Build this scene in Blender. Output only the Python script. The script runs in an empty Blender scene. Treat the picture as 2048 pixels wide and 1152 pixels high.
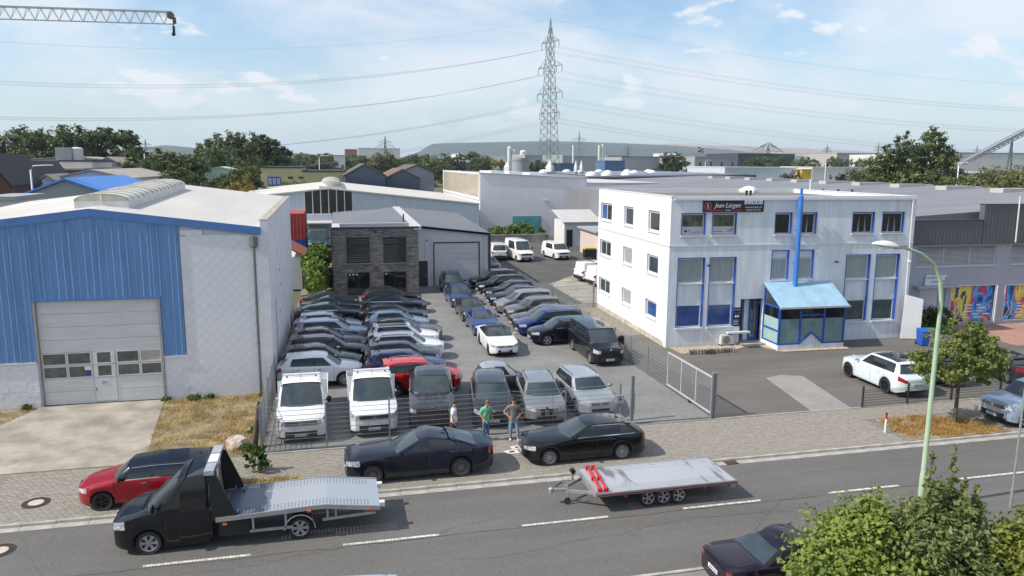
import bpy, bmesh, math, random
import numpy as np
from mathutils import Vector, Matrix
R = math.radians
random.seed(7)
sc = bpy.context.scene
col = sc.collection

# ---------------------------------------------------------------- camera
# x runs along the street, y away from the camera, z up; the drone hovers over the near kerb
CAM_H, FPX, PITCH, ROLL, YAW = 11.45, 1496.0, R(9.4315), R(-.4016), R(13.4)
_f0 = Vector((math.sin(YAW), math.cos(YAW), 0))
_x0 = Vector((math.cos(YAW), -math.sin(YAW), 0))
FWD = _f0 * math.cos(PITCH) + Vector((0, 0, -math.sin(PITCH)))
_d0 = FWD.cross(_x0)
RGT = _x0 * math.cos(ROLL) + _d0 * math.sin(ROLL)
DWN = _d0 * math.cos(ROLL) - _x0 * math.sin(ROLL)
cam = bpy.data.objects.new('camera', bpy.data.cameras.new('camera'))
col.objects.link(cam)
m = Matrix((RGT, -DWN, -FWD)).transposed().to_4x4()
m.translation = (0, 0, CAM_H)
cam.matrix_world = m
cam.data.sensor_width = 36
cam.data.lens = FPX / 2048 * 36
cam.data.clip_start = .1
cam.data.clip_end = 60000
sc.camera = cam

def ray(px, py):
    return FWD + RGT * ((px - 1024) / FPX) + DWN * ((py - 576) / FPX)
def G(px, py, z=0.):
    """photo pixel -> point at height z"""
    r = ray(px, py); t = (z - CAM_H) / r.z
    return Vector((r.x * t, r.y * t, z))
def AT(px, py, y):
    """photo pixel -> point on the upright plane at distance y"""
    r = ray(px, py); t = y / r.y
    return Vector((r.x * t, y, CAM_H + r.z * t))

# ---------------------------------------------------------------- sky and sun
SUN_EL, SUN_AZ = R(44), math.atan2(-.07, -1.)       # direction towards the sun, from +x
sun_dir = Vector((math.cos(SUN_EL) * math.cos(SUN_AZ), math.cos(SUN_EL) * math.sin(SUN_AZ), math.sin(SUN_EL)))
w = bpy.data.worlds.new('World'); sc.world = w; w.use_nodes = True
nt = w.node_tree; nt.nodes.clear()
N = nt.nodes.new; LK = nt.links.new
out = N('ShaderNodeOutputWorld'); bg = N('ShaderNodeBackground'); bg.inputs[1].default_value = .125
sky = N('ShaderNodeTexSky'); sky.sky_type = 'NISHITA'; sky.sun_disc = False
sky.sun_elevation = SUN_EL
sky.sun_rotation = math.atan2(sun_dir.x, sun_dir.y)
sky.air_density = 1.15; sky.dust_density = 1.0; sky.ozone_density = 1.6; sky.altitude = 100
tc = N('ShaderNodeTexCoord'); sx = N('ShaderNodeSeparateXYZ'); LK(tc.outputs['Generated'], sx.inputs[0])
def mth(op, a, b=None, c=None, clamp=False):
    n = N('ShaderNodeMath'); n.operation = op; n.use_clamp = clamp
    for i, v in enumerate((a, b, c)):
        if v is None: continue
        if isinstance(v, (int, float)): n.inputs[i].default_value = v
        else: LK(v, n.inputs[i])
    return n.outputs[0]
zz = mth('ADD', mth('MAXIMUM', sx.outputs[2], 0.), .30)
cx = N('ShaderNodeCombineXYZ')
LK(mth('DIVIDE', sx.outputs[0], zz), cx.inputs[0]); LK(mth('DIVIDE', sx.outputs[1], zz), cx.inputs[1])
def noise(vec, scale, detail, rough, off, dist=0.):
    mp = N('ShaderNodeMapping'); mp.inputs['Location'].default_value = off; LK(vec, mp.inputs[0])
    n = N('ShaderNodeTexNoise'); n.inputs['Scale'].default_value = scale; n.inputs['Detail'].default_value = detail
    n.inputs['Roughness'].default_value = rough; n.inputs['Distortion'].default_value = dist
    LK(mp.outputs[0], n.inputs[0]); return n.outputs[0]
def sstep(v, a, b):
    n = N('ShaderNodeMapRange'); n.interpolation_type = 'SMOOTHSTEP'
    n.inputs[1].default_value = a; n.inputs[2].default_value = b; LK(v, n.inputs[0]); return n.outputs[0]
veil = sstep(noise(cx.outputs[0], 1.1, 7, .58, (9.1, 3.3, 0), .3), .36, .62)      # thin high veil
puff = sstep(noise(cx.outputs[0], 3.4, 10, .56, (7.7, 2.9, 0), .2), .545, .645)    # soft fair-weather heaps
low = sstep(sx.outputs[2], .02, .085)
cover = mth('MULTIPLY', mth('MAXIMUM', mth('MULTIPLY', veil, .72), mth('MULTIPLY', puff, .92)), low)
gain = N('ShaderNodeMixRGB'); gain.inputs[0].default_value = 1.; gain.blend_type = 'MULTIPLY'
gain.inputs[2].default_value = (.87, .98, 1.07, 1); LK(sky.outputs[0], gain.inputs[1])
mix = N('ShaderNodeMixRGB'); LK(cover, mix.inputs[0]); LK(gain.outputs[0], mix.inputs[1])
mix.inputs[2].default_value = (6.3, 6.3, 6.5, 1)
hz = N('ShaderNodeMixRGB'); LK(mth('MULTIPLY', mth('SUBTRACT', 1., sstep(sx.outputs[2], -.02, .20)), .45), hz.inputs[0])
LK(mix.outputs[0], hz.inputs[1]); hz.inputs[2].default_value = (4.3, 4.85, 5.5, 1)
LK(hz.outputs[0], bg.inputs[0]); LK(bg.outputs[0], out.inputs[0])
sl = bpy.data.lights.new('sun', 'SUN'); sl.energy = 4.2; sl.angle = R(.53); sl.color = (1, .935, .83)
so = bpy.data.objects.new('sun', sl); col.objects.link(so)
so.rotation_euler = sun_dir.to_track_quat('Z', 'Y').to_euler(); so.location = (-60, -10, 80)
sc.view_settings.view_transform = 'Standard'; sc.view_settings.look = 'None'
sc.view_settings.exposure = .32; sc.view_settings.gamma = 1
sc.cycles.use_denoising = True
sc.cycles.max_bounces = 6; sc.cycles.diffuse_bounces = 3; sc.cycles.glossy_bounces = 3
sc.cycles.transparent_max_bounces = 8; sc.cycles.volume_bounces = 1
sc.cycles.caustics_reflective = False; sc.cycles.caustics_refractive = False

# ---------------------------------------------------------------- materials
def rgb(h):
    """sRGB hex of a surface's own colour -> linear"""
    return tuple((c / 12.92 if c <= .04045 else ((c + .055) / 1.055) ** 2.4) for c in (int(h[i:i + 2], 16) / 255 for i in (0, 2, 4)))
MATS = {}
def M(name, c=(.5, .5, .5), rough=.6, metal=0., var=.08, scale=2., bump=0., bscale=30., coat=0., spec=.5, stretch=None, c2=None, detail=4, lo=.35, hi=.65):
    if name in MATS: return MATS[name]
    if isinstance(c, str): c = rgb(c)
    if isinstance(c2, str): c2 = rgb(c2)
    mt = bpy.data.materials.new(name); mt.use_nodes = True; t = mt.node_tree; b = t.nodes['Principled BSDF']
    b.inputs['Roughness'].default_value = rough; b.inputs['Metallic'].default_value = metal
    b.inputs['Coat Weight'].default_value = coat; b.inputs['Coat Roughness'].default_value = .04
    b.inputs['Specular IOR Level'].default_value = spec
    b.inputs['Base Color'].default_value = (*c, 1)
    if var or bump:
        co = t.nodes.new('ShaderNodeTexCoord'); mp = t.nodes.new('ShaderNodeMapping'); t.links.new(co.outputs['Object'], mp.inputs[0])
        if stretch: mp.inputs['Scale'].default_value = stretch
    if var:
        n = t.nodes.new('ShaderNodeTexNoise'); n.inputs['Scale'].default_value = scale; n.inputs['Detail'].default_value = detail; n.inputs['Roughness'].default_value = .6
        t.links.new(mp.outputs[0], n.inputs[0])
        r = t.nodes.new('ShaderNodeValToRGB'); t.links.new(n.outputs[0], r.inputs[0])
        r.color_ramp.elements[0].position = lo; r.color_ramp.elements[1].position = hi
        r.color_ramp.elements[0].color = (*(v * (1 - var) for v in c), 1)
        r.color_ramp.elements[1].color = (*(c2 or tuple(v * (1 + var) for v in c)), 1)
        t.links.new(r.outputs[0], b.inputs['Base Color'])
    if bump:
        n2 = t.nodes.new('ShaderNodeTexNoise'); n2.inputs['Scale'].default_value = bscale; n2.inputs['Detail'].default_value = 4
        t.links.new(mp.outputs[0], n2.inputs[0])
        bp = t.nodes.new('ShaderNodeBump'); bp.inputs['Strength'].default_value = bump; bp.inputs['Distance'].default_value = .02
        t.links.new(n2.outputs[0], bp.inputs['Height']); t.links.new(bp.outputs[0], b.inputs['Normal'])
    MATS[name] = mt; return mt
def nodes_of(mt): return mt.node_tree, mt.node_tree.nodes['Principled BSDF']

# ---------------------------------------------------------------- mesh helpers
class MB:
    def __init__(s): s.v = []; s.f = []; s.mi = []; s.k = 0
    def add(s, vs, fs):
        o = len(s.v); s.v += [tuple(p) for p in vs]
        for f in fs: s.f.append(tuple(i + o for i in f)); s.mi.append(s.k)
        return s
    def box(s, x0, y0, z0, x1, y1, z1):
        return s.add([(x0, y0, z0), (x1, y0, z0), (x1, y1, z0), (x0, y1, z0), (x0, y0, z1), (x1, y0, z1), (x1, y1, z1), (x0, y1, z1)],
                     [(0, 3, 2, 1), (4, 5, 6, 7), (0, 1, 5, 4), (1, 2, 6, 5), (2, 3, 7, 6), (3, 0, 4, 7)])
    def cb(s, c, d, rz=0.):
        """box by centre and size, turned about z"""
        ca, sa = math.cos(rz), math.sin(rz); vs = []
        for z in (-.5, .5):
            for x, y in ((-.5, -.5), (.5, -.5), (.5, .5), (-.5, .5)):
                X, Y = x * d[0], y * d[1]; vs.append((c[0] + X * ca - Y * sa, c[1] + X * sa + Y * ca, c[2] + z * d[2]))
        return s.add(vs, [(0, 3, 2, 1), (4, 5, 6, 7), (0, 1, 5, 4), (1, 2, 6, 5), (2, 3, 7, 6), (3, 0, 4, 7)])
    def quad(s, *p): return s.add(p, [tuple(range(len(p)))])
    def bar(s, p, q, w, h=None):
        """square bar from p to q"""
        p, q = Vector(p), Vector(q); d = (q - p); 
        if d.length < 1e-6: return s
        d.normalize(); u = d.cross(Vector((0, 0, 1)))
        if u.length < 1e-3: u = Vector((1, 0, 0))
        u.normalize(); v = u.cross(d); h = h or w
        vs = [e + u * (a * w / 2) + v * (b * h / 2) for e in (p, q) for a, b in ((-1, -1), (1, -1), (1, 1), (-1, 1))]
        return s.add(vs, [(0, 3, 2, 1), (4, 5, 6, 7), (0, 1, 5, 4), (1, 2, 6, 5), (2, 3, 7, 6), (3, 0, 4, 7)])
    def tube(s, pts, r, n=8, cap=True):
        """round tube along points; r one number or one per point"""
        pts = [Vector(p) for p in pts]; k = len(pts); rs = r if isinstance(r, (list, tuple)) else [r] * k
        o = len(s.v); ref = None
        for i, p in enumerate(pts):
            d = (pts[min(i + 1, k - 1)] - pts[max(i - 1, 0)]).normalized()
            a = Vector((0, 0, 1)) if abs(d.z) < .95 else Vector((1, 0, 0))
            u = d.cross(a).normalized(); v = d.cross(u)
            for j in range(n):
                t = 2 * math.pi * j / n; s.v.append(tuple(p + u * (math.cos(t) * rs[i]) + v * (math.sin(t) * rs[i])))
        for i in range(k - 1):
            for j in range(n):
                s.f.append((o + i * n + j, o + i * n + (j + 1) % n, o + (i + 1) * n + (j + 1) % n, o + (i + 1) * n + j)); s.mi.append(s.k)
        if cap:
            s.f.append(tuple(o + j for j in range(n))); s.mi.append(s.k)
            s.f.append(tuple(o + (k - 1) * n + j for j in range(n - 1, -1, -1))); s.mi.append(s.k)
        return s
    def lathe(s, prof, n=16, axis='z', c=(0, 0, 0), closed=True):
        """profile of (radius, height) turned about an axis"""
        o = len(s.v); k = len(prof)
        for r, h in prof:
            for j in range(n):
                t = 2 * math.pi * j / n; a, b = r * math.cos(t), r * math.sin(t)
                p = (a, b, h) if axis == 'z' else ((a, h, b) if axis == 'y' else (h, a, b))
                s.v.append((p[0] + c[0], p[1] + c[1], p[2] + c[2]))
        for i in range(k - 1):
            for j in range(n):
                s.f.append((o + i * n + j, o + i * n + (j + 1) % n, o + (i + 1) * n + (j + 1) % n, o + (i + 1) * n + j)); s.mi.append(s.k)
        if closed:
            for i in (0, k - 1):
                if prof[i][0] > 1e-4: s.f.append(tuple(o + i * n + j for j in range(n))); s.mi.append(s.k)
        return s
    def prism(s, poly, z0, z1):
        """upright prism over a plan polygon"""
        n = len(poly); vs = [(x, y, z0) for x, y in poly] + [(x, y, z1) for x, y in poly]
        return s.add(vs, [tuple(range(n - 1, -1, -1)), tuple(range(n, 2 * n))] + [(i, (i + 1) % n, n + (i + 1) % n, n + i) for i in range(n)])
    def prism_y(s, poly, y0, y1):
        """prism with an (x, z) outline, thick along y"""
        n = len(poly); vs = [(x, y0, z) for x, z in poly] + [(x, y1, z) for x, z in poly]
        return s.add(vs, [tuple(range(n - 1, -1, -1)), tuple(range(n, 2 * n))] + [(i, (i + 1) % n, n + (i + 1) % n, n + i) for i in range(n)])
    def mesh(s, name):
        me = bpy.data.meshes.new(name); me.from_pydata(s.v, [], s.f); return me
    def build(s, name, mat=None, parent=None, smooth=None, loc=None, fix=True):
        me = s.mesh(name)
        if fix:
            bm = bmesh.new(); bm.from_mesh(me); bmesh.ops.recalc_face_normals(bm, faces=bm.faces); bm.to_mesh(me); bm.free()
        mats = mat if isinstance(mat, (list, tuple)) else [mat]
        for mm in mats:
            if mm: me.materials.append(mm)
        if len(mats) > 1: me.polygons.foreach_set('material_index', s.mi)
        if smooth is not None:
            me.shade_smooth(); me.set_sharp_from_angle(angle=R(smooth))
        o = bpy.data.objects.new(name, me); col.objects.link(o)
        if parent: o.parent = parent
        if loc: o.location = loc
        return o
def inst(name, me, parent=None, loc=(0, 0, 0), rot=None, scale=None, mat=None):
    """another object on the same mesh"""
    o = bpy.data.objects.new(name, me); col.objects.link(o); o.location = loc
    if rot: o.rotation_euler = rot
    if scale: o.scale = scale
    if parent: o.parent = parent
    return o
def tag(o, label, cat, group=None):
    o['label'] = label; o['category'] = cat
    if group: o['group'] = group
    return o
def thing(name, label, cat, loc=(0, 0, 0), rz=0., group=None):
    o = bpy.data.objects.new(name, None); col.objects.link(o); o.location = loc; o.rotation_euler = (0, 0, rz)
    o.empty_display_size = .2
    return tag(o, label, cat, group)
def kind(o, k): o['kind'] = k; return o
# ---------------------------------------------------------------- vehicles
def sphere(mb, c, r, n=10, m=6):
    o = len(mb.v)
    for i in range(m + 1):
        t = math.pi * i / m
        for j in range(n):
            p = 2 * math.pi * j / n
            mb.v.append((c[0] + r[0] * math.sin(t) * math.cos(p), c[1] + r[1] * math.sin(t) * math.sin(p), c[2] + r[2] * math.cos(t)))
    for i in range(m):
        for j in range(n):
            mb.f.append((o + i * n + j, o + (i + 1) * n + j, o + (i + 1) * n + (j + 1) % n, o + i * n + (j + 1) % n)); mb.mi.append(mb.k)
    return mb
RUBBER = M('tyre rubber', (.018, .018, .019), .75, var=.2)
BLACKP = M('black trim plastic', (.016, .016, .017), .5, var=.15)
UNDER = M('dark underbody', (.012, .012, .012), .8, var=0)
GLASS = M('tinted car glass', (.016, .022, .026), .03, var=0, spec=.65)
SCREEN = M('windscreen glass', (.035, .052, .060), .03, var=.25, scale=1.5, spec=.8)  # base lightened to stand for sky reflection and the cabin behind
CHROME = M('bright chrome trim', (.75, .76, .78), .14, 1., var=0)
LAMPW = M('headlamp lens', (.55, .58, .62), .12, .35, var=.5, scale=9, coat=1)
LAMPR = M('red tail lamp lens', (.30, .008, .010), .15, var=.25, scale=9, coat=1)
PLATE = M('white number plate', (.72, .73, .74), .4, var=.05)
PLATEB = M('blue plate band', (.01, .05, .35), .4, var=0)
AMBER = M('orange marker lens', (.75, .16, .02), .25, var=0)
RIMS = {'silver': M('silver alloy', (.46, .47, .49), .32, .75, var=.1), 'grey': M('grey alloy', (.17, .17, .18), .38, .7, var=.1), 'black': M('black alloy', (.02, .02, .022), .35, .3, var=.1)}
INKY = M('plate lettering', (.01, .01, .012), .6, var=0)
def paint(name, c, metal=.35, rough=.32):
    return M('car paint ' + name, c, rough, metal, var=.04, scale=1.5, coat=.9, spec=.12)
PAINT = {'white': paint('white', (.74, .75, .76), 0), 'silver': paint('silver', (.44, .47, .50), .55), 'silverblue': paint('silver blue', (.34, .42, .55), .55),
         'black': paint('black', (.005, .006, .008), 0), 'navy': paint('navy', (.004, .007, .018), .1), 'blue': paint('blue', (.012, .05, .19), .35),
         'royal': paint('royal blue', (.014, .028, .13), .35), 'grey': paint('grey', (.10, .105, .115), .5), 'darkgrey': paint('dark grey', (.035, .038, .045), .45),
         'slate': paint('slate blue', (.03, .045, .07), .45), 'brown': paint('dark brown', (.028, .018, .016), .4), 'red': paint('red', (.46, .008, .012), .1),
         'winered': paint('wine red', (.30, .006, .014), .15), 'taupe': paint('warm grey', (.16, .145, .14), .5), 'aubergine': paint('aubergine', (.016, .010, .020), .35),
         'ice': paint('ice white', (.66, .73, .76), .1), 'champagne': paint('pale grey', (.30, .31, .32), .55), 'icyblue': paint('icy blue', (.40, .52, .66), .4)}
WCACHE = {}
def wheel_meshes(r, style, wd=.225):
    k = (round(r, 2), style, wd)
    if k in WCACHE: return WCACHE[k]
    h = wd / 2; ri = r * .70
    t = MB().lathe([(ri, -h * .8), (r * .93, -h), (r * .985, -h * .82), (r, -h * .4), (r, h * .4), (r * .985, h * .82), (r * .93, h), (ri, h * .8)], 28, 'y', closed=False)
    tm = t.mesh('wheel'); tm.materials.append(RUBBER); tm.shade_smooth(); tm.set_sharp_from_angle(angle=R(40))
    b = MB(); b.k = 1
    b.lathe([(0.001, h * .2), (ri * .99, h * .2)], 24, 'y', closed=False)
    b.k = 0
    b.lathe([(ri * .88, h * .35), (ri * .9, h * .80), (ri, h * .86), (ri * 1.02, h * .74)], 28, 'y', closed=False)
    b.lathe([(.001, h * .78), (ri * .16, h * .76), (ri * .2, h * .5)], 14, 'y', closed=False)
    n, tw = {'five': (5, 0), 'double': (5, 1), 'ten': (10, 0), 'multi': (20, 0), 'steel': (12, 0), 'six': (6, 1)}[style]
    for i in range(n):
        for sgn in ((-1, 1) if tw else (0,)):
            a = 2 * math.pi * i / n; a1 = a + sgn * .13; w0 = ri * (.11 if n <= 6 else .07 if n <= 12 else .035); w1 = w0 * (1.5 if not tw else 1.0)
            e = []
            for rad, ang, ww, hh in ((ri * .12, a, w0, .7), (ri * .92, a1, w1, .66)):
                ca, sa = math.cos(ang), math.sin(ang)
                for q in (-1, 1): e.append((rad * ca - q * ww * sa, h * hh, rad * sa + q * ww * ca))
            e += [(x, y - h * .35, z) for x, y, z in e]
            b.add(e, [(0, 1, 3, 2), (4, 6, 7, 5), (0, 2, 6, 4), (1, 5, 7, 3)])
    WCACHE[k] = (tm, b); return WCACHE[k]
RCACHE = {}
def add_wheel(parent, x, y, r, style, finish, side, wd=.225, z=None):
    tm, b = wheel_meshes(r, style, wd)
    k = (round(r, 2), style, finish, wd)
    if k not in RCACHE:
        me = b.mesh('rim'); me.materials.append(RIMS[finish]); me.materials.append(UNDER); me.polygons.foreach_set('material_index', b.mi)
        bm = bmesh.new(); bm.from_mesh(me); bmesh.ops.recalc_face_normals(bm, faces=bm.faces); bm.to_mesh(me); bm.free()
        RCACHE[k] = me
    wo = inst('wheel', tm, parent, (x, y, r if z is None else z), (0, 0, 0 if side > 0 else math.pi))
    inst('rim', RCACHE[k], wo)
    return wo
def plate(parent, x, z, face, blue=True, text=None):
    """number plate on a bumper, face = +1 front / -1 rear"""
    p = MB().box(x, -.26, z - .056, x + .012 * face, .26, z + .056).build('number_plate', PLATE, parent)
    s = -face
    MB().box(x + .013 * face, .225 * face, z - .052, x + .014 * face, .258 * face, z + .052).build('blue_band', PLATEB, p)
    if text: lettering(text, .105, INKY, (x + .016 * face, 0, z - .036), (math.pi / 2, 0, math.pi / 2 if face > 0 else -math.pi / 2), p)
    else:
        b = MB()
        for i, q in enumerate((-.16, -.10, -.02, .05, .11, .17)): b.box(x + .013 * face, q - .018, z - .032, x + .014 * face, q + .018, z + .032)
        kind(b.build('characters', INKY, p), 'stuff')
    return p
def lettering(text, size, mat, loc, rot, parent, name='lettering', align='CENTER', shear=0., ext=.001, space=1.):
    cu = bpy.data.curves.new(name, 'FONT'); cu.body = text; cu.size = size; cu.align_x = align; cu.extrude = ext; cu.shear = shear; cu.space_character = space
    cu.resolution_u = 3
    o = bpy.data.objects.new(name, cu); col.objects.link(o)
    dg = bpy.context.evaluated_depsgraph_get(); me = bpy.data.meshes.new_from_object(o.evaluated_get(dg)); bpy.data.objects.remove(o); bpy.data.curves.remove(cu)
    me.name = name; me.materials.clear(); me.materials.append(mat)
    o = bpy.data.objects.new(name, me); col.objects.link(o); o.location = loc; o.rotation_euler = rot; o.parent = parent
    return o

def build_split(b, name, mat, parent, smooth):
    """weld the faces and make one object of every connected piece"""
    v = {}; idx = []; vs = []
    for p in b.v:
        kx = (round(p[0], 4), round(p[1], 4), round(p[2], 4))
        if kx not in v: v[kx] = len(vs); vs.append(p)
        idx.append(v[kx])
    F = [(tuple(dict.fromkeys(idx[q] for q in f)), m_) for f, m_ in zip(b.f, b.mi)]; F = [f for f in F if len(f[0]) > 2]
    par = list(range(len(vs)))
    def find(a):
        while par[a] != a: par[a] = par[par[a]]; a = par[a]
        return a
    for f, _ in F:
        for q in f[1:]: par[find(q)] = find(f[0])
    comps = {}
    for f in F: comps.setdefault(find(f[0][0]), []).append(f)
    first = None
    for fs in comps.values():
        mp = {}; nb = MB()
        for f, m_ in fs:
            for q in f:
                if q not in mp: mp[q] = len(nb.v); nb.v.append(vs[q])
            nb.f.append(tuple(mp[q] for q in f)); nb.mi.append(m_)
        o = nb.build(name, mat, parent, smooth, fix=False)
        first = first or o
    return first
CAR0 = dict(L=4.5, W=1.82, H=1.48, wb=2.70, fo=.86, wr=.335, gc=.19, zn=.84, zc=1.0, zb=1.03, zd=1.04, cowl=1.22, rf=2.02, rr=1.25, rb=.62, tum=.23,
            si=.075, xB=None, xC=None, quarter=False, style='double', rim='silver', clad=False, chrome=False, rails=None, roof=None, sunroof=False,
            glass=(1, 1, 1), rearglass=True, grille='bars', nr=.34, trl=.22, hl=.34, Hf=.085, Hr=.10, badge=None, van=False, doors=2, fin=True, handles='paint', tail=.22, ptext=None, fplate=True, rplate=True, taill=True, bumpmat=None, fend=None, spoiler=False, mirror='paint', kid=None)
def make_car(label, loc, heading, color, name='parked_car', cat='car', group=None, lights=True, **kw):
    S = dict(CAR0); S.update(kw); s = type('S', (), S)
    P = PAINT[color] if isinstance(color, str) else color
    X = s.L / 2; xf = X - s.fo; xr = xf - s.wb; Ra = s.wr + .055
    xcw = X - s.cowl; xrf = X - s.rf; xrr = -X + s.rr; xrb = -X + s.rb
    xB = s.xB if s.xB is not None else xcw - .3 - (xcw - .3 - (xr + .1)) * .5
    car = thing(name, label, cat, loc, R(heading), group)
    hw = s.W / 2
    def wid(x):
        d = X - x; u = max(0, 1 - d / .6); v = max(0, 1 - (x + X) / .45)
        return hw * (1 - s.nr * u ** 2.6 - s.tail * v ** 2.6)
    def low(x):
        z = s.gc; d = X - x; u = max(0, 1 - d / .5); v = max(0, 1 - (x + X) / .5)
        z += .09 * u * u + .13 * v * v
        for xw in (xf, xr):
            if abs(x - xw) <= Ra + 1e-6: z = max(z, s.wr + math.sqrt(max(0, Ra * Ra - (x - xw) ** 2)))
        return z
    shx = [-X, xrb, xcw - .1, X - .1, X]; shz = [s.zd - .05, s.zb, s.zc - .035, s.zn - .07, s.zn - .10]
    def sh(x):
        z = float(np.interp(x, shx, shz)); d = x + X
        return z - .05 * max(0, 1 - d / .12) ** 2
    def top(x):
        z = float(np.interp(x, [-X, xrb - .02, xrb + .1, xcw - .2, xcw, X - .45, X - .1, X], [s.zd - .03, s.zd + .015, s.zb + .02, s.zc, s.zc, s.zn + .55 * (s.zc - s.zn) * (1 - .45 / s.cowl) + .02, s.zn - .01, s.zn - .095]))
        return max(z, sh(x) + .002)
    def sec(x):
        w, zl, h0, tp = wid(x), low(x), sh(x), top(x); h = h0 - zl; q = s.si
        return [(w - .05, zl), (w - .014, zl + .10 * h), (w, zl + .40 * h), (w - .004, zl + .71 * h), (w - .02, zl + .89 * h), (w - q * .45, h0 - .014), (w - q, h0), (w * .52, h0 + (tp - h0) * .8), (0, tp)]
    xs = {round(X - d, 4) for d in (0, .02, .06, .12, .22, .34, .5, .7, .9)} | {round(-X + d, 4) for d in (0, .02, .06, .13, .24, .4, .62)}
    xs |= {round(v, 4) for v in (xcw, xcw - .2, xrb, xrb + .1, 0)}
    d0 = xf - Ra - .09; d2 = max(xr + Ra * .35, -X + .5) if not s.van else xr + Ra + .3
    if s.doors == 1: d2 = xB
    seams = [d0, xB] + ([d2] if s.doors == 2 else [])
    for q in seams: xs |= {round(q - .008, 4), round(q + .008, 4)}
    for xw in (xf, xr):
        xs = {q for q in xs if not abs(q - xw) < Ra + .02 or q in [round(z + e, 4) for z in seams for e in (-.008, .008)]}
        xs |= {round(xw + Ra * math.cos(math.pi * i / 12), 4) for i in range(13)} | {round(xw + Ra + .003, 4), round(xw - Ra - .003, 4)}
    xs = sorted(x for x in xs if -X <= x <= X); xs = [x for i, x in enumerate(xs) if i == 0 or x - xs[i - 1] > .0015]
    SEC = [sec(x) for x in xs]
    B = {}
    def part(n):
        if n not in B: B[n] = MB()
        return B[n]
    K = 8
    for i in range(len(xs) - 1):
        xm = (xs[i] + xs[i + 1]) / 2; seam = any(abs(xm - q) < .007 for q in seams)
        for k in range(K):
            for sd in (1, -1):
                a, b, c, d = SEC[i][k], SEC[i + 1][k], SEC[i + 1][k + 1], SEC[i][k + 1]
                vs = [(xs[i], a[0] * sd, a[1]), (xs[i + 1], b[0] * sd, b[1]), (xs[i + 1], c[0] * sd, c[1]), (xs[i], d[0] * sd, d[1])]
                n = 'body'
                if lights and xm > X - s.hl and 3 <= k <= 4: n = 'headlight' + str(sd)
                elif lights and s.taill and xm < -X + s.trl and 3 <= k <= 4: n = 'tail_light' + str(sd)
                elif k == 0 and s.clad: n = 'cladding'
                elif 1 <= k <= 4 and not seam:
                    if xB < xm < d0: n = 'front_door' + str(sd)
                    elif s.doors == 2 and d2 < xm < xB: n = 'rear_door' + str(sd)
                pb = part(n); pb.k = 1 if (seam and n == 'body' and 1 <= k <= 4) else 0
                pb.quad(*(vs if sd > 0 else vs[::-1]))
    # nose and tail faces
    cf = [-1, -.82, -.5, -.17, .17, .5, .82, 1]
    for e, i in ((1, len(xs) - 1), (-1, 0)):
        for j in range(7):       # lip that closes the bowed face against the bonnet or boot edge
            ys_, zs_ = [SEC[i][q][0] for q in (8, 7, 6)], [SEC[i][q][1] for q in (8, 7, 6)]
            q6 = SEC[i][6]; a, b2 = q6[0] * cf[j], q6[0] * cf[j + 1]
            hz_ = lambda y: float(np.interp(abs(y), ys_, zs_))
            part('body').k = 0; part('body').quad((xs[i] + e * .055 * (1 - cf[j] ** 2), a, q6[1]), (xs[i] + e * .055 * (1 - cf[j + 1] ** 2), b2, q6[1]), (xs[i], b2, hz_(b2)), (xs[i], a, hz_(a)))
        for k in range(6):
            for j in range(7):
                P4 = []
                for kk, jj in ((k, j), (k, j + 1), (k + 1, j + 1), (k + 1, j)):
                    y, z = SEC[i][kk]; c = cf[jj]; P4.append((xs[i] + e * .055 * (1 - c * c), y * c, z))
                n = 'body'
                if e > 0:
                    if lights and 3 <= k <= 4 and j in (0, 6): n = 'headlight' + ('-1' if j == 0 else '1')
                    elif 3 <= k <= 4 and 1 <= j <= 5 and s.grille == 'wide': n = 'grille'
                    elif 2 <= k <= 4 and 2 <= j <= 4 and s.grille == 'bars': n = 'grille'
                    elif 2 <= k <= 4 and j in (2, 4) and s.grille == 'twin': n = 'grille'
                    elif k == 1 and 1 <= j <= 5: n = 'air_intake'
                    elif k == 0: n = 'cladding'
                else:
                    if lights and s.taill and 3 <= k <= 4 and j in (0, 6): n = 'tail_light' + ('-1' if j == 0 else '1')
                    elif k <= 0 or (s.clad and k <= 1): n = 'cladding'
                part(n).k = 0; part(n).quad(*P4)
    nm = {'cladding': ('lower_trim', BLACKP), 'grille': ('grille', BLACKP), 'air_intake': ('air_intake', BLACKP), 'body': ('body', P)}
    objs = {}
    for n, b in B.items():
        base = n.rstrip('-1') if n not in nm else n
        me, mt = (nm[n] if n in nm else (base, P if 'door' in n else (LAMPW if 'head' in n else LAMPR)))
        if s.bumpmat and n == 'cladding': mt = s.bumpmat
        objs[n] = build_split(b, me, [mt, BLACKP] if n == 'body' else mt, car, 38)
    # grille bars and chrome surround
    if 'grille' in B:
        g = B['grille']; z0 = min(p[2] for p in g.v); z1 = max(p[2] for p in g.v); y1 = max(abs(p[1]) for p in g.v); xg = max(p[0] for p in g.v)
        for i in range(3):
            z = z0 + (z1 - z0) * (i + .5) / 3
            MB().box(xg - .05, -y1 * .95, z - .008, xg + .012, y1 * .95, z + .008).build('grille_bar', CHROME if s.chrome else BLACKP, objs['grille'])
        if s.badge != 'none':
            MB().lathe([(.001, xg + .03), (.055, xg + .03), (.06, xg + .0)], 14, 'x', (0, 0, (z0 + z1) / 2 if s.badge == 'star' else z1 + .05)).build('badge', CHROME, car)
    # ---- cabin: one ring of columns round the car, glass between the pillars
    zt = lambda x: s.H - .028 - (s.Hf - .028) * max(0, (x - (xrf + xrr) / 2) / max(.3, (xrf - xrr) / 2)) ** 2 - (s.Hr - .028) * max(0, ((xrf + xrr) / 2 - x) / max(.3, (xrf - xrr) / 2)) ** 2
    yt = hw - s.tum
    crown = lambda f: .022 * (1 - f * f) + .034 * (1 - abs(f) ** 9)
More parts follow.
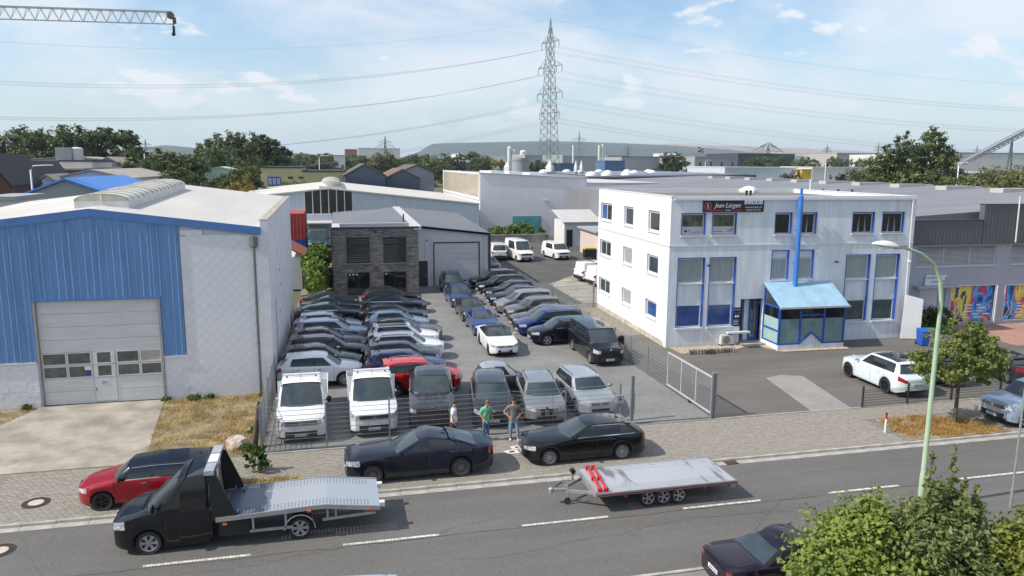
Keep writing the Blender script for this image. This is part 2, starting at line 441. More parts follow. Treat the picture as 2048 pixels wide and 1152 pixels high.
    def ytop(x): return yt - .04 * max(0, (x - xrf + .5) / .5) - .07 * max(0, (xrr + .6 - x) / .6)
    def bot(x, fy=1.): return Vector((x, (wid(x) - s.si + .004) * fy, sh(x) - .012 if fy > .95 else (sh(x) * .25 + top(x) * .75 - .012)))
    def tp_(x, fy=1., yx=None): return Vector((x, ytop(x if yx is None else yx) * fy, zt(x) + crown(fy)))
    xC = s.xC if s.xC is not None else xr + .12
    A1b, A1t = xcw - .36, xrf - .10
    C = []      # (bottom, top, glass-to-next)
    C.append((bot(xcw, 0.), tp_(xrf, 0., xrf - .1), 'windscreen'))
    C.append((bot(xcw - .05, .5), tp_(xrf - .02, .5, xrf - .1), 'windscreen'))
    C.append((bot(xcw - .20, .90), tp_(xrf - .06, .90, xrf - .1), None))
    C.append((bot(A1b), tp_(A1t), None))
    C.append((bot(A1b - .14), tp_(A1t - .12), 'front' if s.glass[0] else None))
    C.append((bot(xB + .035), tp_(xB + .0), None))
    C.append((bot(xB - .035), tp_(xB - .07), 'rear' if s.glass[1] else None))
    ce = min(xrr + .22, xC) if not s.quarter else xrr + .10
    cb = max(xrb + .16, min(xC, xrb + .5)) if not s.quarter else xrb + .30
    if s.quarter:
        C.append((bot(xC + .03), tp_(xC + .0), None)); C.append((bot(xC - .03), tp_(xC - .06), 'quarter' if s.glass[2] else None))
    C.append((bot(cb), tp_(max(ce, xrr + .1)), None))
    C.append((bot(xrb + .10), tp_(xrr + .02), None))
    C.append((bot(xrb + .015, .88), tp_(xrr - .03, .88, xrr), 'rear_window' if s.rearglass else None))
    C.append((bot(xrb - .02, .5), tp_(xrr - .05, .5, xrr), 'rear_window' if s.rearglass else None))
    C.append((bot(xrb - .03, 0.), tp_(xrr - .06, 0., xrr), None))
    rows = [0, .03, .10, .4, .7, .92, 1.]
    def pt(c, r):
        b, t, _ = c; p = b.lerp(t, r); bul = math.sin(math.pi * r) * .028
        n = Vector((p.x - (xcw + xrr) / 2, p.y * 1.6, 0));
        if n.length > 0: n.normalize()
        return p + n * bul
    W = {}
    def wp(n):
        if n not in W: W[n] = MB()
        return W[n]
    for sd in (1, -1):
        for i in range(len(C) - 1):
            g = C[i][2]
            for r in range(6):
                q = [pt(C[i], rows[r]), pt(C[i + 1], rows[r]), pt(C[i + 1], rows[r + 1]), pt(C[i], rows[r + 1])]
                q = [(p.x, p.y * sd, p.z) for p in q]
                if sd > 0: q = q[::-1]
                n = 'frame'
                if g and (2 <= r <= 4 or (g == 'windscreen' and r >= 1 and r < 5)): n = g + (str(sd) if g in ('front', 'rear', 'quarter') else '')
                elif s.chrome and r == 1 and 4 <= i < len(C) - 5: n = 'trim'
                elif not g and 4 < i < len(C) - 6 and 2 <= r <= 4: n = 'pillar'
                wp(n).quad(*q)
    # roof skin
    fr = [0, .5, .90, 1.]
    Rw = [[C[j][1] for j in range(4)]] + [[Vector((c[1].x, c[1].y * f, zt(c[1].x) + crown(f))) for f in fr] for c in C[4:-4]] + [[C[-1][1], C[-2][1], C[-3][1], C[-4][1]]]
    for i in range(len(Rw) - 1):
        for j in range(3):
            for sd in (1, -1):
                q = [Rw[i][j], Rw[i][j + 1], Rw[i + 1][j + 1], Rw[i + 1][j]]
                q = [(p.x, p.y * sd, p.z) for p in q]
                if sd < 0: q = q[::-1]
                n = 'roof' if j < 2 else 'frame'
                if s.sunroof and j < 2 and 1 <= i < len(Rw) - 2: n = 'sunroof'
                wp(n).quad(*q)
    RP = PAINT[s.roof] if s.roof else P
    wn = {'frame': ('cabin_frame', RP if s.roof and not s.van else P), 'roof': ('roof', RP), 'trim': ('window_trim', CHROME), 'pillar': ('pillar_trim', BLACKP), 'sunroof': ('sunroof', GLASS), 'windscreen': ('windscreen', SCREEN), 'rear_window': ('rear_window', SCREEN)}
    made = {}
    for n, b in W.items():
        me, mt = wn[n] if n in wn else ('side_window', GLASS)
        made[n] = build_split(b, me, mt, car, 62 if n == 'frame' else 35)
    if s.chrome:        # bright line over the side windows
        for sd in (1, -1):
            t = MB(); cols_ = C[4:-4] if s.quarter else C[4:-4]
            t.tube([((p := pt(c, .95)).x, (p.y + .010) * sd, p.z) for c in cols_], .014, 5); t.build('window_trim', CHROME, car)
    if s.rails:
        for sd in (1, -1):
            x0, x1 = xrf - .25, xrr + .12; t = MB()
            t.tube([(x0 + (x1 - x0) * q, (ytop(x0 + (x1 - x0) * q) - .055) * sd, zt(x0 + (x1 - x0) * q) + (.05 if 0 < q < 1 else .0)) for q in (0, .06, .3, .6, .94, 1)], .016, 6)
            t.build('roof_rail', CHROME if s.rails == 'chrome' else BLACKP, car, 40)
    if s.spoiler:
        t = MB(); z = zt(xrr) + .03
        t.add([(xrr + .02, -yt * .86, z + .012), (xrr + .02, yt * .86, z + .012), (xrr - .20, yt * .82, z - .01), (xrr - .20, -yt * .82, z - .01), (xrr + .02, -yt * .86, z - .03), (xrr + .02, yt * .86, z - .03), (xrr - .2, yt * .82, z - .04), (xrr - .2, -yt * .82, z - .04)],
              [(0, 1, 2, 3), (7, 6, 5, 4), (0, 4, 5, 1), (1, 5, 6, 2), (2, 6, 7, 3), (3, 7, 4, 0)]); t.build('spoiler', RP, car)
    if s.fin:
        MB().add([(xrr + .34, -.03, zt(xrr + .3) + .03), (xrr + .34, .03, zt(xrr + .3) + .03), (xrr + .16, .03, zt(xrr + .2) + .03), (xrr + .16, -.03, zt(xrr + .2) + .03), (xrr + .18, 0, zt(xrr + .2) + .11)], [(0, 1, 4), (1, 2, 4), (2, 3, 4), (3, 0, 4)]).build('roof_antenna', RP, car)
    # mirrors, handles
    for sd in (1, -1):
        xm = A1b - .02; ym = wid(xm) - s.si; zm = sh(xm) + (.09 if not s.van else .2)
        mb = MB().bar((xm, ym - .03, zm - .05), (xm + .02, ym + .10, zm - .02), .05, .03)
        sphere(mb, (xm + .02, ym + .17, zm + .01), (.065, .115, .075 if not s.van else .15), 8, 6)
        mb.build('wing_mirror', P if s.mirror == 'paint' else BLACKP, car, 40)
        for nme, xh in (('front_door', xB + .14), ('rear_door', d2 + .16)):
            if nme + str(sd) not in objs: continue
            zh = low(0) + .84 * (sh(xh) - s.gc)
            MB().box(xh, sd * (wid(xh) - .02), zh, xh + .19, sd * (wid(xh) + .014), zh + .028).build('door_handle', CHROME if s.handles == 'chrome' else P, objs[nme + str(sd)])
    # underbody and wheels
    u = MB().box(-X + .22, -hw + .30, s.gc - .02, X - .3, hw - .30, min(s.zn, s.zd) - .26); u.build('underbody', UNDER, car)
    u = MB().box(max(xr + Ra, -X + .1), -hw + .07, s.gc + .01, xf - Ra, hw - .07, s.gc + .25)
    u.build('floor_pan', UNDER, car)
    for xw in (xf, xr):
        if xw < -X: continue
        for sd in (1, -1): add_wheel(car, xw, sd * (hw - .125), s.wr, s.style, s.rim, sd)
    if s.fplate: plate(car, X + .058, low(X) + .14, 1, text=s.ptext)
    if s.rplate: plate(car, -X - .058, (s.zd - .05) * .52 + low(-X) * .48, -1)
    return car
# ---------------------------------------------------------------- the setting
def asphalt(name, c, stain):
    """chippings, slow tone drift, long faint wheel tracks along x and small dark spots"""
    mt = bpy.data.materials.new(name); mt.use_nodes = True; t, b = nodes_of(mt); b.inputs['Roughness'].default_value = .9; MATS[name] = mt
    co = t.nodes.new('ShaderNodeTexCoord')
    def nz(scale, detail, sc=(1, 1, 1), lo=.3, hi=.7, a=.8, z=1.2):
        mp = t.nodes.new('ShaderNodeMapping'); mp.inputs['Scale'].default_value = sc; t.links.new(co.outputs['Object'], mp.inputs[0])
        n = t.nodes.new('ShaderNodeTexNoise'); n.inputs['Scale'].default_value = scale; n.inputs['Detail'].default_value = detail; n.inputs['Roughness'].default_value = .65; t.links.new(mp.outputs[0], n.inputs[0])
        r = t.nodes.new('ShaderNodeMapRange'); r.inputs[1].default_value = lo; r.inputs[2].default_value = hi; r.inputs[3].default_value = a; r.inputs[4].default_value = z; t.links.new(n.outputs[0], r.inputs[0]); return r.outputs[0], n.outputs[0]
    grain, raw = nz(34, 3, a=.62, z=1.42); drift, _ = nz(.35, 5, (.35, 1, 1), a=1 - stain * .35, z=1 + stain * .35); spots, _ = nz(2.2, 6, lo=.62, hi=.74, a=1, z=1 - stain * .6); track, _ = nz(1.1, 3, (.04, 1, 1), a=1 - stain * .25, z=1 + stain * .2)
    v = grain
    for o in (drift, spots, track):
        m_ = t.nodes.new('ShaderNodeMath'); m_.operation = 'MULTIPLY'; t.links.new(v, m_.inputs[0]); t.links.new(o, m_.inputs[1]); v = m_.outputs[0]
    mx = t.nodes.new('ShaderNodeMixRGB'); mx.blend_type = 'MULTIPLY'; mx.inputs[0].default_value = 1; mx.inputs[1].default_value = (*c, 1); t.links.new(v, mx.inputs[2]); t.links.new(mx.outputs[0], b.inputs['Base Color'])
    bp = t.nodes.new('ShaderNodeBump'); bp.inputs['Strength'].default_value = .4; bp.inputs['Distance'].default_value = .01; t.links.new(raw, bp.inputs['Height']); t.links.new(bp.outputs[0], b.inputs['Normal'])
    return mt
ASPH = asphalt('worn asphalt', (.118, .114, .109), .32)
YARD = asphalt('office yard asphalt', (.128, .119, .108), .45)
REAR = M('rear yard asphalt', (.085, .083, .080), .92, var=.2, scale=.4, detail=8)
CONC = M('pale concrete', (.315, .285, .24), .9, var=.30, scale=.7, bump=.2, bscale=30, detail=9)
KERBM = M('kerb concrete', (.34, .325, .30), .9, var=.2, scale=1.6, bump=.15)
DIRT = M('dry soil', (.22, .17, .11), .95, var=.35, scale=.9, bump=.3, c2=(.33, .26, .15), detail=8)
LINE = M('worn white road paint', (.52, .51, .48), .85, var=.4, scale=9, detail=6)
def brickmat(name, c1, c2, mortar, bw, bh, ms, rough=.9, off=.5, big=.3, bumps=.5):
    mt = bpy.data.materials.new(name); mt.use_nodes = True; t, b = nodes_of(mt); b.inputs['Roughness'].default_value = rough
    co = t.nodes.new('ShaderNodeTexCoord'); bk = t.nodes.new('ShaderNodeTexBrick'); t.links.new(co.outputs['Object'], bk.inputs[0])
    bk.inputs['Color1'].default_value = (*c1, 1); bk.inputs['Color2'].default_value = (*c2, 1); bk.inputs['Mortar'].default_value = (*mortar, 1)
    bk.inputs['Scale'].default_value = 1; bk.inputs['Brick Width'].default_value = bw; bk.inputs['Row Height'].default_value = bh; bk.inputs['Mortar Size'].default_value = ms
    bk.offset = off; bk.inputs['Bias'].default_value = 0
    n = t.nodes.new('ShaderNodeTexNoise'); n.inputs['Scale'].default_value = .45; n.inputs['Detail'].default_value = 8; t.links.new(co.outputs['Object'], n.inputs[0])
    r = t.nodes.new('ShaderNodeMapRange'); r.inputs[1].default_value = .3; r.inputs[2].default_value = .7; r.inputs[3].default_value = 1 - big; r.inputs[4].default_value = 1 + big; t.links.new(n.outputs[0], r.inputs[0])
    mx = t.nodes.new('ShaderNodeMixRGB'); mx.blend_type = 'MULTIPLY'; mx.inputs[0].default_value = 1; t.links.new(bk.outputs[0], mx.inputs[1]); t.links.new(r.outputs[0], mx.inputs[2]); t.links.new(mx.outputs[0], b.inputs['Base Color'])
    bp = t.nodes.new('ShaderNodeBump'); bp.inputs['Strength'].default_value = bumps; bp.inputs['Distance'].default_value = .01; bp.invert = True; t.links.new(bk.outputs['Fac'], bp.inputs['Height']); t.links.new(bp.outputs[0], b.inputs['Normal'])
    return mt
LOTP = brickmat('grey lot pavers', (.185, .187, .185), (.235, .236, .232), (.13, .13, .128), .2, .1, .006, big=.16)
LIGHTP = brickmat('pale pavers', (.27, .26, .245), (.32, .31, .29), (.18, .17, .16), .2, .1, .006, big=.12)

def gridsheet(name, x0, x1, y0, y1, z, mat, k='structure'):
    o = MB().quad((x0, y0, z), (x1, y0, z), (x1, y1, z), (x0, y1, z)).build(name, mat, fix=False)
    return kind(o, k)
GRND = M('dry meadow ground', (.15, .135, .075), .95, var=.35, scale=.02, c2=(.10, .125, .05), detail=9)
gridsheet('ground', -9000, 9000, -300, 16000, -.16, GRND)
RZ = -.08
gridsheet('road', -90, 110, 18.2, 25.0, RZ, ASPH)
gridsheet('pavement_near', -90, 110, 8.5, 18.0, 0., M('near pavement concrete', (.21, .20, .19), .9, var=.2, scale=.8, bump=.2, detail=8))
pv = gridsheet('pavement', -60, 90, 25.40, 29.72, -.012, M('paver joint sand', (.19, .175, .15), .95, var=.2, scale=3))
# gutter stones and kerb, one stone per metre
GUT = M('gutter stone', (.36, .34, .31), .9, var=.18, scale=2.2, bump=.2)
g = gridsheet('gutter', -60, 90, 24.95, 25.42, RZ - .02, KERBM)
gm = MB().box(0, 0, 0, .985, .30, .09).mesh('gutter_stone'); gm.materials.append(GUT)
km = MB().add([(0, 0, 0), (.985, 0, 0), (.985, .14, 0), (0, .14, 0), (0, .015, .10), (.985, .015, .10), (.985, .14, .10), (0, .14, .10)],
              [(0, 3, 2, 1), (4, 5, 6, 7), (0, 1, 5, 4), (1, 2, 6, 5), (2, 3, 7, 6), (3, 0, 4, 7)]).mesh('kerb_stone'); km.materials.append(GUT)
kerb = gridsheet('kerb', -60, 90, 25.25, 25.40, -.09, KERBM)
nk = gridsheet('kerb_near', -90, 110, 18.0, 18.2, -.085, KERBM)
for i in range(-15, 34):
    inst('gutter_stone', gm, g, (i, 24.95, RZ - .084 + random.uniform(-.002, .003)))
    inst('kerb_stone', km, kerb, (i, 25.26, -.092 + random.uniform(-.004, .004)))
    if 2 < i < 22: inst('kerb_stone', km, nk, (i + .98, 18.18, -.092), (0, 0, math.pi))
# interlocking pavers of the pavement: the nearest 300 one by one, the rest as one mass
PVM = [M('paver ' + str(i), c, .9, var=.14, scale=5, bump=.2) for i, c in enumerate([(.255, .232, .200), (.272, .248, .214), (.24, .22, .192), (.285, .26, .226)])]
PW, PD = .22, .155
def paver(mb, x, y, z):
    a = .004
    mb.add([(x + a, y + a, -.03), (x + PW - a, y + a, -.03), (x + PW - a, y + PD - a, -.03), (x + a, y + PD - a, -.03),
            (x + a * 1.6, y + a * 1.6, z), (x + PW - a * 1.6, y + a * 1.6, z), (x + PW - a * 1.6, y + PD - a * 1.6, z), (x + a * 1.6, y + PD - a * 1.6, z)],
           [(4, 5, 6, 7), (0, 1, 5, 4), (1, 2, 6, 5), (2, 3, 7, 6), (3, 0, 4, 7)])
pm = []
for i in range(4):
    b = MB(); paver(b, 0, 0, 0); me = b.mesh('paver'); me.materials.append(PVM[i]); pm.append(me)
BED = [(-5.2, 25.75, -1.6, 27.1), (23.4, 25.45, 28.6, 28.2)]          # planting beds left open in the pavement
rest = MB(); ny = int((29.70 - 25.42) / PD); singles = 0
rp = random.Random(3)
for j in range(ny):
    y = 25.42 + j * PD; off = (j % 2) * PW / 2
    for i in range(int(-12 / PW), int(40 / PW)):
        x = i * PW + off
        if any(a - PW < x < c and b - PD < y < d for a, b, c, d in BED): continue
        z = rp.uniform(-.003, .004); c = min(3, int(abs(rp.gauss(0, 1.1))))
        if -8 < x < 22 and j < 3 and singles < 300:
            inst('paver', pm[c], pv, (x, y, z)); singles += 1
        else:
            rest.k = c; paver(rest, x, y, z)
kind(rest.build('pavers', PVM, pv, fix=False), 'stuff')
# painted pavers and drain covers in the pavement
WCOV = M('white painted paver', (.6, .59, .56), .8, var=.2, scale=6)
IRON = M('cast iron', (.06, .045, .04), .7, .3, var=.3, scale=8)
for px, py, nme in ((1027, 895, 'nearer the sedan'), (1024, 904, 'nearer the road')):
    p = G(px + (8 if py < 900 else 0), py); t = thing('hydrant_cover', 'small square iron cover ringed by white pavers, the one ' + ('by the fence side' if py < 900 else 'by the road side'), 'cover', (p.x, p.y, .004), R(8), 'square covers between the two black cars')
    MB().box(-.26, -.2, 0, .26, .2, .008).build('white_surround', WCOV, t); MB().box(-.1, -.07, .008, .1, .07, .018).build('lid', IRON, t)
for (px, py, r, lab) in ((72, 1006, .43, 'round manhole cover with concrete centre in the pavement'), (-2, 1097, .43, 'round manhole cover with concrete centre in the road at the left edge')):
    p = G(px, py); road = py > 1050
    t = thing('manhole_cover', lab, 'manhole cover', (p.x, p.y, RZ + .004 if road else .004), 0)
    MB().lathe([(r, 0), (r, .012), (r * .82, .014), (r * .82, .004)], 28).build('iron_ring', IRON, t, 40)
    MB().lathe([(r * .76, .002), (r * .76, .016), (r * .56, .018)], 28, closed=False).build('lid_rim', IRON, t, 40)
    MB().lathe([(.001, .014), (r * .56, .014), (r * .56, 0)], 28).build('concrete_centre', M('pinkish concrete', (.50, .43, .36), .9, var=.12, scale=5), t, 40)
# storm drain in the gutter
p = G(1456, 917); t = thing('storm_drain', 'brown iron storm drain grate set in the gutter past the trailer', 'drain', (p.x, 25.1, RZ + .018))
MB().box(-.26, -.16, -.02, .26, .16, .0).build('frame', UNDER, t)
for i in range(8): MB().box(-.24 + i * .062, -.15, 0, -.21 + i * .062, .15, .008).build('bar', M('rusty iron', (.12, .055, .035), .8, var=.3, scale=12), t)
# centre line dashes
YC = 21.87
for i in range(-3, 9):
    x0 = -5.68 + i * 5.64
    b = MB(); L = 2.95; n = 30; rr = random.Random(i)
    for k in range(n):      # profiled thermoplastic: small raised ribs on a thin film
        xa = x0 + L * k / n; b.box(xa, YC - .06 + rr.uniform(-.004, .004), RZ - .002, xa + L / n * .62, YC + .06 + rr.uniform(-.004, .004), RZ + .005)
        b.box(xa + L / n * .62, YC - .035, RZ - .002, xa + L / n, YC + .05, RZ + .003)
    o = b.build('lane_marking', LINE); kind(o, 'structure')
# tar-sealed cracks: the long joint along the middle of the road
b = MB(); rr = random.Random(11); x = -30; y = YC - .12
while x < 45:
    y2 = YC - .14 + rr.uniform(-.05, .05); x2 = x + rr.uniform(.35, .8); wv = rr.uniform(.008, .022)
    b.quad((x, y - wv, RZ + .002), (x2, y2 - wv, RZ + .002), (x2, y2 + wv, RZ + .002), (x, y + wv, RZ + .002)); x, y = x2, y2
kind(b.build('road_joint', M('tar seal', (.035, .034, .033), .8, var=.2), fix=False), 'structure')
b = MB()
for (x, y), (dx, dy), n in (((-9.8, 24.6), (.32, -.5), 9), ((-8.0, 20.9), (.5, .06), 26), ((3.0, 20.3), (.55, .03), 22), ((12.4, 19.6), (.45, .22), 9), ((-4.5, 19.4), (.5, -.03), 14), ((17.0, 23.6), (.5, .02), 18), ((9.0, 24.5), (.3, -.35), 6)):
    for k in range(n):      # fine branching cracks
        x2, y2 = x + dx + rr.uniform(-.12, .12), y + dy + rr.uniform(-.14, .14); wv = rr.uniform(.004, .010)
        b.quad((x, y - wv, RZ + .0025), (x2, y2 - wv, RZ + .0025), (x2, y2 + wv, RZ + .0025), (x, y + wv, RZ + .0025)); x, y = x2, y2
kind(b.build('road_cracks', MATS['tar seal'], fix=False), 'structure')
kind(MB().prism([(15.2, 19.0), (17.9, 19.1), (18.0, 20.6), (15.3, 20.5)], RZ - .02, RZ + .0015).build('road_patch', asphalt('darker repair asphalt', (.085, .083, .081), .3)), 'structure')
# lot, driveway, yards
kind(MB().prism([(-3.1, 29.72), (16.62, 29.72), (16.62, 90), (-3.1, 90)], -.1, -.001).build('lot_paving', LOTP), 'structure')
kind(MB().box(16.66, 29.74, -.1, 60, 46.5, -.002).build('office_yard', YARD), 'structure')
kind(MB().box(14.4, 58, -.1, 60, 125, -.004).build('rear_yard', REAR), 'structure')
kind(MB().prism([(20.0, 58.2), (40, 58.2), (40, 73.5), (24.0, 73.5), (20.0, 68.5)], -.09, .004).build('concrete_slab', CONC), 'structure')
kind(MB().box(16.66, 46.5, -.1, 20.9, 58, -.003).build('side_strip', M('gravelly strip', (.22, .20, .17), .95, var=.3, scale=3, bump=.4, bscale=25)), 'structure')
kind(MB().prism([tuple(G(*q).xy) for q in ((1532, 756), (1560, 750), (1605, 752), (1705, 818), (1625, 824))], -.08, .003).build('patched_paving', LIGHTP), 'structure')
kind(MB().prism([(14.3, 39.3), (16.4, 39.0), (16.4, 43.2), (13.6, 43.6)], -.08, .003).build('gravel_patch', M('grey gravel', (.20, .195, .185), .95, var=.4, scale=14, bump=.6, bscale=40)), 'structure')
# front grass plot of the warehouse and its concrete drive
kind(MB().box(-40, 29.72, -.1, -3.15, 38.0, -.006).build('dry_lawn_soil', DIRT), 'structure')
kind(MB().prism([(-13.6, 38.0), (-8.3, 38.0), (-7.4, 29.74), (-16.6, 29.74)], -.08, .012).build('driveway', CONC), 'structure')
kind(MB().prism([(-4.9, 25.46), (-1.3, 25.46), (-1.3, 27.0), (-2.2, 27.3), (-4.9, 27.3)], -.08, .004).build('planting_bed', DIRT), 'structure')
kind(MB().prism([(23.5, 25.46), (28.7, 25.46), (27.9, 27.4), (26.0, 28.2), (23.9, 28.1)], -.08, .006).build('tree_bed', DIRT), 'structure')
# edging strips
for nme, a, bb in (('edging_lot', (-3.1, 29.70), (12.8, 29.80)), ('edging_yard', (16.7, 29.70), (36, 29.80))):
    kind(MB().box(a[0], a[1], -.1, bb[0], bb[1], .012).build(nme, KERBM), 'structure')
kind(MB().bar((12.9, 30.0, -.03), (16.5, 29.95, -.03), .08, .08).build('gate_rail', M('dark steel rail', (.05, .05, .05), .5, .6, var=.2)), 'structure')
# ---------------------------------------------------------------- buildings near the lot
def wall_xz(x0, x1, z0, z1, holes, y0, y1):
    """upright wall slab with rectangular openings (x0,z0,x1,z1), as one mesh with reveals"""
    mb = MB(); X = sorted({x0, x1} | {v for h in holes for v in (h[0], h[2]) if x0 < v < x1}); Z = sorted({z0, z1} | {v for h in holes for v in (h[1], h[3]) if z0 < v < z1})
    solid = lambda a, b: 0 <= a < len(X) - 1 and 0 <= b < len(Z) - 1 and not any(h[0] - 1e-6 <= (X[a] + X[a + 1]) / 2 <= h[2] and h[1] <= (Z[b] + Z[b + 1]) / 2 <= h[3] for h in holes)
    for a in range(len(X) - 1):
        for b in range(len(Z) - 1):
            if not solid(a, b): continue
            A, B, C_, D = X[a], X[a + 1], Z[b], Z[b + 1]
            mb.quad((A, y0, C_), (B, y0, C_), (B, y0, D), (A, y0, D)); mb.quad((B, y1, C_), (A, y1, C_), (A, y1, D), (B, y1, D))
            if not solid(a - 1, b): mb.quad((A, y1, C_), (A, y0, C_), (A, y0, D), (A, y1, D))
            if not solid(a + 1, b): mb.quad((B, y0, C_), (B, y1, C_), (B, y1, D), (B, y0, D))
            if not solid(a, b - 1): mb.quad((A, y1, C_), (B, y1, C_), (B, y0, C_), (A, y0, C_))
            if not solid(a, b + 1): mb.quad((A, y0, D), (B, y0, D), (B, y1, D), (A, y1, D))
    return mb
def weld(o):
    bm = bmesh.new(); bm.from_mesh(o.data); bmesh.ops.remove_doubles(bm, verts=bm.verts, dist=1e-4); bmesh.ops.recalc_face_normals(bm, faces=bm.faces); bm.to_mesh(o.data); bm.free(); return o
PANE = M('window glass', (.045, .055, .060), .05, var=.3, scale=.8, spec=.9)
DARKP = M('dark window glass', (.012, .014, .017), .06, var=.3, scale=.6, spec=.8)
BLIND = M('pale blind behind glass', (.33, .36, .36), .12, var=.12, scale=1.4, spec=.7, stretch=(8, 1, .4))
BLUEGL = M('blue blind behind glass', (.03, .085, .26), .1, var=.2, scale=1.5, spec=.7)
PVC = M('white plastic frame', (.66, .68, .72), .4, var=.05)
WHITEP = M('white render', (.74, .745, .75), .9, var=.05, scale=.8, bump=.15, bscale=25, detail=8)
def framed_window(parent, x0, z0, x1, z1, y, glass, fw=.07, split=1, sill=True, reveal=None, into=1):
    """casement set in a wall opening: frame bars, pane, sill; into = direction behind the wall"""
    w = wall_xz(x0, x1, z0, z1, [(x0 + fw + i * (x1 - x0 - 2 * fw + .06) / split, z0 + fw, x0 + fw + (i + 1) * (x1 - x0 - 2 * fw + .06) / split - .06, z1 - fw) for i in range(split)], y, y + .06 * into)
    f = weld(w.build('window', PVC, parent))
    for i in range(split):
        a = x0 + fw + i * (x1 - x0 - 2 * fw + .06) / split; b = a + (x1 - x0 - 2 * fw + .06) / split - .06
        gl = glass[i] if isinstance(glass, (list, tuple)) else glass
        MB().box(a - .004, y + .03 * into, z0 + fw - .004, b + .004, y + .038 * into, z1 - fw + .004).build('pane', gl, f)
    if sill: MB().box(x0 - .03, y - .15 * into, z0 - .035, x1 + .03, y + .02 * into, z0 - .001).build('sill', PVC, f)
    return f

# ---- blue and white warehouse on the left
hall = thing('warehouse', 'blue clad warehouse with white block wall, roller door and barrel skylight', 'warehouse', (-10.93, 38.0, 0))
BLUE = M('blue sheet cladding', (.12, .255, .50), .45, var=.10, scale=1.2, stretch=(3, 1, .35), detail=8)
BLUE2 = M('blue fascia sheet', (.075, .19, .45), .4, var=.06)
ROOFW = M('pale roof membrane', (.50, .49, .465), .85, var=.08, scale=.35, stretch=(1, .3, 1), detail=8)
LIME = M('whitewashed masonry', (.68, .69, .72), .9, var=.10, scale=.8, bump=.3, bscale=14, detail=9)
BLK = [M('whitewashed block ' + str(i), c, .9, var=.09, scale=2.5, bump=.3, bscale=18) for i, c in enumerate([(.70, .71, .74), (.712, .722, .75), (.69, .70, .732)])]
gab = lambda x: 9.0 - .126 * abs(x)             # underside of the fascia
xL, xR = -9.6, 7.73
core = MB()
for a, b, z0 in ((xL, -2.62, 0), (2.66, xR, 0), (-2.62, 0, 5.0), (0, 2.66, 5.0)):
    core.prism_y([(a, z0), (b, z0), (b, gab(b) - .05), (a, gab(a) - .05)], .06, .36)
build_split(core, 'masonry_wall', LIME, hall, 30)
for a, b, z1 in ((xL, -2.72, 2.12), (2.76, 3.78, 2.12), (3.78, xR - .42, 7.95)): MB().box(a, -.024, 0, b, .058, z1).build('mortar_bed', BLK[0], hall)
b = MB().box(xR - .34, .362, 0, xR, 20.6, 8.1); b.build('side_wall', LIME, hall)
b = MB().add([(xR - .30, -.02, 8.1), (xR + .02, -.02, 8.1), (xR + .02, 20.6, 8.1), (xR - .30, 20.6, 8.1), (xR - .30, -.02, 8.66), (xR + .02, -.02, 8.66), (xR + .02, 20.6, 8.92), (xR - .30, 20.6, 8.92)],
             [(0, 3, 2, 1), (4, 5, 6, 7), (0, 1, 5, 4), (1, 2, 6, 5), (2, 3, 7, 6), (3, 0, 4, 7)]); b.build('parapet', LIME, hall)
cop = M('weathered coping tile', (.42, .38, .33), .9, var=.3, scale=6)
for i in range(20): MB().box(xR - .36, i * 1.03 - .02, 8.675 + i * .0127, xR + .05, i * 1.03 + .98, 8.715 + i * .0127).build('coping_tile', cop, hall)
# corner pier and block courses
MB().box(xR - .42, -.05, 0, xR + .03, .06, 8.1).build('corner_pier', LIME, hall)
bl = MB().box(.003, 0, .003, .497, .05, .247); bme = []
for i in range(3):
    me = bl.mesh('block'); me.materials.append(BLK[i]); bme.append(me)
rb = random.Random(5)
for j in range(33):
    z = j * .25
    for i in range(-1, 8):
        x = 3.80 + i * .5 + (j % 2) * .25
        if x < 3.78 or x + .5 > xR - .42 or z + .25 > gab(x + .5) - .12: continue
        inst('block', bme[rb.choice((0, 0, 0, 1, 2))], hall, (x, -.027 + rb.uniform(-.0015, .0015), z))
for j in range(8):
    z = j * .262
    for i in range(-11, 1):
        for x, lim in ((-2.78 - .5 + i * .5 + (j % 2) * .25, (xL, -2.76)), (2.78 + i * .5 + 3 + (j % 2) * .25, (2.76, 3.80))):
            if x < lim[0] or x + .5 > lim[1]: continue
            inst('block', bme[rb.choice((0, 1, 2, 2))], hall, (x, -.03 + rb.uniform(-.006, .004), z), scale=(1, 1, 1.05))
# blue sheet panels, each with its ribs
def clad_panel(a, b, z0):
    mb = MB(); xs = [(a + .004, 0.)]; n = 4; pw = (b - a) / n
    for i in range(n):
        c = a + pw * (i + .5); big = .035 if i == 0 else .02
        xs += [(c - .05, 0.), (c - .02, -big), (c + .02, -big), (c + .05, 0.)]
    xs += [(b - .03, 0.), (b - .02, -.018), (b - .004, -.018), (b - .002, .0)]
    for (x, d), (x2, d2) in zip(xs, xs[1:]):
        mb.quad((x, d - .045, z0), (x2, d2 - .045, z0), (x2, d2 - .045, gab(x2)), (x, d - .045, gab(x)))
    return weld(mb.build('cladding_panel', BLUE, hall))
pe = [3.74 - 1.2 * i for i in range(0, 12)]
for b_, a_ in zip(pe, pe[1:]):
    for q0, q1, z0 in ((a_, min(b_, -2.66), 2.2), (max(a_, -2.66), min(b_, 2.70), 5.06), (max(a_, 2.70), b_, 2.2)):
        if q1 - q0 > .12: clad_panel(q0, q1, z0)
for sx_ in (-1, 1):
    x1 = xL if sx_ < 0 else xR - .28
    MB().prism_y([(0, 9.29), (0, 8.92), (x1, 8.92 - .126 * abs(x1)), (x1, 9.29 - .126 * abs(x1))], -.10, -.02).build('fascia', BLUE2, hall)
MB().box(xL, -.09, 2.12, -2.74, -.02, 2.19).build('drip_rail', PVC, hall); MB().box(2.74, -.09, 2.12, 3.78, -.02, 2.19).build('drip_rail', PVC, hall)
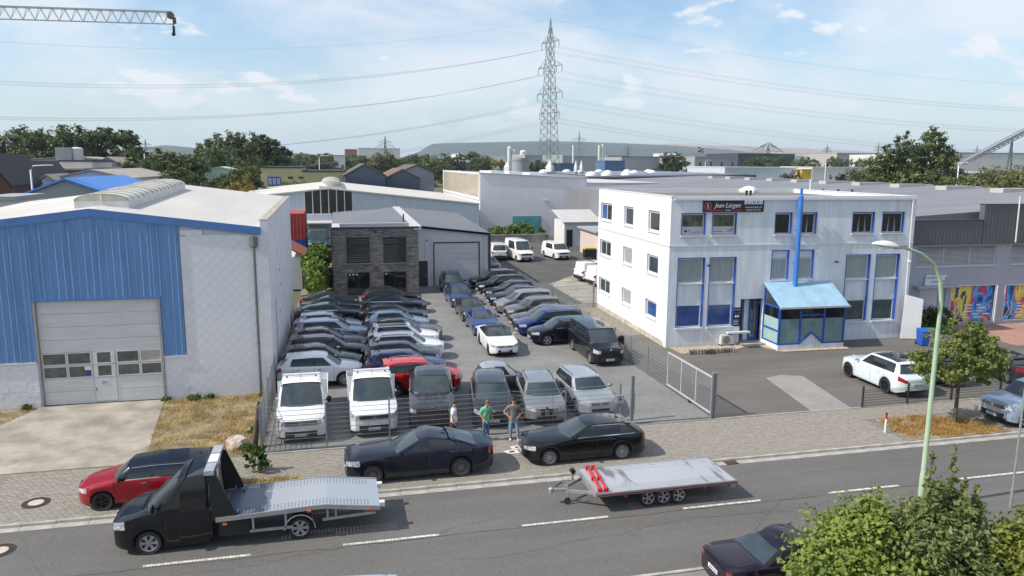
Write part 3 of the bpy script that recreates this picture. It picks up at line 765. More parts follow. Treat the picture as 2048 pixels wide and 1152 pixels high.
for x in (-2.70, 2.64): MB().box(x, -.10, 0 if x < 0 else .0, x + .10, .02, 5.04).build('door_jamb', M('grey painted steel', (.30, .31, .32), .5, var=.1), hall)
MB().box(-2.74, -.11, 5.04, 2.78, .0, 5.12).build('door_lintel', BLUE2, hall)
# roof
for sx_ in (-1, 1):
    x1 = xL if sx_ < 0 else xR - .30; e = abs(x1) * .126
    MB().add([(0, -.06, 9.26), (x1, -.06, 9.26 - e), (x1, 20.6, 9.86 - e), (0, 20.6, 9.86), (0, -.06, 9.16), (x1, -.06, 9.16 - e), (x1, 20.6, 9.76 - e), (0, 20.6, 9.76)],
             [(0, 1, 2, 3), (7, 6, 5, 4), (0, 4, 5, 1), (1, 5, 6, 2), (2, 6, 7, 3), (3, 7, 4, 0)]).build('roof', ROOFW, hall)
MB().prism_y([(-9.6, 8.62), (7.43, 8.9), (7.43, 8.8), (0, 9.80), (-9.6, 8.5)], 20.6, 20.7).build('rear_flashing', BLUE2, hall)
# barrel skylight: curb, ribs, curved sheets
sk = MB(); y0, y1, hwid = 2.0, 16.8, 1.2
zb_ = lambda y: 9.26 + .029 * y
sk.add([(-hwid, y0, zb_(y0) - .2), (hwid, y0, zb_(y0) - .2), (hwid, y1, zb_(y1) - .2), (-hwid, y1, zb_(y1) - .2), (-hwid, y0, zb_(y0) + .22), (hwid, y0, zb_(y0) + .22), (hwid, y1, zb_(y1) + .22), (-hwid, y1, zb_(y1) + .22)],
       [(0, 3, 2, 1), (4, 5, 6, 7), (0, 1, 5, 4), (1, 2, 6, 5), (2, 3, 7, 6), (3, 0, 4, 7)])
curb = sk.build('skylight_curb', M('white curb', (.62, .62, .60), .7, var=.08), hall)
POLY = M('yellowed skylight sheet', (.56, .54, .47), .35, var=.12, scale=1.2, spec=.6); RIB = M('grey rib', (.36, .35, .32), .5, var=.1)
arc = lambda t, r: (-math.cos(math.pi * t) * hwid * r, .22 + math.sin(math.pi * t) * .33 * r)
nseg = 14
for i in range(nseg):
    a, c = y0 + (y1 - y0) * i / nseg, y0 + (y1 - y0) * (i + 1) / nseg; mb = MB()
    for k in range(10):
        (xa, za), (xb, zb2) = arc(k / 10, 1), arc((k + 1) / 10, 1)
        mb.quad((xa, a, zb_(a) + za), (xb, a, zb_(a) + zb2), (xb, c, zb_(c) + zb2), (xa, c, zb_(c) + za))
    weld(mb.build('skylight_sheet', POLY, curb, 40))
    big = i in (5, 10); mb = MB(); mb.tube([(x * 1.005, a, zb_(a) + z + .01) for x, z in (arc(k / 12, 1.01) for k in range(13))], .05 if big else .022, 5); mb.build('skylight_rib', RIB, curb)
mb = MB(); mb.add([(x, y0 + .02, zb_(y0) + z) for x, z in (arc(k / 12, .98) for k in range(13))], [tuple(range(13))]); mb.build('skylight_end', M('cream end panel', (.55, .53, .40), .5, var=.08), curb, fix=False)
MB().bar((0, y0 - .01, zb_(y0) + .2), (0, y0 - .01, zb_(y0) + .54), .07).build('end_mullion', PVC, curb)
# sectional door with window band and wicket
DG = M('pale grey door panel', (.60, .61, .605), .5, var=.06, scale=.7, stretch=(1, 1, 5)); DWG = M('dusty door glass', (.10, .105, .10), .2, var=.35, scale=1.5, spec=.6)
dr = MB().box(-2.60, .10, .02, 2.64, .14, 5.0).build('sectional_door', DG, hall)
for z0, z1 in ((.03, .66), (.67, 1.28), (2.56, 3.16), (3.17, 3.78), (3.79, 4.40), (4.41, 4.99)):
    if z0 > 2: MB().box(-2.58, .075, z0, 2.62, .10, z1 - .012).build('door_section', DG, dr)
    else:
        for a, c in ((-2.58, -.42), (.58, 2.62)): MB().box(a, .075, z0, c, .10, z1 - .012).build('door_section', DG, dr)
MB().box(-.40, .06, .12, .56, .10, 1.28).build('wicket_leaf', DG, dr); MB().box(-.36, .045, .62, -.33, .06, .76).build('wicket_handle', BLACKP, dr)
for z0, z1 in ((1.30, 1.90), (1.94, 2.54)):
    for a, c, sp in ((-2.56, -1.52, 0), (-1.50, -.46, 0), (-.38, .54, .12), (.62, 1.64, 0), (1.66, 2.62, 0)):
        f = weld(wall_xz(a, c, z0, z1, [(a + .05 + sp, z0 + .05, c - .05 - sp, z1 - .05)], .05, .10).build('door_window', DG, dr))
        solid_ = (a > 1.6 and z0 > 1.9)
        MB().box(a + .05 + sp, .075, z0 + .05, c - .05 - sp, .085, z1 - .05).build('pane', M('boarded pane', (.42, .39, .36), .7, var=.1) if solid_ else DWG, f)
nb = MB().box(-.14, .052, .92, .22, .058, 1.14).build('notice', PLATE, dr)
for k in range(4): MB().box(-.11, .049, .955 + k * .045, .19 - .05 * (k % 2), .052, .972 + k * .045).build('text_line', PLATEB, nb)
MB().box(-.78, .045, 1.66, -.50, .05, 1.84).build('door_sticker', PLATE, dr)
MB().lathe([(.001, .040), (.11, .040), (.11, .048)], 14, 'y', (-.63, 0, 1.52)).build('round_sticker', PLATEB, dr)
MB().lathe([(.09, 7.35), (.17, 7.45), (.19, 7.9), (.15, 7.9), (.1, 7.5)], 4, 'z', (7.12, -.17, 0)).build('rain_hopper', M('zinc pipe', (.17, .18, .19), .5, .4, var=.1), hall)
MB().tube([(7.12, -.17, 7.4), (7.12, -.17, 1.2), (7.12, -.17, .0)], .065, 10).build('downpipe', MATS['zinc pipe'], hall, 40)
for z in (2.6, 4.6, 6.5): MB().lathe([(.08, z), (.08, z + .06)], 10, 'z', (7.12, -.17, 0)).build('pipe_clamp', MATS['zinc pipe'], hall)
cm = MB().tube([(xR + .02, 2.6, 2.85), (xR + .22, 2.6, 2.85)], .03, 8); cm.build('camera_bracket', PVC, hall)
MB().tube([(xR + .18, 2.4, 2.88), (xR + .36, 2.15, 2.80)], .065, 10).build('camera_housing', PVC, hall, 40)
MB().tube([(xR + .012, 3.4, 1.0), (xR + .012, 3.4, 4.1), (xR + .05, 3.6, 4.2)], .018, 5).build('cable_conduit', M('grey conduit', (.2, .2, .2), .6), hall)
for y, z in ((7, 5.3), (7.4, 4.4), (6.2, 3.0)): MB().cb((xR + .012, y, z), (.02, .12, .16)).build('patch', M('dark wall patch', (.1, .1, .1), .9), hall)

# ---- stone-clad building with garage in the middle
stone = thing('stone_house', 'low building clad in dark slate stone with grey garage wing and black shutters', 'building', (0, 65.4, 0))
def stonemat():
    mt = bpy.data.materials.new('stacked slate strips'); mt.use_nodes = True; t, b = nodes_of(mt); b.inputs['Roughness'].default_value = .85
    co = t.nodes.new('ShaderNodeTexCoord'); mp = t.nodes.new('ShaderNodeMapping'); mp.inputs['Rotation'].default_value = (R(90), 0, 0); t.links.new(co.outputs['Object'], mp.inputs[0])
    bk = t.nodes.new('ShaderNodeTexBrick'); t.links.new(mp.outputs[0], bk.inputs[0]); bk.inputs['Scale'].default_value = 1; bk.inputs['Brick Width'].default_value = .42; bk.inputs['Row Height'].default_value = .085; bk.inputs['Mortar Size'].default_value = .006
    bk.inputs['Color1'].default_value = (0, 0, 0, 1); bk.inputs['Color2'].default_value = (1, 1, 1, 1); bk.inputs['Mortar'].default_value = (.1, .1, .1, 1)
    n = t.nodes.new('ShaderNodeTexNoise'); n.inputs['Scale'].default_value = 1.; n.inputs['Detail'].default_value = 5; mp2 = t.nodes.new('ShaderNodeMapping'); mp2.inputs['Scale'].default_value = (1.3, 1, 7); t.links.new(co.outputs['Object'], mp2.inputs[0]); t.links.new(mp2.outputs[0], n.inputs[0])
    ad = t.nodes.new('ShaderNodeMath'); ad.operation = 'MULTIPLY_ADD'; ad.inputs[1].default_value = .35; t.links.new(bk.outputs[0], ad.inputs[0]); t.links.new(n.outputs[0], ad.inputs[2])
    r = t.nodes.new('ShaderNodeValToRGB'); cr = r.color_ramp; cr.elements[0].position = .32; cr.elements[0].color = (.05, .056, .07, 1); cr.elements[1].position = .95; cr.elements[1].color = (.30, .25, .19, 1)
    e = cr.elements.new(.52); e.color = (.105, .113, .128, 1); e = cr.elements.new(.72); e.color = (.20, .18, .155, 1)
    t.links.new(ad.outputs[0], r.inputs[0]); t.links.new(r.outputs[0], b.inputs['Base Color'])
    bp = t.nodes.new('ShaderNodeBump'); bp.inputs['Strength'].default_value = .7; bp.inputs['Distance'].default_value = .03; t.links.new(ad.outputs[0], bp.inputs['Height']); t.links.new(bp.outputs[0], b.inputs['Normal'])
    return mt
STONE = stonemat(); ANTH = M('anthracite metal', (.022, .025, .030), .45, var=.1); GRAYR = M('grey roof sheet', (.155, .165, .18), .6, var=.05, scale=.3)
GARW = M('light grey sandwich panel', (.55, .555, .58), .55, var=.03); EDGE = M('pale roof edging', (.50, .49, .51), .55, var=.05)
hs = [(.95, 2.86, 2.9, 5.12), (4.08, 2.86, 6.05, 5.12), (.95, .12, 2.88, 2.08), (4.06, .12, 6.03, 2.08)]
weld(wall_xz(-.18, 7.12, 0, 5.86, hs, 0, .3).build('slate_wall', STONE, stone))
MB().box(-.17, .302, 0, .1, 20, 5.84).build('side_wall', ANTH, stone); MB().box(6.82, .302, 0, 7.11, 20, 5.84).build('side_wall', GARW, stone)
for i, (a, z0, c, z1) in enumerate(hs):
    f = weld(wall_xz(a, c, z0, z1, [(a + .06, z0 + .05, c - .06, z1 - .06)], -.02, .16).build('window', ANTH, stone))
    if i < 2:
        for k in range(14):
            h = (z1 - z0 - .11) / 14; MB().box(a + .06, .10 + .012 * (k % 2), z0 + .05 + k * h, c - .06, .14, z0 + .05 + (k + 1) * h - .012).build('shutter_slat', ANTH, f)
        MB().box(a - .05, -.10, z0 - .06, c + .05, .02, z0 - .01).build('sill', M('grey stone sill', (.2, .2, .2), .7), f)
    else:
        MB().box(a + .06, .12, z0 + .05, c - .06, .13, z1 - .06).build('pane', DARKP, f); MB().box((a + c) / 2 + (-.02 if i == 2 else .0), .05, z0 + .05, (a + c) / 2 + .04, .12, z1 - .06).build('mullion', ANTH, f)
        for q in range(3 if i == 2 else 1): MB().box(a + .14 + q * .3, .112, z1 - .27, a + .32 + q * .3, .118, z1 - .12).build('window_sticker', PLATE, f)
MB().box(-.24, -.06, 5.86, 7.18, .10, 6.0).build('front_fascia', ANTH, stone)
for z in (5.6, 2.45): MB().box(3.38, -.12, z - .14, 3.48, -.001, z + .14).build('wall_lamp', ANTH, stone)
# roof: a long shallow gable whose front bay is sunk behind the parapet
MB().add([(-.2, 4.1, 5.86), (7.1, 4.1, 6.0), (6.7, 20.6, 6.5), (-.1, 20.6, 5.98), (-.2, 4.1, 5.7), (7.1, 4.1, 5.7), (6.7, 20.6, 5.7), (-.1, 20.6, 5.7)], [(0, 1, 2, 3), (7, 6, 5, 4), (0, 4, 5, 1), (1, 5, 6, 2), (2, 6, 7, 3), (3, 7, 4, 0)]).build('roof', GRAYR, stone)
MB().add([(7.4, 3.9, 5.78), (14.35, 3.9, 4.98), (13.9, 20.6, 5.80), (7.0, 20.6, 6.5), (7.4, 3.9, 5.6), (14.35, 3.9, 4.82), (13.9, 20.6, 5.6), (7.0, 20.6, 6.3)], [(0, 1, 2, 3), (7, 6, 5, 4), (0, 4, 5, 1), (1, 5, 6, 2), (2, 6, 7, 3), (3, 7, 4, 0)]).build('roof', GRAYR, stone)
MB().add([(6.72, -.04, 6.02), (7.4, -.04, 6.02), (7.25, 20.6, 6.56), (6.5, 20.6, 6.56), (6.72, -.04, 5.7), (7.4, -.04, 5.7), (7.25, 20.6, 5.7), (6.5, 20.6, 5.7)], [(0, 1, 2, 3), (7, 6, 5, 4), (0, 4, 5, 1), (1, 5, 6, 2), (2, 6, 7, 3), (3, 7, 4, 0)]).build('ridge_coping', EDGE, stone)
MB().box(-.22, .1, 5.70, .45, 4.1, 6.01).build('parapet_coping', EDGE, stone); MB().box(.45, 3.7, 5.70, 6.7, 4.1, 6.03).build('parapet_coping', EDGE, stone); MB().box(.45, .1, 5.5, 6.72, 3.7, 5.62).build('sunk_terrace', M('dark bitumen', (.035, .033, .034), .9, var=.2), stone)
MB().tube([(6.3, 5.0, 6.0), (6.3, 5.0, 6.75)], .07, 8).build('vent_pipe', ANTH, stone)
# garage wing front, set back
gx0, gx1 = 9.05, 13.28
weld(wall_xz(7.13, 14.2, .0, 4.86, [(gx0 - .1, 0, gx1 + .1, 4.16), (7.50, 0, 8.42, 2.42)], 4.1, 4.35).build('garage_wall', GARW, stone))
MB().add([(7.13, 4.1, 4.86), (14.2, 4.1, 4.86), (14.2, 4.1, 4.92), (7.13, 4.1, 5.70), (7.13, 4.35, 4.86), (14.2, 4.35, 4.86), (14.2, 4.35, 4.92), (7.13, 4.35, 5.70)], [(0, 1, 2, 3), (7, 6, 5, 4), (0, 4, 5, 1), (1, 5, 6, 2), (2, 6, 7, 3), (3, 7, 4, 0)]).build('garage_gable', GARW, stone)
MB().bar((7.1, 3.98, 5.66), (14.4, 3.98, 4.86), .16, .2).build('eave_fascia', ANTH, stone)
MB().box(14.2, 4.0, 0, 14.42, 20.5, 4.75).build('end_wall', ANTH, stone)
for x in (7.62 + .5, 8.74, 13.72): MB().box(x, 4.085, 2.5 if x < 8.5 else .3, x + .015, 4.1, 4.9).build('panel_joint', M('grey joint', (.25, .25, .27), .7), stone)
gd = weld(wall_xz(gx0 - .1, gx1 + .1, 0, 4.16, [(gx0, -.01, gx1, 4.06)], 4.06, 4.16).build('garage_door', ANTH, stone))
for k in range(8): MB().box(gx0, 4.13, .03 + k * .503, gx1, 4.17, .03 + (k + 1) * .503 - .014).build('door_section', GARW, gd)
ed = MB().box(7.5, 4.14, 0, 8.42, 4.2, 2.42).build('entry_door', ANTH, stone); MB().cb((8.3, 4.11, 1.05), (.03, .04, .16)).build('door_handle', CHROME, ed)
MB().cb((8.35, 4.03, 4.35), (.09, .14, .1)).build('wall_camera', ANTH, stone)
MB().tube([(-.26, -.03, 5.9), (-.26, -.03, 0)], .06, 8).build('downpipe', ANTH, stone)
# ---------------------------------------------------------------- white office block
OX, OY, OA = 20.18, 42.63, R(-1.79)
off = thing('office_building', 'white three storey office block with blue trimmed windows and glazed blue porch', 'office building', (OX, OY, 0), OA)
BT = M('cobalt blue trim', (.022, .085, .40), .4, var=.06); OW, OD, OH = 17.25, 14.2, 9.5
RENDER = M('white office render', (.70, .725, .765), .9, var=.11, scale=1.1, bump=.35, bscale=16, stretch=(2.2, 2.2, .28), detail=10)  # blue of the shaded front put into the white; streaks are dirt
top_w = [(.69, 2.32), (2.75, 4.42), (7.06, 8.26), (8.83, 10.02), (12.58, 14.20), (14.78, 16.42)]
tall_w = [(.58, 2.42), (2.72, 4.56), (12.36, 14.18), (14.58, 16.36)]
mid_w = [(6.98, 8.22), (8.74, 10.0)]
holes = [(a, 7.10, c, 8.52) for a, c in top_w] + [(a, 1.22, c, 5.74) for a, c in tall_w] + [(a, 4.10, c, 6.12) for a, c in mid_w] + [(5.02, .0, 6.62, 3.0), (11.36, 0, 12.04, 3.0)]
weld(wall_xz(0, OW, 0, OH, holes, 0, .32).build('front_wall', RENDER, off))
# left wall, drawn along y
lw = [(1.72, 3.66), (6.44, 8.32), (11.0, 13.68)]; lz = [(7.12, 8.5), (4.34, 5.6), (1.40, 2.58)]
lh = [(a, z0, c, z1) for a, c in lw for z0, z1 in lz]
b = wall_xz(.32, OD, 0, OH, lh, 0, .32); b.v = [(y, x, z) for x, y, z in b.v]
weld(b.build('left_wall', WHITEP, off))
MB().box(OW - .3, .322, 0, OW, OD, OH).build('right_wall', WHITEP, off); MB().box(.33, OD - .3, 0, OW - .3, OD, OH).build('rear_wall', WHITEP, off)
MB().box(.3, .3, 9.0, OW - .3, OD - .3, 9.22).build('roof', M('grey brown bitumen roof', (.16, .15, .135), .9, var=.15, scale=.5, detail=8), off)
for a in ((-.03, -.03, OW + .03, .33), (-.03, .33, .33, OD), (OW - .33, .33, OW + .03, OD), (.33, OD - .3, OW - .33, OD + .03)):
    MB().box(a[0], a[1], OH - .001, a[2], a[3], OH + .05).build('coping', PVC, off)
MB().box(.15, -.12, 9.30, OW + .15, -.005, 9.42).build('eaves_gutter', PVC, off)
MB().box(-.02, -.035, 6.42, OW + .02, -.001, 6.53).build('string_course', PVC, off)
MB().box(-.035, -.03, 6.42, -.001, OD, 6.53).build('string_course', PVC, off)
def blue_reveal(a, z0, c, z1):
    weld(wall_xz(a, c, z0, z1, [(a + .05, z0 + .03, c - .05, z1 - .05)], -.012, .17).build('blue_reveal', BT, off))
gl_top = [PANE, PANE, DARKP, BLUEGL, DARKP, BLUEGL]
INT = M('room seen through glass', (.10, .105, .085), .08, var=.6, scale=2.2, spec=.8)
for i, (a, c) in enumerate(top_w):
    blue_reveal(a, 7.10, c, 8.52)
    f = framed_window(off, a + .06, 7.14, c - .06, 8.46, .12, [INT, INT, DARKP, DARKP, DARKP, DARKP][i], sill=False)
    MB().box(a - .02, -.09, 7.05, c + .02, .16, 7.13).build('sill', PVC, f)
    if i < 2:
        st = MB().box(a + .14, .138, 7.22, c - .14, .146, 7.66).build('frosted_strip', M('frosted film', (.50, .53, .55), .4, var=.05), f)
        if i == 0:
            MB().lathe([(.001, .130), (.085, .130), (.085, .137)], 16, 'y', (a + .38, 0, 7.38)).build('black_dot_logo', INKY, st)
            for k in range(3): MB().box(a + .52, .131, 7.36 + k * .05, a + .66, .137, 7.375 + k * .05).build('text_line', INKY, st)
            MB().box(a + .78, .131, 7.31, c - .2, .137, 7.335).build('text_line', INKY, st)
        else:
            MB().box(a + .17, .131, 7.33, a + .78, .137, 7.36).build('text_line', INKY, st)
            for k in range(5): MB().box(c - .26 - .11 * k, .131, 7.56 - .055 * k, c - .18, .137, 7.575 - .055 * k).build('text_line', INKY, st)
    if i in (3, 4, 5):
        for q in range(2): MB().add([(a + .5 + q * .5, .145, 7.22), (a + .62 + q * .5, .145, 7.22), (a + .60 + q * .42, .145, 8.3)], [(0, 1, 2)]).build('curtain', M('pale curtain', (.35, .30, .42), .8), f, fix=False)
for i, (a, c) in enumerate(tall_w):
    blue_reveal(a, 1.22, c, 5.74)
    g1 = BLIND; g2 = BLUEGL if i < 2 else M('green tinted pane', (.05, .085, .085), .06, var=.3, scale=1.2, spec=.8)
    f = framed_window(off, a + .06, 4.10, c - .09, 5.68, .12, g1, sill=False); MB().box(a + .04, .02, 4.02, c - .04, .16, 4.10).build('sill', PVC, f)
    MB().box(a + .06, .13, 2.72, c - .06, .16, 4.02).build('white_panel', RENDER, off)
    f = framed_window(off, a + .06, 1.28, c - .09, 2.72, .12, g2, sill=False); MB().box(a - .02, -.09, 1.15, c + .02, .16, 1.26).build('sill', PVC, f)
for a, c in mid_w:
    blue_reveal(a, 4.10, c, 6.12)
    MB().box(a + .06, .12, 5.62, c - .06, .18, 6.06).build('transom_panel', PVC, off)
    f = framed_window(off, a + .06, 4.20, c - .06, 5.60, .12, BLIND, sill=False); MB().box(a, -.05, 4.08, c, .16, 4.19).build('sill', PVC, f)
for (a, c) in lw:
    for r_, (z0, z1) in enumerate(lz):
        dbl = a > 9; fl = ['DARKP']
        gl = {0: [DARKP, BLUEGL] if dbl else PANE, 1: PANE if dbl or a < 3 else BLIND, 2: PANE if dbl else (BLIND if a > 5 else BLUEGL)}[r_]
        w = wall_xz(a + .05, c - .05, z0 + .04, z1 - .04, [(a + .15, z0 + .14, (a + c) / 2 - .05, z1 - .14), ((a + c) / 2 + .05, z0 + .14, c - .15, z1 - .14)] if dbl else [(a + .17, z0 + .14, c - .17, z1 - .14)], .10, .16)
        w.v = [(y, x, z) for x, y, z in w.v]; f = weld(w.build('window', PVC, off))
        for i, (p, q) in enumerate([(a + .15, (a + c) / 2 - .05), ((a + c) / 2 + .05, c - .15)] if dbl else [(a + .17, c - .17)]):
            MB().box(.13, p - .005, z0 + .135, .138, q + .005, z1 - .135).build('pane', gl[i] if isinstance(gl, list) else gl, f)
        MB().box(-.07, a, z0 - .05, .14, c, z0 + .035).build('sill', PVC, f)
MB().box(-.012, .4, 0, -.001, OD, .34).build('plinth', M('stained plinth', (.45, .42, .36), .9, var=.25, scale=2), off)
# entrance recess on the left of the porch
MB().box(5.05, 1.3, .0, 6.60, 1.36, 3.0).build('recess_back', RENDER, off)
ef = weld(wall_xz(5.06, 5.62, .22, 2.95, [(5.14, .4, 5.54, 2.8)], .9, .98).build('entrance_door', BT, off)); MB().box(5.14, .93, .4, 5.54, .945, 2.8).build('pane', DARKP, ef)
ef = weld(wall_xz(5.95, 6.58, .22, 2.95, [(6.02, .4, 6.5, 1.45), (6.02, 1.55, 6.5, 2.82)], .5, .58).build('side_light', BT, off)); MB().box(6.02, .53, .4, 6.5, .545, 2.82).build('pane', PANE, ef)
MB().box(5.62, .6, .1, 5.95, 1.0, 3.0).build('recess_pier', RENDER, off)
MB().box(4.95, -.6, 0, 6.7, 1.2, .16).build('entrance_step', KERBM, off); MB().box(5.25, -.9, .0, 6.1, -.62, .02).build('door_mat', BLACKP, off)
MB().box(11.36, .9, 0, 12.04, .96, 3.0).build('recess_back', RENDER, off)
mp_ = MB().box(4.50, -.05, 1.24, 5.02, -.005, 2.46).build('door_sign', INKY, off)
for x, z in ((.03, 0), (.19, 0), (.35, 0), (.10, -.21), (.26, -.21)): MB().box(4.53 + x, -.056, 2.04 + z, 4.66 + x, -.051, 2.18 + z).build('pictogram', [BLUEGL, LAMPR, PLATEB, PLATE, PLATE][int((x * 31) % 5)], mp_)
lettering('Jean Lürgen', .10, PLATE, (4.76, -.056, 2.30), (math.pi / 2, 0, 0), mp_, shear=.3)
for k in range(4): MB().box(4.54 + .02 * (k % 2), -.056, 1.36 + k * .09, 4.92 - .05 * (k % 2), -.051, 1.385 + k * .09).build('text_line', PLATE, mp_)
# porch: glazed box with a lean-to roof
FROST = M('sea green frosted glass', (.17, .27, .27), .15, var=.15, scale=.9, spec=.7); FROST2 = M('frosted glass with painted light', (.34, .50, .48), .2, var=.08, spec=.6)  # side panes take a paler copy, sunlight put into its colour
po = thing('entrance_porch', 'blue framed glass porch with pale blue sheet roof at the office entrance', 'porch', (OX + 6.62 * math.cos(OA) , OY + 6.62 * math.sin(OA), 0), OA)
pw_, pd_ = 4.62, -1.95
MB().box(0, pd_, 0, pw_, -.01, .36).build('base_wall', RENDER, po)
MB().prism_y([(1.5, .36), (3.1, .36), (2.3, 1.05)], pd_ + .03, pd_ + .09).build('chevron_panel', RENDER, po)
for p0, p1 in (((1.45, pd_ - .005, .40), (2.3, pd_ - .005, 1.12)), ((2.3, pd_ - .005, 1.12), (3.15, pd_ - .005, .40))): MB().bar(p0, p1, .06, .09).build('frame_bar', BT, po)
MB().box(0, pd_, .36, 1.5, pd_ + .1, .45).build('frame_bar', BT, po); MB().box(3.1, pd_, .36, pw_, pd_ + .1, .45).build('frame_bar', BT, po)
for x in (0, 1.42, 3.08, pw_ - .12): MB().box(x, pd_ - .004, .45, x + .12, pd_ + .1, 2.75).build('post', BT, po)
MB().box(0, pd_ - .002, 2.66, pw_, pd_ + .1, 2.78).build('head_rail', BT, po); MB().box(1.54, pd_ + .0, 2.18, 3.08, pd_ + .1, 2.27).build('transom', BT, po)
for a, c in ((.12, 1.42), (1.54, 3.08), (3.2, pw_ - .12)):
    MB().box(a, pd_ + .04, .45, c, pd_ + .05, 2.0).build('frosted_pane', FROST, po); MB().box(a, pd_ + .04, 2.0, c, pd_ + .05, 2.66).build('clear_pane', DARKP, po)
for sx_, x in ((0, 0), (1, pw_ - .1)):
    for z in (.36, 1.2, 2.66): MB().box(x, pd_ + .1, z, x + .1, -.02, z + .1).build('frame_bar', BT, po)
    MB().box(x, -.13, .46, x + .1, -.02, 3.7).build('post', BT, po)
    MB().box(x + .04, pd_ + .1, .46, x + .05, -.13, 2.0).build('frosted_pane', FROST2, po); MB().box(x + .04, pd_ + .1, 2.0, x + .05, -.13, 2.66).build('clear_pane', DARKP, po)
    MB().add([(x + .045, pd_ + .1, 2.76), (x + .045, -.13, 2.76), (x + .045, -.13, 3.72)], [(0, 1, 2)]).build('gable_pane', PANE, po, fix=False)
    MB().bar((x + .05, pd_ - .1, 2.72), (x + .05, -.02, 3.92), .08, .14).build('rafter', BT, po)
SKYR = M('weathered pale blue sheet', (.29, .47, .60), .45, var=.12, scale=1.3, detail=8)
for i in range(3):
    a, c = -.1 + i * (pw_ + .2) / 3, -.1 + (i + 1) * (pw_ + .2) / 3 - .012
    MB().add([(a, pd_ - .2, 2.80), (c, pd_ - .2, 2.80), (c, -.02, 4.06), (a, -.02, 4.06), (a, pd_ - .2, 2.76), (c, pd_ - .2, 2.76), (c, -.02, 4.02), (a, -.02, 4.02)], [(0, 1, 2, 3), (7, 6, 5, 4), (0, 4, 5, 1), (1, 5, 6, 2), (2, 6, 7, 3), (3, 7, 4, 0)]).build('roof_sheet', SKYR, po)
MB().box(-.12, pd_ - .28, 2.70, pw_ + .12, pd_ - .2, 2.82).build('gutter', EDGE, po)
# flue pipe, sign, air conditioners, cameras
fl = thing('flue_pipe', 'tall blue flue pipe rising above the porch roof past the office eaves', 'pipe', (OX + 8.55 * math.cos(OA), OY + 8.55 * math.sin(OA) - .35, 0), OA)
MB().tube([(0, 0, 3.45), (0, 0, 9.2)], .155, 14).build('lower_pipe', M('bright blue pipe', (.045, .19, .56), .4, var=.12, scale=2), fl, 40)
MB().tube([(0, 0, 9.2), (0, 0, 9.55), (0, 0, 9.6), (0, 0, 10.05)], [.155, .155, .09, .09], 14).build('upper_pipe', MATS['bright blue pipe'], fl, 40)
for z in (5.3, 7.4, 8.9): MB().box(-.05, 0, z, .05, .36, z + .05).build('wall_bracket', BT, fl)
sg = thing('shop_sign', 'black company sign with white script and red line under the office eaves', 'sign', (OX + 2.07 * math.cos(OA), OY + 2.07 * math.sin(OA), 0), OA)
MB().box(0, -.11, 8.58, 4.10, -.03, 9.37).build('board', M('black sign board', (.010, .011, .014), .5, var=.05), sg)
REDP = M('sign red', (.50, .045, .07), .5, var=0); RW = (math.pi / 2, 0, 0)
MB().lathe([(.245, -.118), (.245, -.111), (.20, -.111), (.20, -.118), (.245, -.118)], 28, 'y', (.31, 0, 8.94), closed=False).build('ring', REDP, sg)
lettering('JL', .19, PLATE, (.31, -.113, 8.96), RW, sg, 'monogram', space=.75); lettering('D', .19, PLATE, (.33, -.113, 8.80), RW, sg, 'monogram')
lettering('Jean Lürgen', .40, PLATE, (1.62, -.113, 8.86), RW, sg, shear=.35, space=.93)
lettering('GmbH', .13, PLATE, (1.66, -.113, 8.655), RW, sg)
MB().box(.31, -.117, 8.665, 1.36, -.111, 8.705).build('red_line', REDP, sg); MB().box(1.98, -.117, 8.665, 2.62, -.111, 8.705).build('red_line', REDP, sg)
icon = [PLATEB, M('sand print', (.45, .42, .32), .6), PLATEB, REDP, M('sky print', (.1, .3, .6), .6)]
for i in range(5):
    x = 2.76 + i * .255; t_ = MB().box(x, -.117, 9.06, x + .22, -.111, 9.30).build('pictogram_tile', PLATE, sg)
    if i == 0:
        for q in range(3):
            an = q * math.pi / 3; MB().bar((x + .11 - .08 * math.cos(an), -.12, 9.18 - .08 * math.sin(an)), (x + .11 + .08 * math.cos(an), -.12, 9.18 + .08 * math.sin(an)), .03, .006).build('symbol', icon[0], t_)
    elif i in (2, 3): MB().prism_y([(x + .11, 9.28), (x + .17, 9.18), (x + .16, 9.12), (x + .11, 9.09), (x + .06, 9.12), (x + .05, 9.18)], -.122, -.1175).build('symbol', icon[i], t_)
    elif i == 1: MB().box(x + .05, -.122, 9.11, x + .17, -.1175, 9.25).build('symbol', icon[1], t_)
    else: MB().lathe([(.075, -.122), (.075, -.1175), (.045, -.1175), (.045, -.122)], 14, 'y', (x + .11, 0, 9.17), closed=False).build('symbol', icon[4], t_)
MB().box(2.74, -.117, 8.98, 4.06, -.111, 9.03).build('blue_strip', PLATEB, sg)
lettering('www.jean-luergen.de', .135, PLATE, (3.38, -.113, 8.83), RW, sg); lettering('02 28 371 86 73 53', .125, PLATE, (3.38, -.113, 8.66), RW, sg)
def aircon(px, py, lab):
    p = G(px, py); t = thing('air_conditioner', lab, 'air conditioner', (p.x, p.y, 0), OA, 'outdoor air conditioner units')
    MB().box(-.43, -.17, .14, .43, .17, .74).build('casing', M('cream casing', (.60, .58, .52), .5, var=.05), t)
    gr = MB().lathe([(.001, -.19), (.08, -.19), (.24, -.185), (.25, -.171)], 20, 'y', (-.08, 0, .44)).build('fan_grille', M('dark grille', (.12, .12, .11), .6), t, 40)
    for k in range(3): MB().lathe([(.07 + k * .06, -.194), (.085 + k * .06, -.194)], 20, 'y', (-.08, 0, .44), closed=False).build('grille_ring', MATS['cream casing'], gr, fix=False)
    for x in (-.35, .35): MB().box(x - .06, -.2, 0, x + .06, .2, .14).build('foot', BLACKP, t)
aircon(1452, 692, 'cream air conditioner unit on the gravel bed left of the porch')
aircon(1797, 672, 'cream air conditioner unit beside the white board at the office corner')
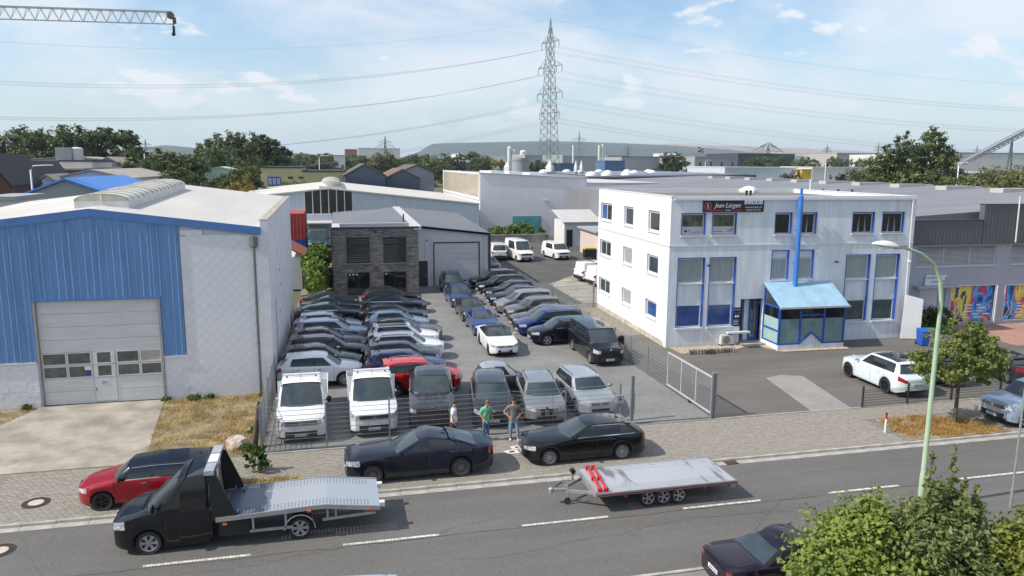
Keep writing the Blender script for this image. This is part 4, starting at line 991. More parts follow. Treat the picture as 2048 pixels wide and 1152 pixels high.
MB().box(4.05, -.35, .82, 5.62, -.02, .92).build('ledge', PVC, off)
for x, z, nm in ((2.58, 5.2, 0), (11.55, 5.25, 0), (16.95, 5.2, 1)): MB().box(x, -.3, z, x + .09, -.0, z + .09).build('wall_camera', PVC if nm else BLACKP, off)
MB().tube([(16.9, -.10, 9.3), (17.0, -.10, 2.0)], .045, 8).build('downpipe', PVC, off)
# roof furniture of the office
rl = thing('roof_dome', 'white domed skylight on the office roof beside two black vent pipes', 'skylight', tuple(G(1497, 385, 9.25)), OA)
MB().lathe([(.001, .55), (.4, .48), (.75, .3), (.85, .2), (.85, 0)], 4, 'z').build('dome', M('white acrylic', (.70, .70, .68), .3, var=.05), rl, 30)
for i, (px, py, w, h) in enumerate(((1493, 391, .10, .38), (1501, 391, .10, .38), (1646, 386, .09, .34), (1676, 387, .09, .34), (1704, 387, .09, .34))):
    p = G(px, py, 9.22); t = thing('vent_pipe', ['short black vent pipe in front of the roof dome, left one of the pair', 'short black vent pipe in front of the roof dome, right one of the pair', 'short black vent pipe on the office roof nearest the white pipe', 'middle short black vent pipe of the three on the office roof', 'short black vent pipe on the office roof farthest from the white pipe'][i], 'vent pipe', tuple(p), 0, 'black vent pipes on the office roof')
    MB().tube([(0, 0, 0), (0, 0, h * .6)], w * .7, 10).build('stack', BLACKP, t, 40); MB().tube([(0, 0, h * .6), (0, 0, h)], w * 1.1, 10).build('cap', BLACKP, t, 40)
p = G(1620, 384, 9.22); t = thing('white_vent_pipe', 'taller white vent pipe on the office roof behind the blue flue', 'vent pipe', tuple(p)); MB().tube([(0, 0, 0), (0, 0, .95)], .08, 10).build('stack', PVC, t, 40); MB().tube([(0, 0, .9), (0, 0, 1.05)], .12, 10).build('cap', PVC, t, 40)

# ---------------------------------------------------------------- grey commercial building at the right
GB = 44.5
shop = thing('commercial_building', 'grey commercial building with dark metal parapet, blinds and colourful posters', 'commercial building', (39.0, GB, 0))
GREYW = M('pale blue grey render', (.37, .39, .455), .85, var=.05, scale=.6); PARA = M('anthracite trapezoid sheet', (.10, .104, .112), .5, var=.06, scale=1.5, stretch=(6, 1, .2))
X0 = 39.0
hs = [(1.02, 4.42, 7.85, 5.92), (9.15, 4.45, 16.0, 5.92), (1.55, 0, 3.75, 2.95), (4.25, .28, 8.05, 2.93), (9.0, .28, 13.2, 2.86)]
weld(wall_xz(.0, 34, 0, 6.02, hs, 0, .3).build('front_wall', GREYW, shop))
def para(a, c, z1):
    mb = MB(); n = int((c - a) / .3)
    for i in range(n):
        x = a + (c - a) * i / n; w_ = (c - a) / n; pts = [(x, 0), (x + w_ * .4, 0), (x + w_ * .5, -.012), (x + w_ * .9, -.012), (x + w_, 0)]
        for (p, d), (q, e) in zip(pts, pts[1:]): mb.quad((p, d - .25, 6.03), (q, e - .25, 6.03), (q, e - .25, z1), (p, d - .25, z1))
    weld(mb.build('parapet_sheet', PARA, shop)); MB().box(a, -.249, 6.0, c, .2, z1 - .02).build('parapet_core', PARA, shop); MB().box(a - .02, -.3, z1 - .02, c + .02, .25, z1 + .03).build('parapet_cap', ANTH, shop)
para(.3, 6.1, 7.72); para(6.14, 34, 8.82)
MB().tube([(8.95, -.36, 9.4), (9.0, -.36, 6.1)], .05, 8).build('downpipe', PVC, shop)
for a, z0, c, z1 in hs[:2]:
    f = weld(wall_xz(a, c, z0, z1, [(a + .05 + (c - a - .1) / 3 * i, z0 + .05, a + (c - a - .1) / 3 * (i + 1), z1 - .05) for i in range(3)], .05, .12).build('window', PVC, shop))
    MB().box(a + .05, .10, z0 + .05, c - .05, .11, z1 - .05).build('pane', DARKP, f)
    sl_ = MB().box(a + .06, 0, 0, c - .06, .028, .052).mesh('blind_slat'); sl_.materials.append(M('silver slat', (.50, .51, .52), .4, .3, var=.05))
    for k in range(16): inst('blind_slat', sl_, f, (0, .02, z0 + .07 + k * .088), (R(-35), 0, 0))
    MB().box(a - .05, -.08, z0 - .06, c + .05, .06, z0).build('sill', PVC, f)
def poster(a, z0, c, z1, seed):
    mt = bpy.data.materials.new('poster print ' + str(seed)); mt.use_nodes = True; t, b = nodes_of(mt); b.inputs['Roughness'].default_value = .3
    co = t.nodes.new('ShaderNodeTexCoord'); mp = t.nodes.new('ShaderNodeMapping'); mp.inputs['Rotation'].default_value = (0, R(38), 0); mp.inputs['Location'].default_value = (seed, 0, seed * 1.7); mp.inputs['Scale'].default_value = (1, 1, .6); t.links.new(co.outputs['Object'], mp.inputs[0])
    n = t.nodes.new('ShaderNodeTexNoise'); n.inputs['Scale'].default_value = .62; n.inputs['Detail'].default_value = 7; n.inputs['Roughness'].default_value = .62; n.inputs['Distortion'].default_value = .8; t.links.new(mp.outputs[0], n.inputs[0])
    r = t.nodes.new('ShaderNodeValToRGB'); cr = r.color_ramp; cr.interpolation = 'CONSTANT'; cr.elements[0].position = 0; cr.elements[0].color = (.02, .03, .07, 1); cr.elements[1].position = .36; cr.elements[1].color = (.02, .16, .55, 1)
    for p, c_ in ((.41, (.06, .42, .78)), (.45, (.45, .04, .14)), (.50, (.62, .10, .26)), (.53, (.60, .50, .08)), (.58, (.72, .62, .14)), (.63, (.02, .03, .06)), (.67, (.03, .12, .45))):
        e = cr.elements.new(p); e.color = (*c_, 1)
    t.links.new(n.outputs[0], r.inputs[0]); t.links.new(r.outputs[0], b.inputs['Base Color'])
    po_ = MB().box(a, .10, z0, c, .14, z1).build('poster', mt, shop)
    x = a + .12
    for w_, of in ((.16, 0), (.08, .0)):
        pass
    pts = [(x, z0 + .08), (x + .42, z0 + .72), (x + .22, z0 + 1.35)]
    for (p, q), (p2, q2) in zip(pts, pts[1:]):
        for d in (0, .30): MB().bar((p + d, .085, q), (p2 + d, .085, q2), .02, .045).build('arrow_line', PLATE, po_)
    rr_ = random.Random(seed)
    for row in range(5):
        xx = a + 1.1 + rr_.uniform(0, .2)
        while xx < c - .5:
            wd = rr_.uniform(.4, .95); MB().box(xx, .09, z0 + .22 + row * .23, min(xx + wd, c - .12), .099, z0 + .30 + row * .23).build('text_line', PLATE, po_); xx += wd + rr_.uniform(.25, .6)
poster(4.3, .3, 8.0, 2.9, 3); poster(9.05, .3, 13.15, 2.83, 9)
for a, z0, c, z1 in hs[3:]: weld(wall_xz(a - .06, c + .06, z0 - .05, z1 + .05, [(a, z0, c, z1)], -.03, .08).build('poster_frame', PVC, shop))
MB().box(8.16, -.09, .05, 8.24, -.01, 2.9).build('light_tube', PVC, shop)
MB().box(1.55, .1, 0, 3.75, .14, 2.95).build('goods_door', M('pale panel door', (.52, .56, .62), .5, var=.04), shop)
for k in range(5): MB().box(1.57, .09, .1 + k * .55, 3.1, .1, .62 + k * .55).build('door_section', MATS['pale panel door'], shop)
MB().box(.9, -.55, 2.95, 4.2, 0, 3.1).build('door_canopy', GREYW, shop); MB().box(3.2, .08, 0, 3.24, .1, 2.9).build('door_seam', ANTH, shop)
ws = thing('goods_sign', 'white arrow shaped sign with black lettering above the goods door', 'sign', (X0, GB, 0))
MB().prism_y([(1.75, 3.15), (2.5, 2.93), (3.45, 3.2), (3.62, 3.78), (1.9, 3.86)], -.12, -.05).build('board', PLATE, ws)
lettering('WAREN-', .23, INKY, (2.35, -.122, 3.56), RW, ws, shear=.2); lettering('ANNAHME', .23, INKY, (2.82, -.122, 3.26), RW, ws, shear=.2)
MB().bar((3.46, -.124, 3.32), (3.52, -.124, 3.72), .02, .03).build('edge_line', INKY, ws)
wb = thing('white_board_panel', 'large plain white board standing on edge at the office corner', 'board', (37.0, 41.6, 0), R(-20))
MB().add([(-.25, 0, .05), (1.0, 0, .05), (1.0, 0, 2.75), (-.15, 0, 3.05), (-.25, .05, .05), (1.0, .05, .05), (1.0, .05, 2.75), (-.15, .05, 3.05)], [(0, 1, 2, 3), (7, 6, 5, 4), (0, 4, 5, 1), (1, 5, 6, 2), (2, 6, 7, 3), (3, 7, 4, 0)]).build('sheet', M('white sheet', (.8, .8, .8), .5, var=.03), wb)
MB().bar((.0, .05, .0), (.0, .45, .0), .05).build('stand_foot', ANTH, wb); MB().bar((.8, .05, .0), (.8, .45, .0), .05).build('stand_foot', ANTH, wb); MB().bar((.0, .4, .03), (.0, .06, 1.5), .05).build('stand_strut', ANTH, wb)
kind(MB().box(43, 38.5, -.08, 70, 44.4, .006).build('brick_forecourt', brickmat('red pavers', (.36, .20, .15), (.42, .25, .19), (.22, .14, .11), .2, .1, .006, big=.1)), 'structure')

# ---------------------------------------------------------------- halls behind
MEM = M('grey roof membrane', (.195, .20, .22), .7, var=.10, scale=.25, stretch=(.35, 1, 1), detail=8, spec=.4)
dep = thing('depot_hall', 'wide low hall with pale grey membrane roof behind the office', 'hall', (38, 58, 0))
RX = 27.
dz_ = lambda x: 7.8 + 1.5 * min(x, RX) / RX - (1.5 * (x - RX) / RX if x > RX else 0)
MB().add([(.4, 0, dz_(.4)), (1.4, 0, dz_(1.4)), (1.4, -12.5, dz_(1.4)), (RX, -12.5, 9.3), (RX + 9, 84, 9.3), (-2.4, 84, 7.75), (60, -12.5, 7.5), (66, 84, 7.6),
          (.4, 0, 0), (1.4, 0, 0), (1.4, -12.5, 0), (RX, -12.5, 0), (60, -12.5, 0), (66, 84, 0), (-2.4, 84, 0)],
         [(0, 1, 3, 4, 5), (1, 2, 3), (3, 6, 7, 4), (0, 8, 9, 1), (1, 9, 10, 2), (2, 10, 11, 3), (3, 11, 12, 6), (6, 12, 13, 7), (7, 13, 14, 5, 4), (5, 14, 8, 0)]).build('roof_and_walls', MEM, dep)
SEAM = M('dark roof seam', (.07, .07, .08), .8, var=0)
for i in range(11):
    y = -7 + i * 7.6; x = RX + 9 * (y + 12.5) / 96.5 - 4.6; zt2 = 9.05
    MB().box(x, y, zt2 - .2, x + 3.6, y + 1.5, zt2 + .42).build('roof_light', M('ribbed roof light', (.42, .42, .42), .5, var=.1, scale=6, stretch=(.2, 6, 1)), dep); MB().box(x + 3.6, y + .1, zt2 - .2, x + 4.7, y + 1.4, zt2 + .36).build('roof_light_end', M('clear roof light', (.5, .52, .54), .3, var=.1), dep)
for i in range(14):
    x = 2.0 + (i % 4) * 5.6; y = 3 + i * 4.6
    MB().add([(x, y, dz_(x) + .02), (x + 4.5, y + .2, dz_(x + 4.5) + .03), (x + 4.5, y + .42, dz_(x + 4.5) + .03), (x, y + .2, dz_(x) + .02)], [(0, 1, 2, 3)]).build('roof_seam', SEAM, dep, fix=False)
p = G(1990, 388, 8.6); t = thing('roof_beacon', 'thin white vent pipe with red cap on the grey depot roof', 'vent pipe', (p.x, p.y, 8.0)); MB().tube([(0, 0, 0), (0, 0, 1.2)], .12, 8).build('stack', PVC, t); MB().tube([(0, 0, 1.2), (0, 0, 1.5)], .1, 8).build('red_cap', LAMPR, t)
# solar hall farther back
sol = thing('solar_hall', 'flat roofed hall with dark parapet and rows of dark solar panels', 'hall', (50, 146, 0))
MB().prism([(0, 0), (75, 60), (60, 130), (-4, 96)], 0, 8.7).build('walls', M('dark grey wall sheet', (.075, .078, .088), .6, var=.08), sol)
MB().prism([(1, 2), (72, 60), (59, 126), (-2, 94)], 8.7, 8.86).build('roof', MEM, sol)
SOLP = M('solar panel', (.10, .105, .15), .25, var=.08, spec=.6)
for r_ in range(7):
    for c_ in range(8):
        x, y = 6 + c_ * 7.2 + r_ * 1.0, 12 + c_ * 5.6 + r_ * 9.5
        MB().add([(x, y, 8.95), (x + 6.2, y + 4.6, 8.95), (x + 3.6, y + 8.2, 9.25), (x - 2.6, y + 3.6, 9.25)], [(0, 1, 2, 3)]).build('solar_array', SOLP, sol, fix=False)
DOME = MATS['white acrylic']
dm = MB().lathe([(.001, .95), (.7, .85), (1.25, .5), (1.4, 0)], 8).mesh('roof_dome'); dm.materials.append(DOME); dm.shade_smooth(); dm.set_sharp_from_angle(angle=R(50))
for x, y in ((4, 8), (9, 12), (16, 18), (12, 40), (22, 46), (32, 52), (40, 58), (30, 75), (42, 82), (52, 88), (8, 60), (18, 70)): inst('roof_dome', dm, sol, (x, y, 9.0))
# tall white hall
tw = thing('tall_white_hall', 'tall windowless white hall with beige translucent side above the yard', 'hall', (22.2, 115, 0))
WSH = M('white trapezoid sheet', (.74, .735, .73), .55, var=.04, scale=.5)
def sheetwall(name, parent, x0, x1, y, zt0, zt1, z0=0., pitch=.55, mat=WSH, d=.004):
    mb = MB(); n = max(2, int((x1 - x0) / pitch))
    for i in range(n):
        a = x0 + (x1 - x0) * i / n; w_ = (x1 - x0) / n; zz_ = lambda x: zt0 + (zt1 - zt0) * (x - x0) / (x1 - x0)
        pts = [(a, 0), (a + w_ * .86, 0), (a + w_ * .9, -d), (a + w_ * .96, -d), (a + w_, 0)]
        for (p, e), (q, f) in zip(pts, pts[1:]): mb.quad((p, y + e, z0), (q, y + f, z0), (q, y + f, zz_(q)), (p, y + e, zz_(p)))
    return weld(mb.build(name, mat, parent))
sheetwall('front_sheets', tw, 0, 17.4, 0, 10.05, 9.25)
MB().prism_y([(0, 0), (17.4, 0), (17.4, 9.25), (0, 10.05)], .02, 40).build('hall_body', WSH, tw)
MB().add([(-.15, -.15, 10.08), (17.5, -.15, 9.28), (17.5, 40, 9.3), (-.15, 40, 10.1), (-.15, -.15, 10.0), (17.5, -.15, 9.2), (17.5, 40, 9.2), (-.15, 40, 10.0)], [(0, 1, 2, 3), (7, 6, 5, 4), (0, 4, 5, 1), (1, 5, 6, 2), (2, 6, 7, 3), (3, 7, 4, 0)]).build('roof', M('pale metal roof', (.46, .47, .49), .6, var=.06), tw)
MB().box(-.06, .6, 6.2, -.01, 39, 9.8).build('translucent_band', M('beige translucent sheet', (.40, .36, .29), .35, var=.10, scale=.4, stretch=(1, .3, 2)), tw)
weld(wall_xz(.3, 39.6, 5.8, 10.0, [(.6, 6.2, 39, 9.8)], 0, .1).build('band_frame', WSH, tw)).data.transform(Matrix(((0, -1, 0, -.02), (1, 0, 0, 0), (0, 0, 1, 0), (0, 0, 0, 1))))
MB().box(17.42, .1, 0, 30, 30, 8.4).build('annexe', WSH, tw); MB().box(17.3, -.1, 8.4, 30.2, 30, 8.55).build('annexe_roof', EDGE, tw)
for x in (3.0, 6.0, 9.5): MB().box(x, 6, 9.4, x + 2.2, 16, 10.4 - x * .046).build('roof_light', PVC, tw)
TEAL = M('teal painted door', (.10, .36, .38), .5, var=.08, scale=.8)
td = MB().box(5.2, -.10, 0, 9.9, -.04, 3.3).build('sliding_door', TEAL, tw); MB().bar((5.4, -.12, .5), (7.5, -.12, 3.1), .03, .06).build('brace', TEAL, td); MB().bar((7.6, -.12, .5), (9.8, -.12, 3.1), .03, .06).build('brace', TEAL, td)
wd_ = weld(wall_xz(6.8, 8.2, 0, 1.1, [(6.87, -.1, 8.13, 1.03)], -.13, -.1).build('wicket_frame', ANTH, td))
MB().box(10.2, -.12, 5.6, 11.0, -.02, 5.85).build('floodlight', PVC, tw)
# white hall with the gable window
WY = 108.
wh = thing('gable_hall', 'white gabled hall with a tall dark gable window and barrel skylight', 'hall', (0, WY, 0))
gz = lambda x: 7.95 - .105 * abs(x + .6)
wx0, wx1 = -16.5, 20.7
mb = MB(); n = 62
for i in range(n):
    a, c = wx0 + (wx1 - wx0) * i / n, wx0 + (wx1 - wx0) * (i + 1) / n
    for p, e, q, f in ((a, 0, a + .5, 0), (a + .5, 0, c, -.03)):
        if -3.9 < (p + q) / 2 < 2.6:
            mb.quad((p, e, 0), (q, f, 0), (q, f, 4.35), (p, e, 4.35))
            continue
        mb.quad((p, e, 0), (q, f, 0), (q, f, gz(q)), (p, e, gz(p)))
mb.build('front_sheets', M('pale blue white sheet', (.52, .57, .62), .55, var=.05, scale=.5), wh)
MB().prism_y([(wx0, 0), (wx1, 0), (wx1, gz(wx1) - .02), (-.6, gz(-.6) - .02), (wx0, gz(wx0) - .02)], .06, 40).build('hall_body', MATS['pale blue white sheet'], wh)
for s0, s1 in ((wx0, -.6), (-.6, wx1)):
    MB().add([(s0, -.25, gz(s0) + .02), (s1, -.25, gz(s1) + .02), (s1, 40, gz(s1) + .02), (s0, 40, gz(s0) + .02), (s0, -.25, gz(s0) - .16), (s1, -.25, gz(s1) - .16), (s1, 40, gz(s1) - .16), (s0, 40, gz(s0) - .16)], [(0, 1, 2, 3), (7, 6, 5, 4), (0, 4, 5, 1), (1, 5, 6, 2), (2, 6, 7, 3), (3, 7, 4, 0)]).build('roof', M('off white roof sheet', (.55, .53, .49), .7, var=.05, scale=.3), wh)
mull = [-3.9 + i * 6.5 / 6 for i in range(7)]
gw = MB().prism_y([(-3.9, 4.4), (2.6, 4.4), (2.6, gz(2.6) - .2), (-.6, gz(-.6) - .2), (-3.9, gz(-3.9) - .2)], .01, .04).build('gable_window', M('grimy gable glass', (.045, .035, .028), .25, var=.4, scale=.5), wh)
for x in mull: MB().box(x - .06, -.06, 4.35, x + .06, .02, gz(x) - .18).build('mullion', PVC, gw)
MB().box(-4, -.08, 4.25, 2.7, .0, 4.4).build('window_sill', PVC, gw)
cb_ = MB().box(-1.9, 1.0, 7.6, 1.3, 34, 8.15).build('skylight_curb', EDGE, wh)
for i in range(12):
    y = 1.0 + i * 2.75; mb = MB()
    for k in range(8):
        t0, t1 = math.pi * k / 8, math.pi * (k + 1) / 8
        mb.quad((-.3 - 1.6 * math.cos(t0), y, 8.15 + .75 * math.sin(t0)), (-.3 - 1.6 * math.cos(t1), y, 8.15 + .75 * math.sin(t1)), (-.3 - 1.6 * math.cos(t1), y + 2.6, 8.15 + .75 * math.sin(t1)), (-.3 - 1.6 * math.cos(t0), y + 2.6, 8.15 + .75 * math.sin(t0)))
    mb.add([(-.3 - 1.6 * math.cos(math.pi * k / 8), y, 8.15 + .75 * math.sin(math.pi * k / 8)) for k in range(9)], [tuple(range(9))])
    weld(mb.build('skylight_sheet', M('grey skylight sheet', (.40, .385, .34), .4, var=.1), cb_, 40))
MB().box(-9, -4.5, 3.3, 0, 0, 3.45).build('lean_to_roof', EDGE, wh)
for x in (-8.6, -3.5): MB().box(x, -4.4, 0, x + .15, -4.25, 3.3).build('lean_to_post', EDGE, wh)
# ---------------------------------------------------------------- parked cars
SUV = dict(L=4.42, W=1.85, H=1.64, zn=.97, zc=1.10, zb=1.14, zd=1.06, wr=.365, gc=.24, quarter=True, rr=.48, rb=.17, clad=True, rails='black', cowl=.98, rf=1.80, spoiler=True, wb=2.68, fo=.88, tum=.235, nr=.42, tail=.32, Hf=.09, Hr=.10)
WAG = dict(L=4.72, W=1.84, H=1.48, zn=.86, zc=1.02, zb=1.04, zd=1.0, quarter=True, rr=.68, rb=.18, cowl=1.28, rf=2.24, wb=2.84, fo=.9, rails='black', spoiler=True, nr=.40, tail=.28, Hf=.10, Hr=.13, tum=.26)
SED = dict(L=4.68, W=1.82, H=1.45, zn=.85, zc=1.0, zb=1.03, zd=1.08, rr=1.42, rb=.58, cowl=1.32, rf=2.28, wb=2.84, fo=.82, Hf=.10, Hr=.16, nr=.40, tail=.28, tum=.27)
HAT = dict(L=4.25, W=1.80, H=1.50, zn=.86, zc=1.03, zb=1.07, zd=1.0, rr=.66, rb=.2, cowl=.98, rf=1.88, wb=2.62, fo=.86, spoiler=True, nr=.42, tail=.32, Hf=.11, Hr=.14, tum=.27)
MPV = dict(L=4.5, W=1.83, H=1.66, zn=.92, zc=1.10, zb=1.10, zd=1.04, quarter=True, rr=.36, rb=.14, cowl=.82, rf=1.74, wb=2.70, fo=.9, rails='chrome', tum=.225, nr=.40, Hf=.10, Hr=.09)
COU = dict(L=4.75, W=1.9, H=1.58, zn=.98, zc=1.12, zb=1.16, zd=1.12, rr=1.05, rb=.30, cowl=1.2, rf=1.95, wb=2.85, fo=.88, wr=.37, gc=.23, Hr=.16, quarter=True, clad=True, tum=.27, chrome=True)
def P_(base, **k): d = dict(base); d.update(k); return d
def cars_row(rows, heading, grp, noseside):
    for lab, nx, y, col_, spec, dh in rows:
        h = R(heading + dh); cx_ = nx - math.cos(h) * spec['L'] / 2; cy_ = y - math.sin(h) * spec['L'] / 2 * (1 if noseside else 0)
        make_car(lab, (cx_, cy_ if noseside else y, 0), heading + dh, col_, group=grp, **spec)
G1 = 'cars parked along the warehouse wall'
cars_row([
    ('white rounded small crossover by the warehouse wall behind the white truck', 1.15, 39.35, 'white', P_(SUV, L=4.25, H=1.62, zc=1.10, zb=1.13, rails=None, cowl=.95, rf=1.74, rr=.66, quarter=False, nr=.42, style='ten', grille='none', handles='chrome'), 0),
    ('black hatchback by the warehouse wall, next behind the white crossover', 1.2, 41.6, 'black', P_(HAT, L=4.35, H=1.56), 0),
    ('black sport utility with bright window line by the warehouse wall', 1.6, 43.5, 'black', P_(SUV, chrome=True, L=4.5, H=1.62), 0),
    ('dark brown estate by the warehouse wall in front of a silver blue car', 1.7, 45.95, 'brown', P_(WAG, L=4.55, H=1.55), 0),
    ('silver blue sport utility by the warehouse wall, the nearer of two', 1.85, 48.35, 'silverblue', P_(SUV, L=4.45, H=1.6, rails=None), 0),
    ('pale silver hatchback by the warehouse wall, behind the silver blue sport utility', 1.6, 50.75, 'silver', P_(HAT, L=4.4, H=1.58), 0),
    ('dark grey coupe style car with chrome arched windows by the warehouse wall', 1.8, 54.4, 'slate', P_(COU, L=4.7, H=1.55), 0),
    ('dark blue grey car by the warehouse wall, last but one of the row', 2.05, 57.6, 'slate', P_(SED, L=4.6, H=1.5, chrome=True), 0),
    ('dark grey saloon by the warehouse wall, farthest of the row', 1.7, 60.3, 'darkgrey', P_(SED, L=4.5), 0)], 0, G1, False)
G2 = 'cars parked in the middle row'
cars_row([
    ('red compact sport utility behind the dark pickup', 6.05, 37.0, 'red', P_(SUV, L=4.15, H=1.66, rails='chrome', fo=.84, wb=2.55), 0),
    ('royal blue compact sport utility next behind the red one', 5.6, 39.15, 'royal', P_(SUV, L=4.2, H=1.6), 0),
    ('dark navy sport utility between the blue and the white one', 5.65, 41.25, 'navy', P_(SUV, L=4.2, H=1.58), 0),
    ('white sport utility with black arch trim, the nearer of two white ones', 6.1, 43.45, 'white', P_(SUV, L=4.3, H=1.60, grille='twin', sunroof=False), 0),
    ('white sport utility with dark glass roof, the farther of two white ones', 6.15, 45.95, 'white', P_(SUV, L=4.3, H=1.64, sunroof=True), 0),
    ('grey hatchback estate just behind the white pair', 6.65, 48.1, 'taupe', P_(WAG, L=4.55, H=1.5), 0),
    ('pale silver blue compact car in the middle row', 6.15, 50.7, 'silverblue', P_(HAT, L=4.3, H=1.55), 0),
    ('dark grey estate with bright window frame in the middle row', 6.35, 53.5, 'darkgrey', P_(WAG, chrome=True, rails=None), 0),
    ('blue grey estate with chrome strip, last but one in the middle row', 6.75, 57.5, 'slate', P_(WAG, chrome=True, L=4.8), 0),
    ('brownish grey estate parked in front of the slate wall', 6.75, 60.8, 'brown', P_(WAG, L=4.75, H=1.5), 0)], 0, G2, False)
G3 = 'cars in the single file aisle'
for lab, x, y, c, sp in (
    ('white saloon with black roof at the head of the single file', 9.72, 44.75, 'white', P_(SED, roof='black', style='ten', rim='black', grille='wide', chrome=True, badge='star', mirror='paint')),
    ('mid blue saloon right behind the white saloon', 9.80, 50.0, 'blue', P_(SED, L=4.6)),
    ('black saloon third in the single file', 9.80, 54.7, 'black', P_(SED, L=4.7, H=1.5)),
    ('dark blue estate fourth in the single file', 9.85, 60.2, 'royal', P_(WAG, L=4.65, H=1.55)),
    ('black sport utility in front of the grey garage door', 10.15, 66.0, 'black', P_(SUV, L=4.6, H=1.74, wr=.37))):
    make_car(lab, (x, y, 0), -90, c, group=G3, **sp)
G4 = 'cars parked along the mesh fence'
rowD = [('dark navy sport utility nearest the black van in the fence row', 12.05, 45.6, 'navy', P_(SUV, L=4.65, H=1.6, chrome=True, rails=None, clad=False, style='five', zn=.95), 4),
    ('dark blue people carrier with chrome rails in the fence row', 11.85, 48.2, 'royal', P_(MPV, L=4.7, H=1.7, chrome=True), 5),
    ('dark grey estate in the fence row beside the blue people carrier', 11.95, 50.4, 'grey', P_(WAG, L=4.6, H=1.5, rails='chrome'), 6),
    ('brownish grey sport utility in the fence row', 12.1, 53.0, 'taupe', P_(SUV, L=4.5, H=1.62, rails='chrome'), 7),
    ('silver grey people carrier in the middle of the fence row', 11.95, 55.9, 'champagne', P_(MPV, L=4.7, H=1.68, chrome=True), 7),
    ('dark blue estate with chrome roof rails in the fence row', 12.05, 59.0, 'navy', P_(WAG, L=4.6, H=1.5, rails='chrome'), 8),
    ('black estate third from the far end of the fence row', 12.3, 61.9, 'black', P_(WAG, L=4.6, H=1.5, rails='chrome'), 8),
    ('black sport utility second from the far end of the fence row', 12.2, 64.6, 'black', P_(SUV, L=4.5, H=1.6), 8),
    ('black sport utility at the far end of the fence row', 12.1, 67.7, 'black', P_(SUV, L=4.6, H=1.66, rails='chrome'), 8)]
for lab, nx, y, c, sp, dh in rowD:
    h = R(180 + dh); make_car(lab, (nx - math.cos(h) * sp['L'] / 2, y - math.sin(h) * sp['L'] * .25, 0), 180 + dh, c, group=G4, **sp)
VAN = dict(van=True, L=5.3, W=1.95, H=1.94, wb=3.27, fo=.93, zn=1.06, zc=1.22, zb=1.2, zd=1.2, si=.045, tum=.15, rr=.2, rb=.06, cowl=.80, rf=1.58, quarter=True, wr=.345, nr=.25, tail=.08, xB=.72, xC=-.95, Hf=.07, Hr=.05, mirror='black', grille='wide')
make_car('black passenger van with tinted windows parked by the fence', (15.15, 41.8, 0), -90, 'black', name='passenger_van', cat='van', rails=None, **VAN)
# front row behind the street fence
G5 = 'vehicles in the front row behind the street fence'
def nose_at(nx, ny, hd, L): h = R(hd); return (nx - math.cos(h) * L / 2, ny - math.sin(h) * L / 2, 0)
make_car('dark grey people carrier with chrome rails behind the man in green', nose_at(6.5, 30.5, -98, 4.5), -98, 'darkgrey', group=G5, **P_(MPV, sunroof=False, ptext=None))
make_car('silver compact sport utility with twin grille in the front row', nose_at(8.85, 30.35, -97, 4.36), -97, 'champagne', group=G5, **P_(SUV, L=4.36, H=1.60, grille='twin', style='double', zn=.95, wr=.36, fplate=False))
make_car('silver compact sport utility with star badge at the right end of the front row', nose_at(11.5, 30.75, -88, 4.42), -88, 'silver', group=G5, **P_(SUV, H=1.58, L=4.42, grille='wide', badge='star', chrome=True, fplate=False, zn=.93))
make_car('small two seat city car with dark body and silver safety frame', (8.0, 35.9, 0), 4, 'grey', group=None, name='city_car', **P_(HAT, L=2.72, W=1.58, H=1.54, wb=1.84, fo=.44, cowl=.56, rf=1.16, rr=.36, rb=.12, wr=.29, zn=.82, zc=1.02, zb=1.05, doors=1, roof='silver', xB=-.42, xC=-1.0, glass=(1, 0, 0), spoiler=False, style='five'))
# street side cars
make_car('black luxury saloon with multi spoke wheels parked on the pavement', (2.85, 26.82, 0), 180, 'navy', **P_(SED, L=5.39, W=1.95, H=1.55, wb=3.215, fo=.90, wr=.375, style='multi', rim='grey', cowl=1.58, rf=2.62, rr=1.55, rb=.62, zn=.98, zc=1.08, zb=1.10, zd=1.14, grille='wide', hl=.42, nr=.26, gc=.2, quarter=True, xC=-1.25))
make_car('black estate with chrome window frame and silver wheels parked on the pavement', (9.33, 27.05, 0), 180, 'black', **P_(WAG, L=4.91, W=1.86, H=1.47, wb=2.968, fo=.88, wr=.335, style='ten', chrome=True, handles='chrome', grille='twin', cowl=1.50, rf=2.46, rr=.80, rb=.2, rails=None))
make_car('red small estate with black roof parked beside the tow truck', (-6.42, 26.6, 0), 180, 'winered', **P_(HAT, L=4.25, W=1.80, H=1.44, wb=2.67, fo=.80, wr=.32, cowl=1.02, rf=1.52, rr=.26, rb=.12, zn=.84, zc=1.0, zb=1.04, roof='black', rim='black', style='five', clad=True, chrome=True, quarter=True, mirror='black', tum=.22, handles='chrome', sunroof=False, Hr=.06))
make_car('dark aubergine older saloon on the near side of the street', (12.15, 17.0, 0), 0, 'aubergine', **P_(SED, L=4.75, W=1.74, H=1.43, wb=2.8, fo=.8, nr=.16, tail=.12, rr=1.62, rb=.95, cowl=1.5, rf=2.12, zd=1.0, zb=.98, trl=.08, fin=False, si=.06, tum=.24, grille='bars'))
make_car('pale silver car at the bottom edge of the picture', (-.45, 16.85, 0), 180, 'icyblue', **P_(HAT, L=4.3, H=1.47))
make_car('pale blue white sport utility with black wheels in the office yard', (28.15, 32.85, 0), 88, 'ice', **P_(SUV, L=4.93, W=2.0, H=1.76, wb=2.975, fo=.87, wr=.39, style='double', rim='black', clad=False, rails=None, sunroof=True, cowl=1.32, rf=2.2, rr=.60, rb=.26, zb=1.16, zc=1.16, grille='wide', zn=1.02))
make_car('black car half hidden behind the street tree in the office yard', (31.6, 33.6, 0), 88, 'black', **P_(HAT, L=4.3, H=1.5, style='five'))
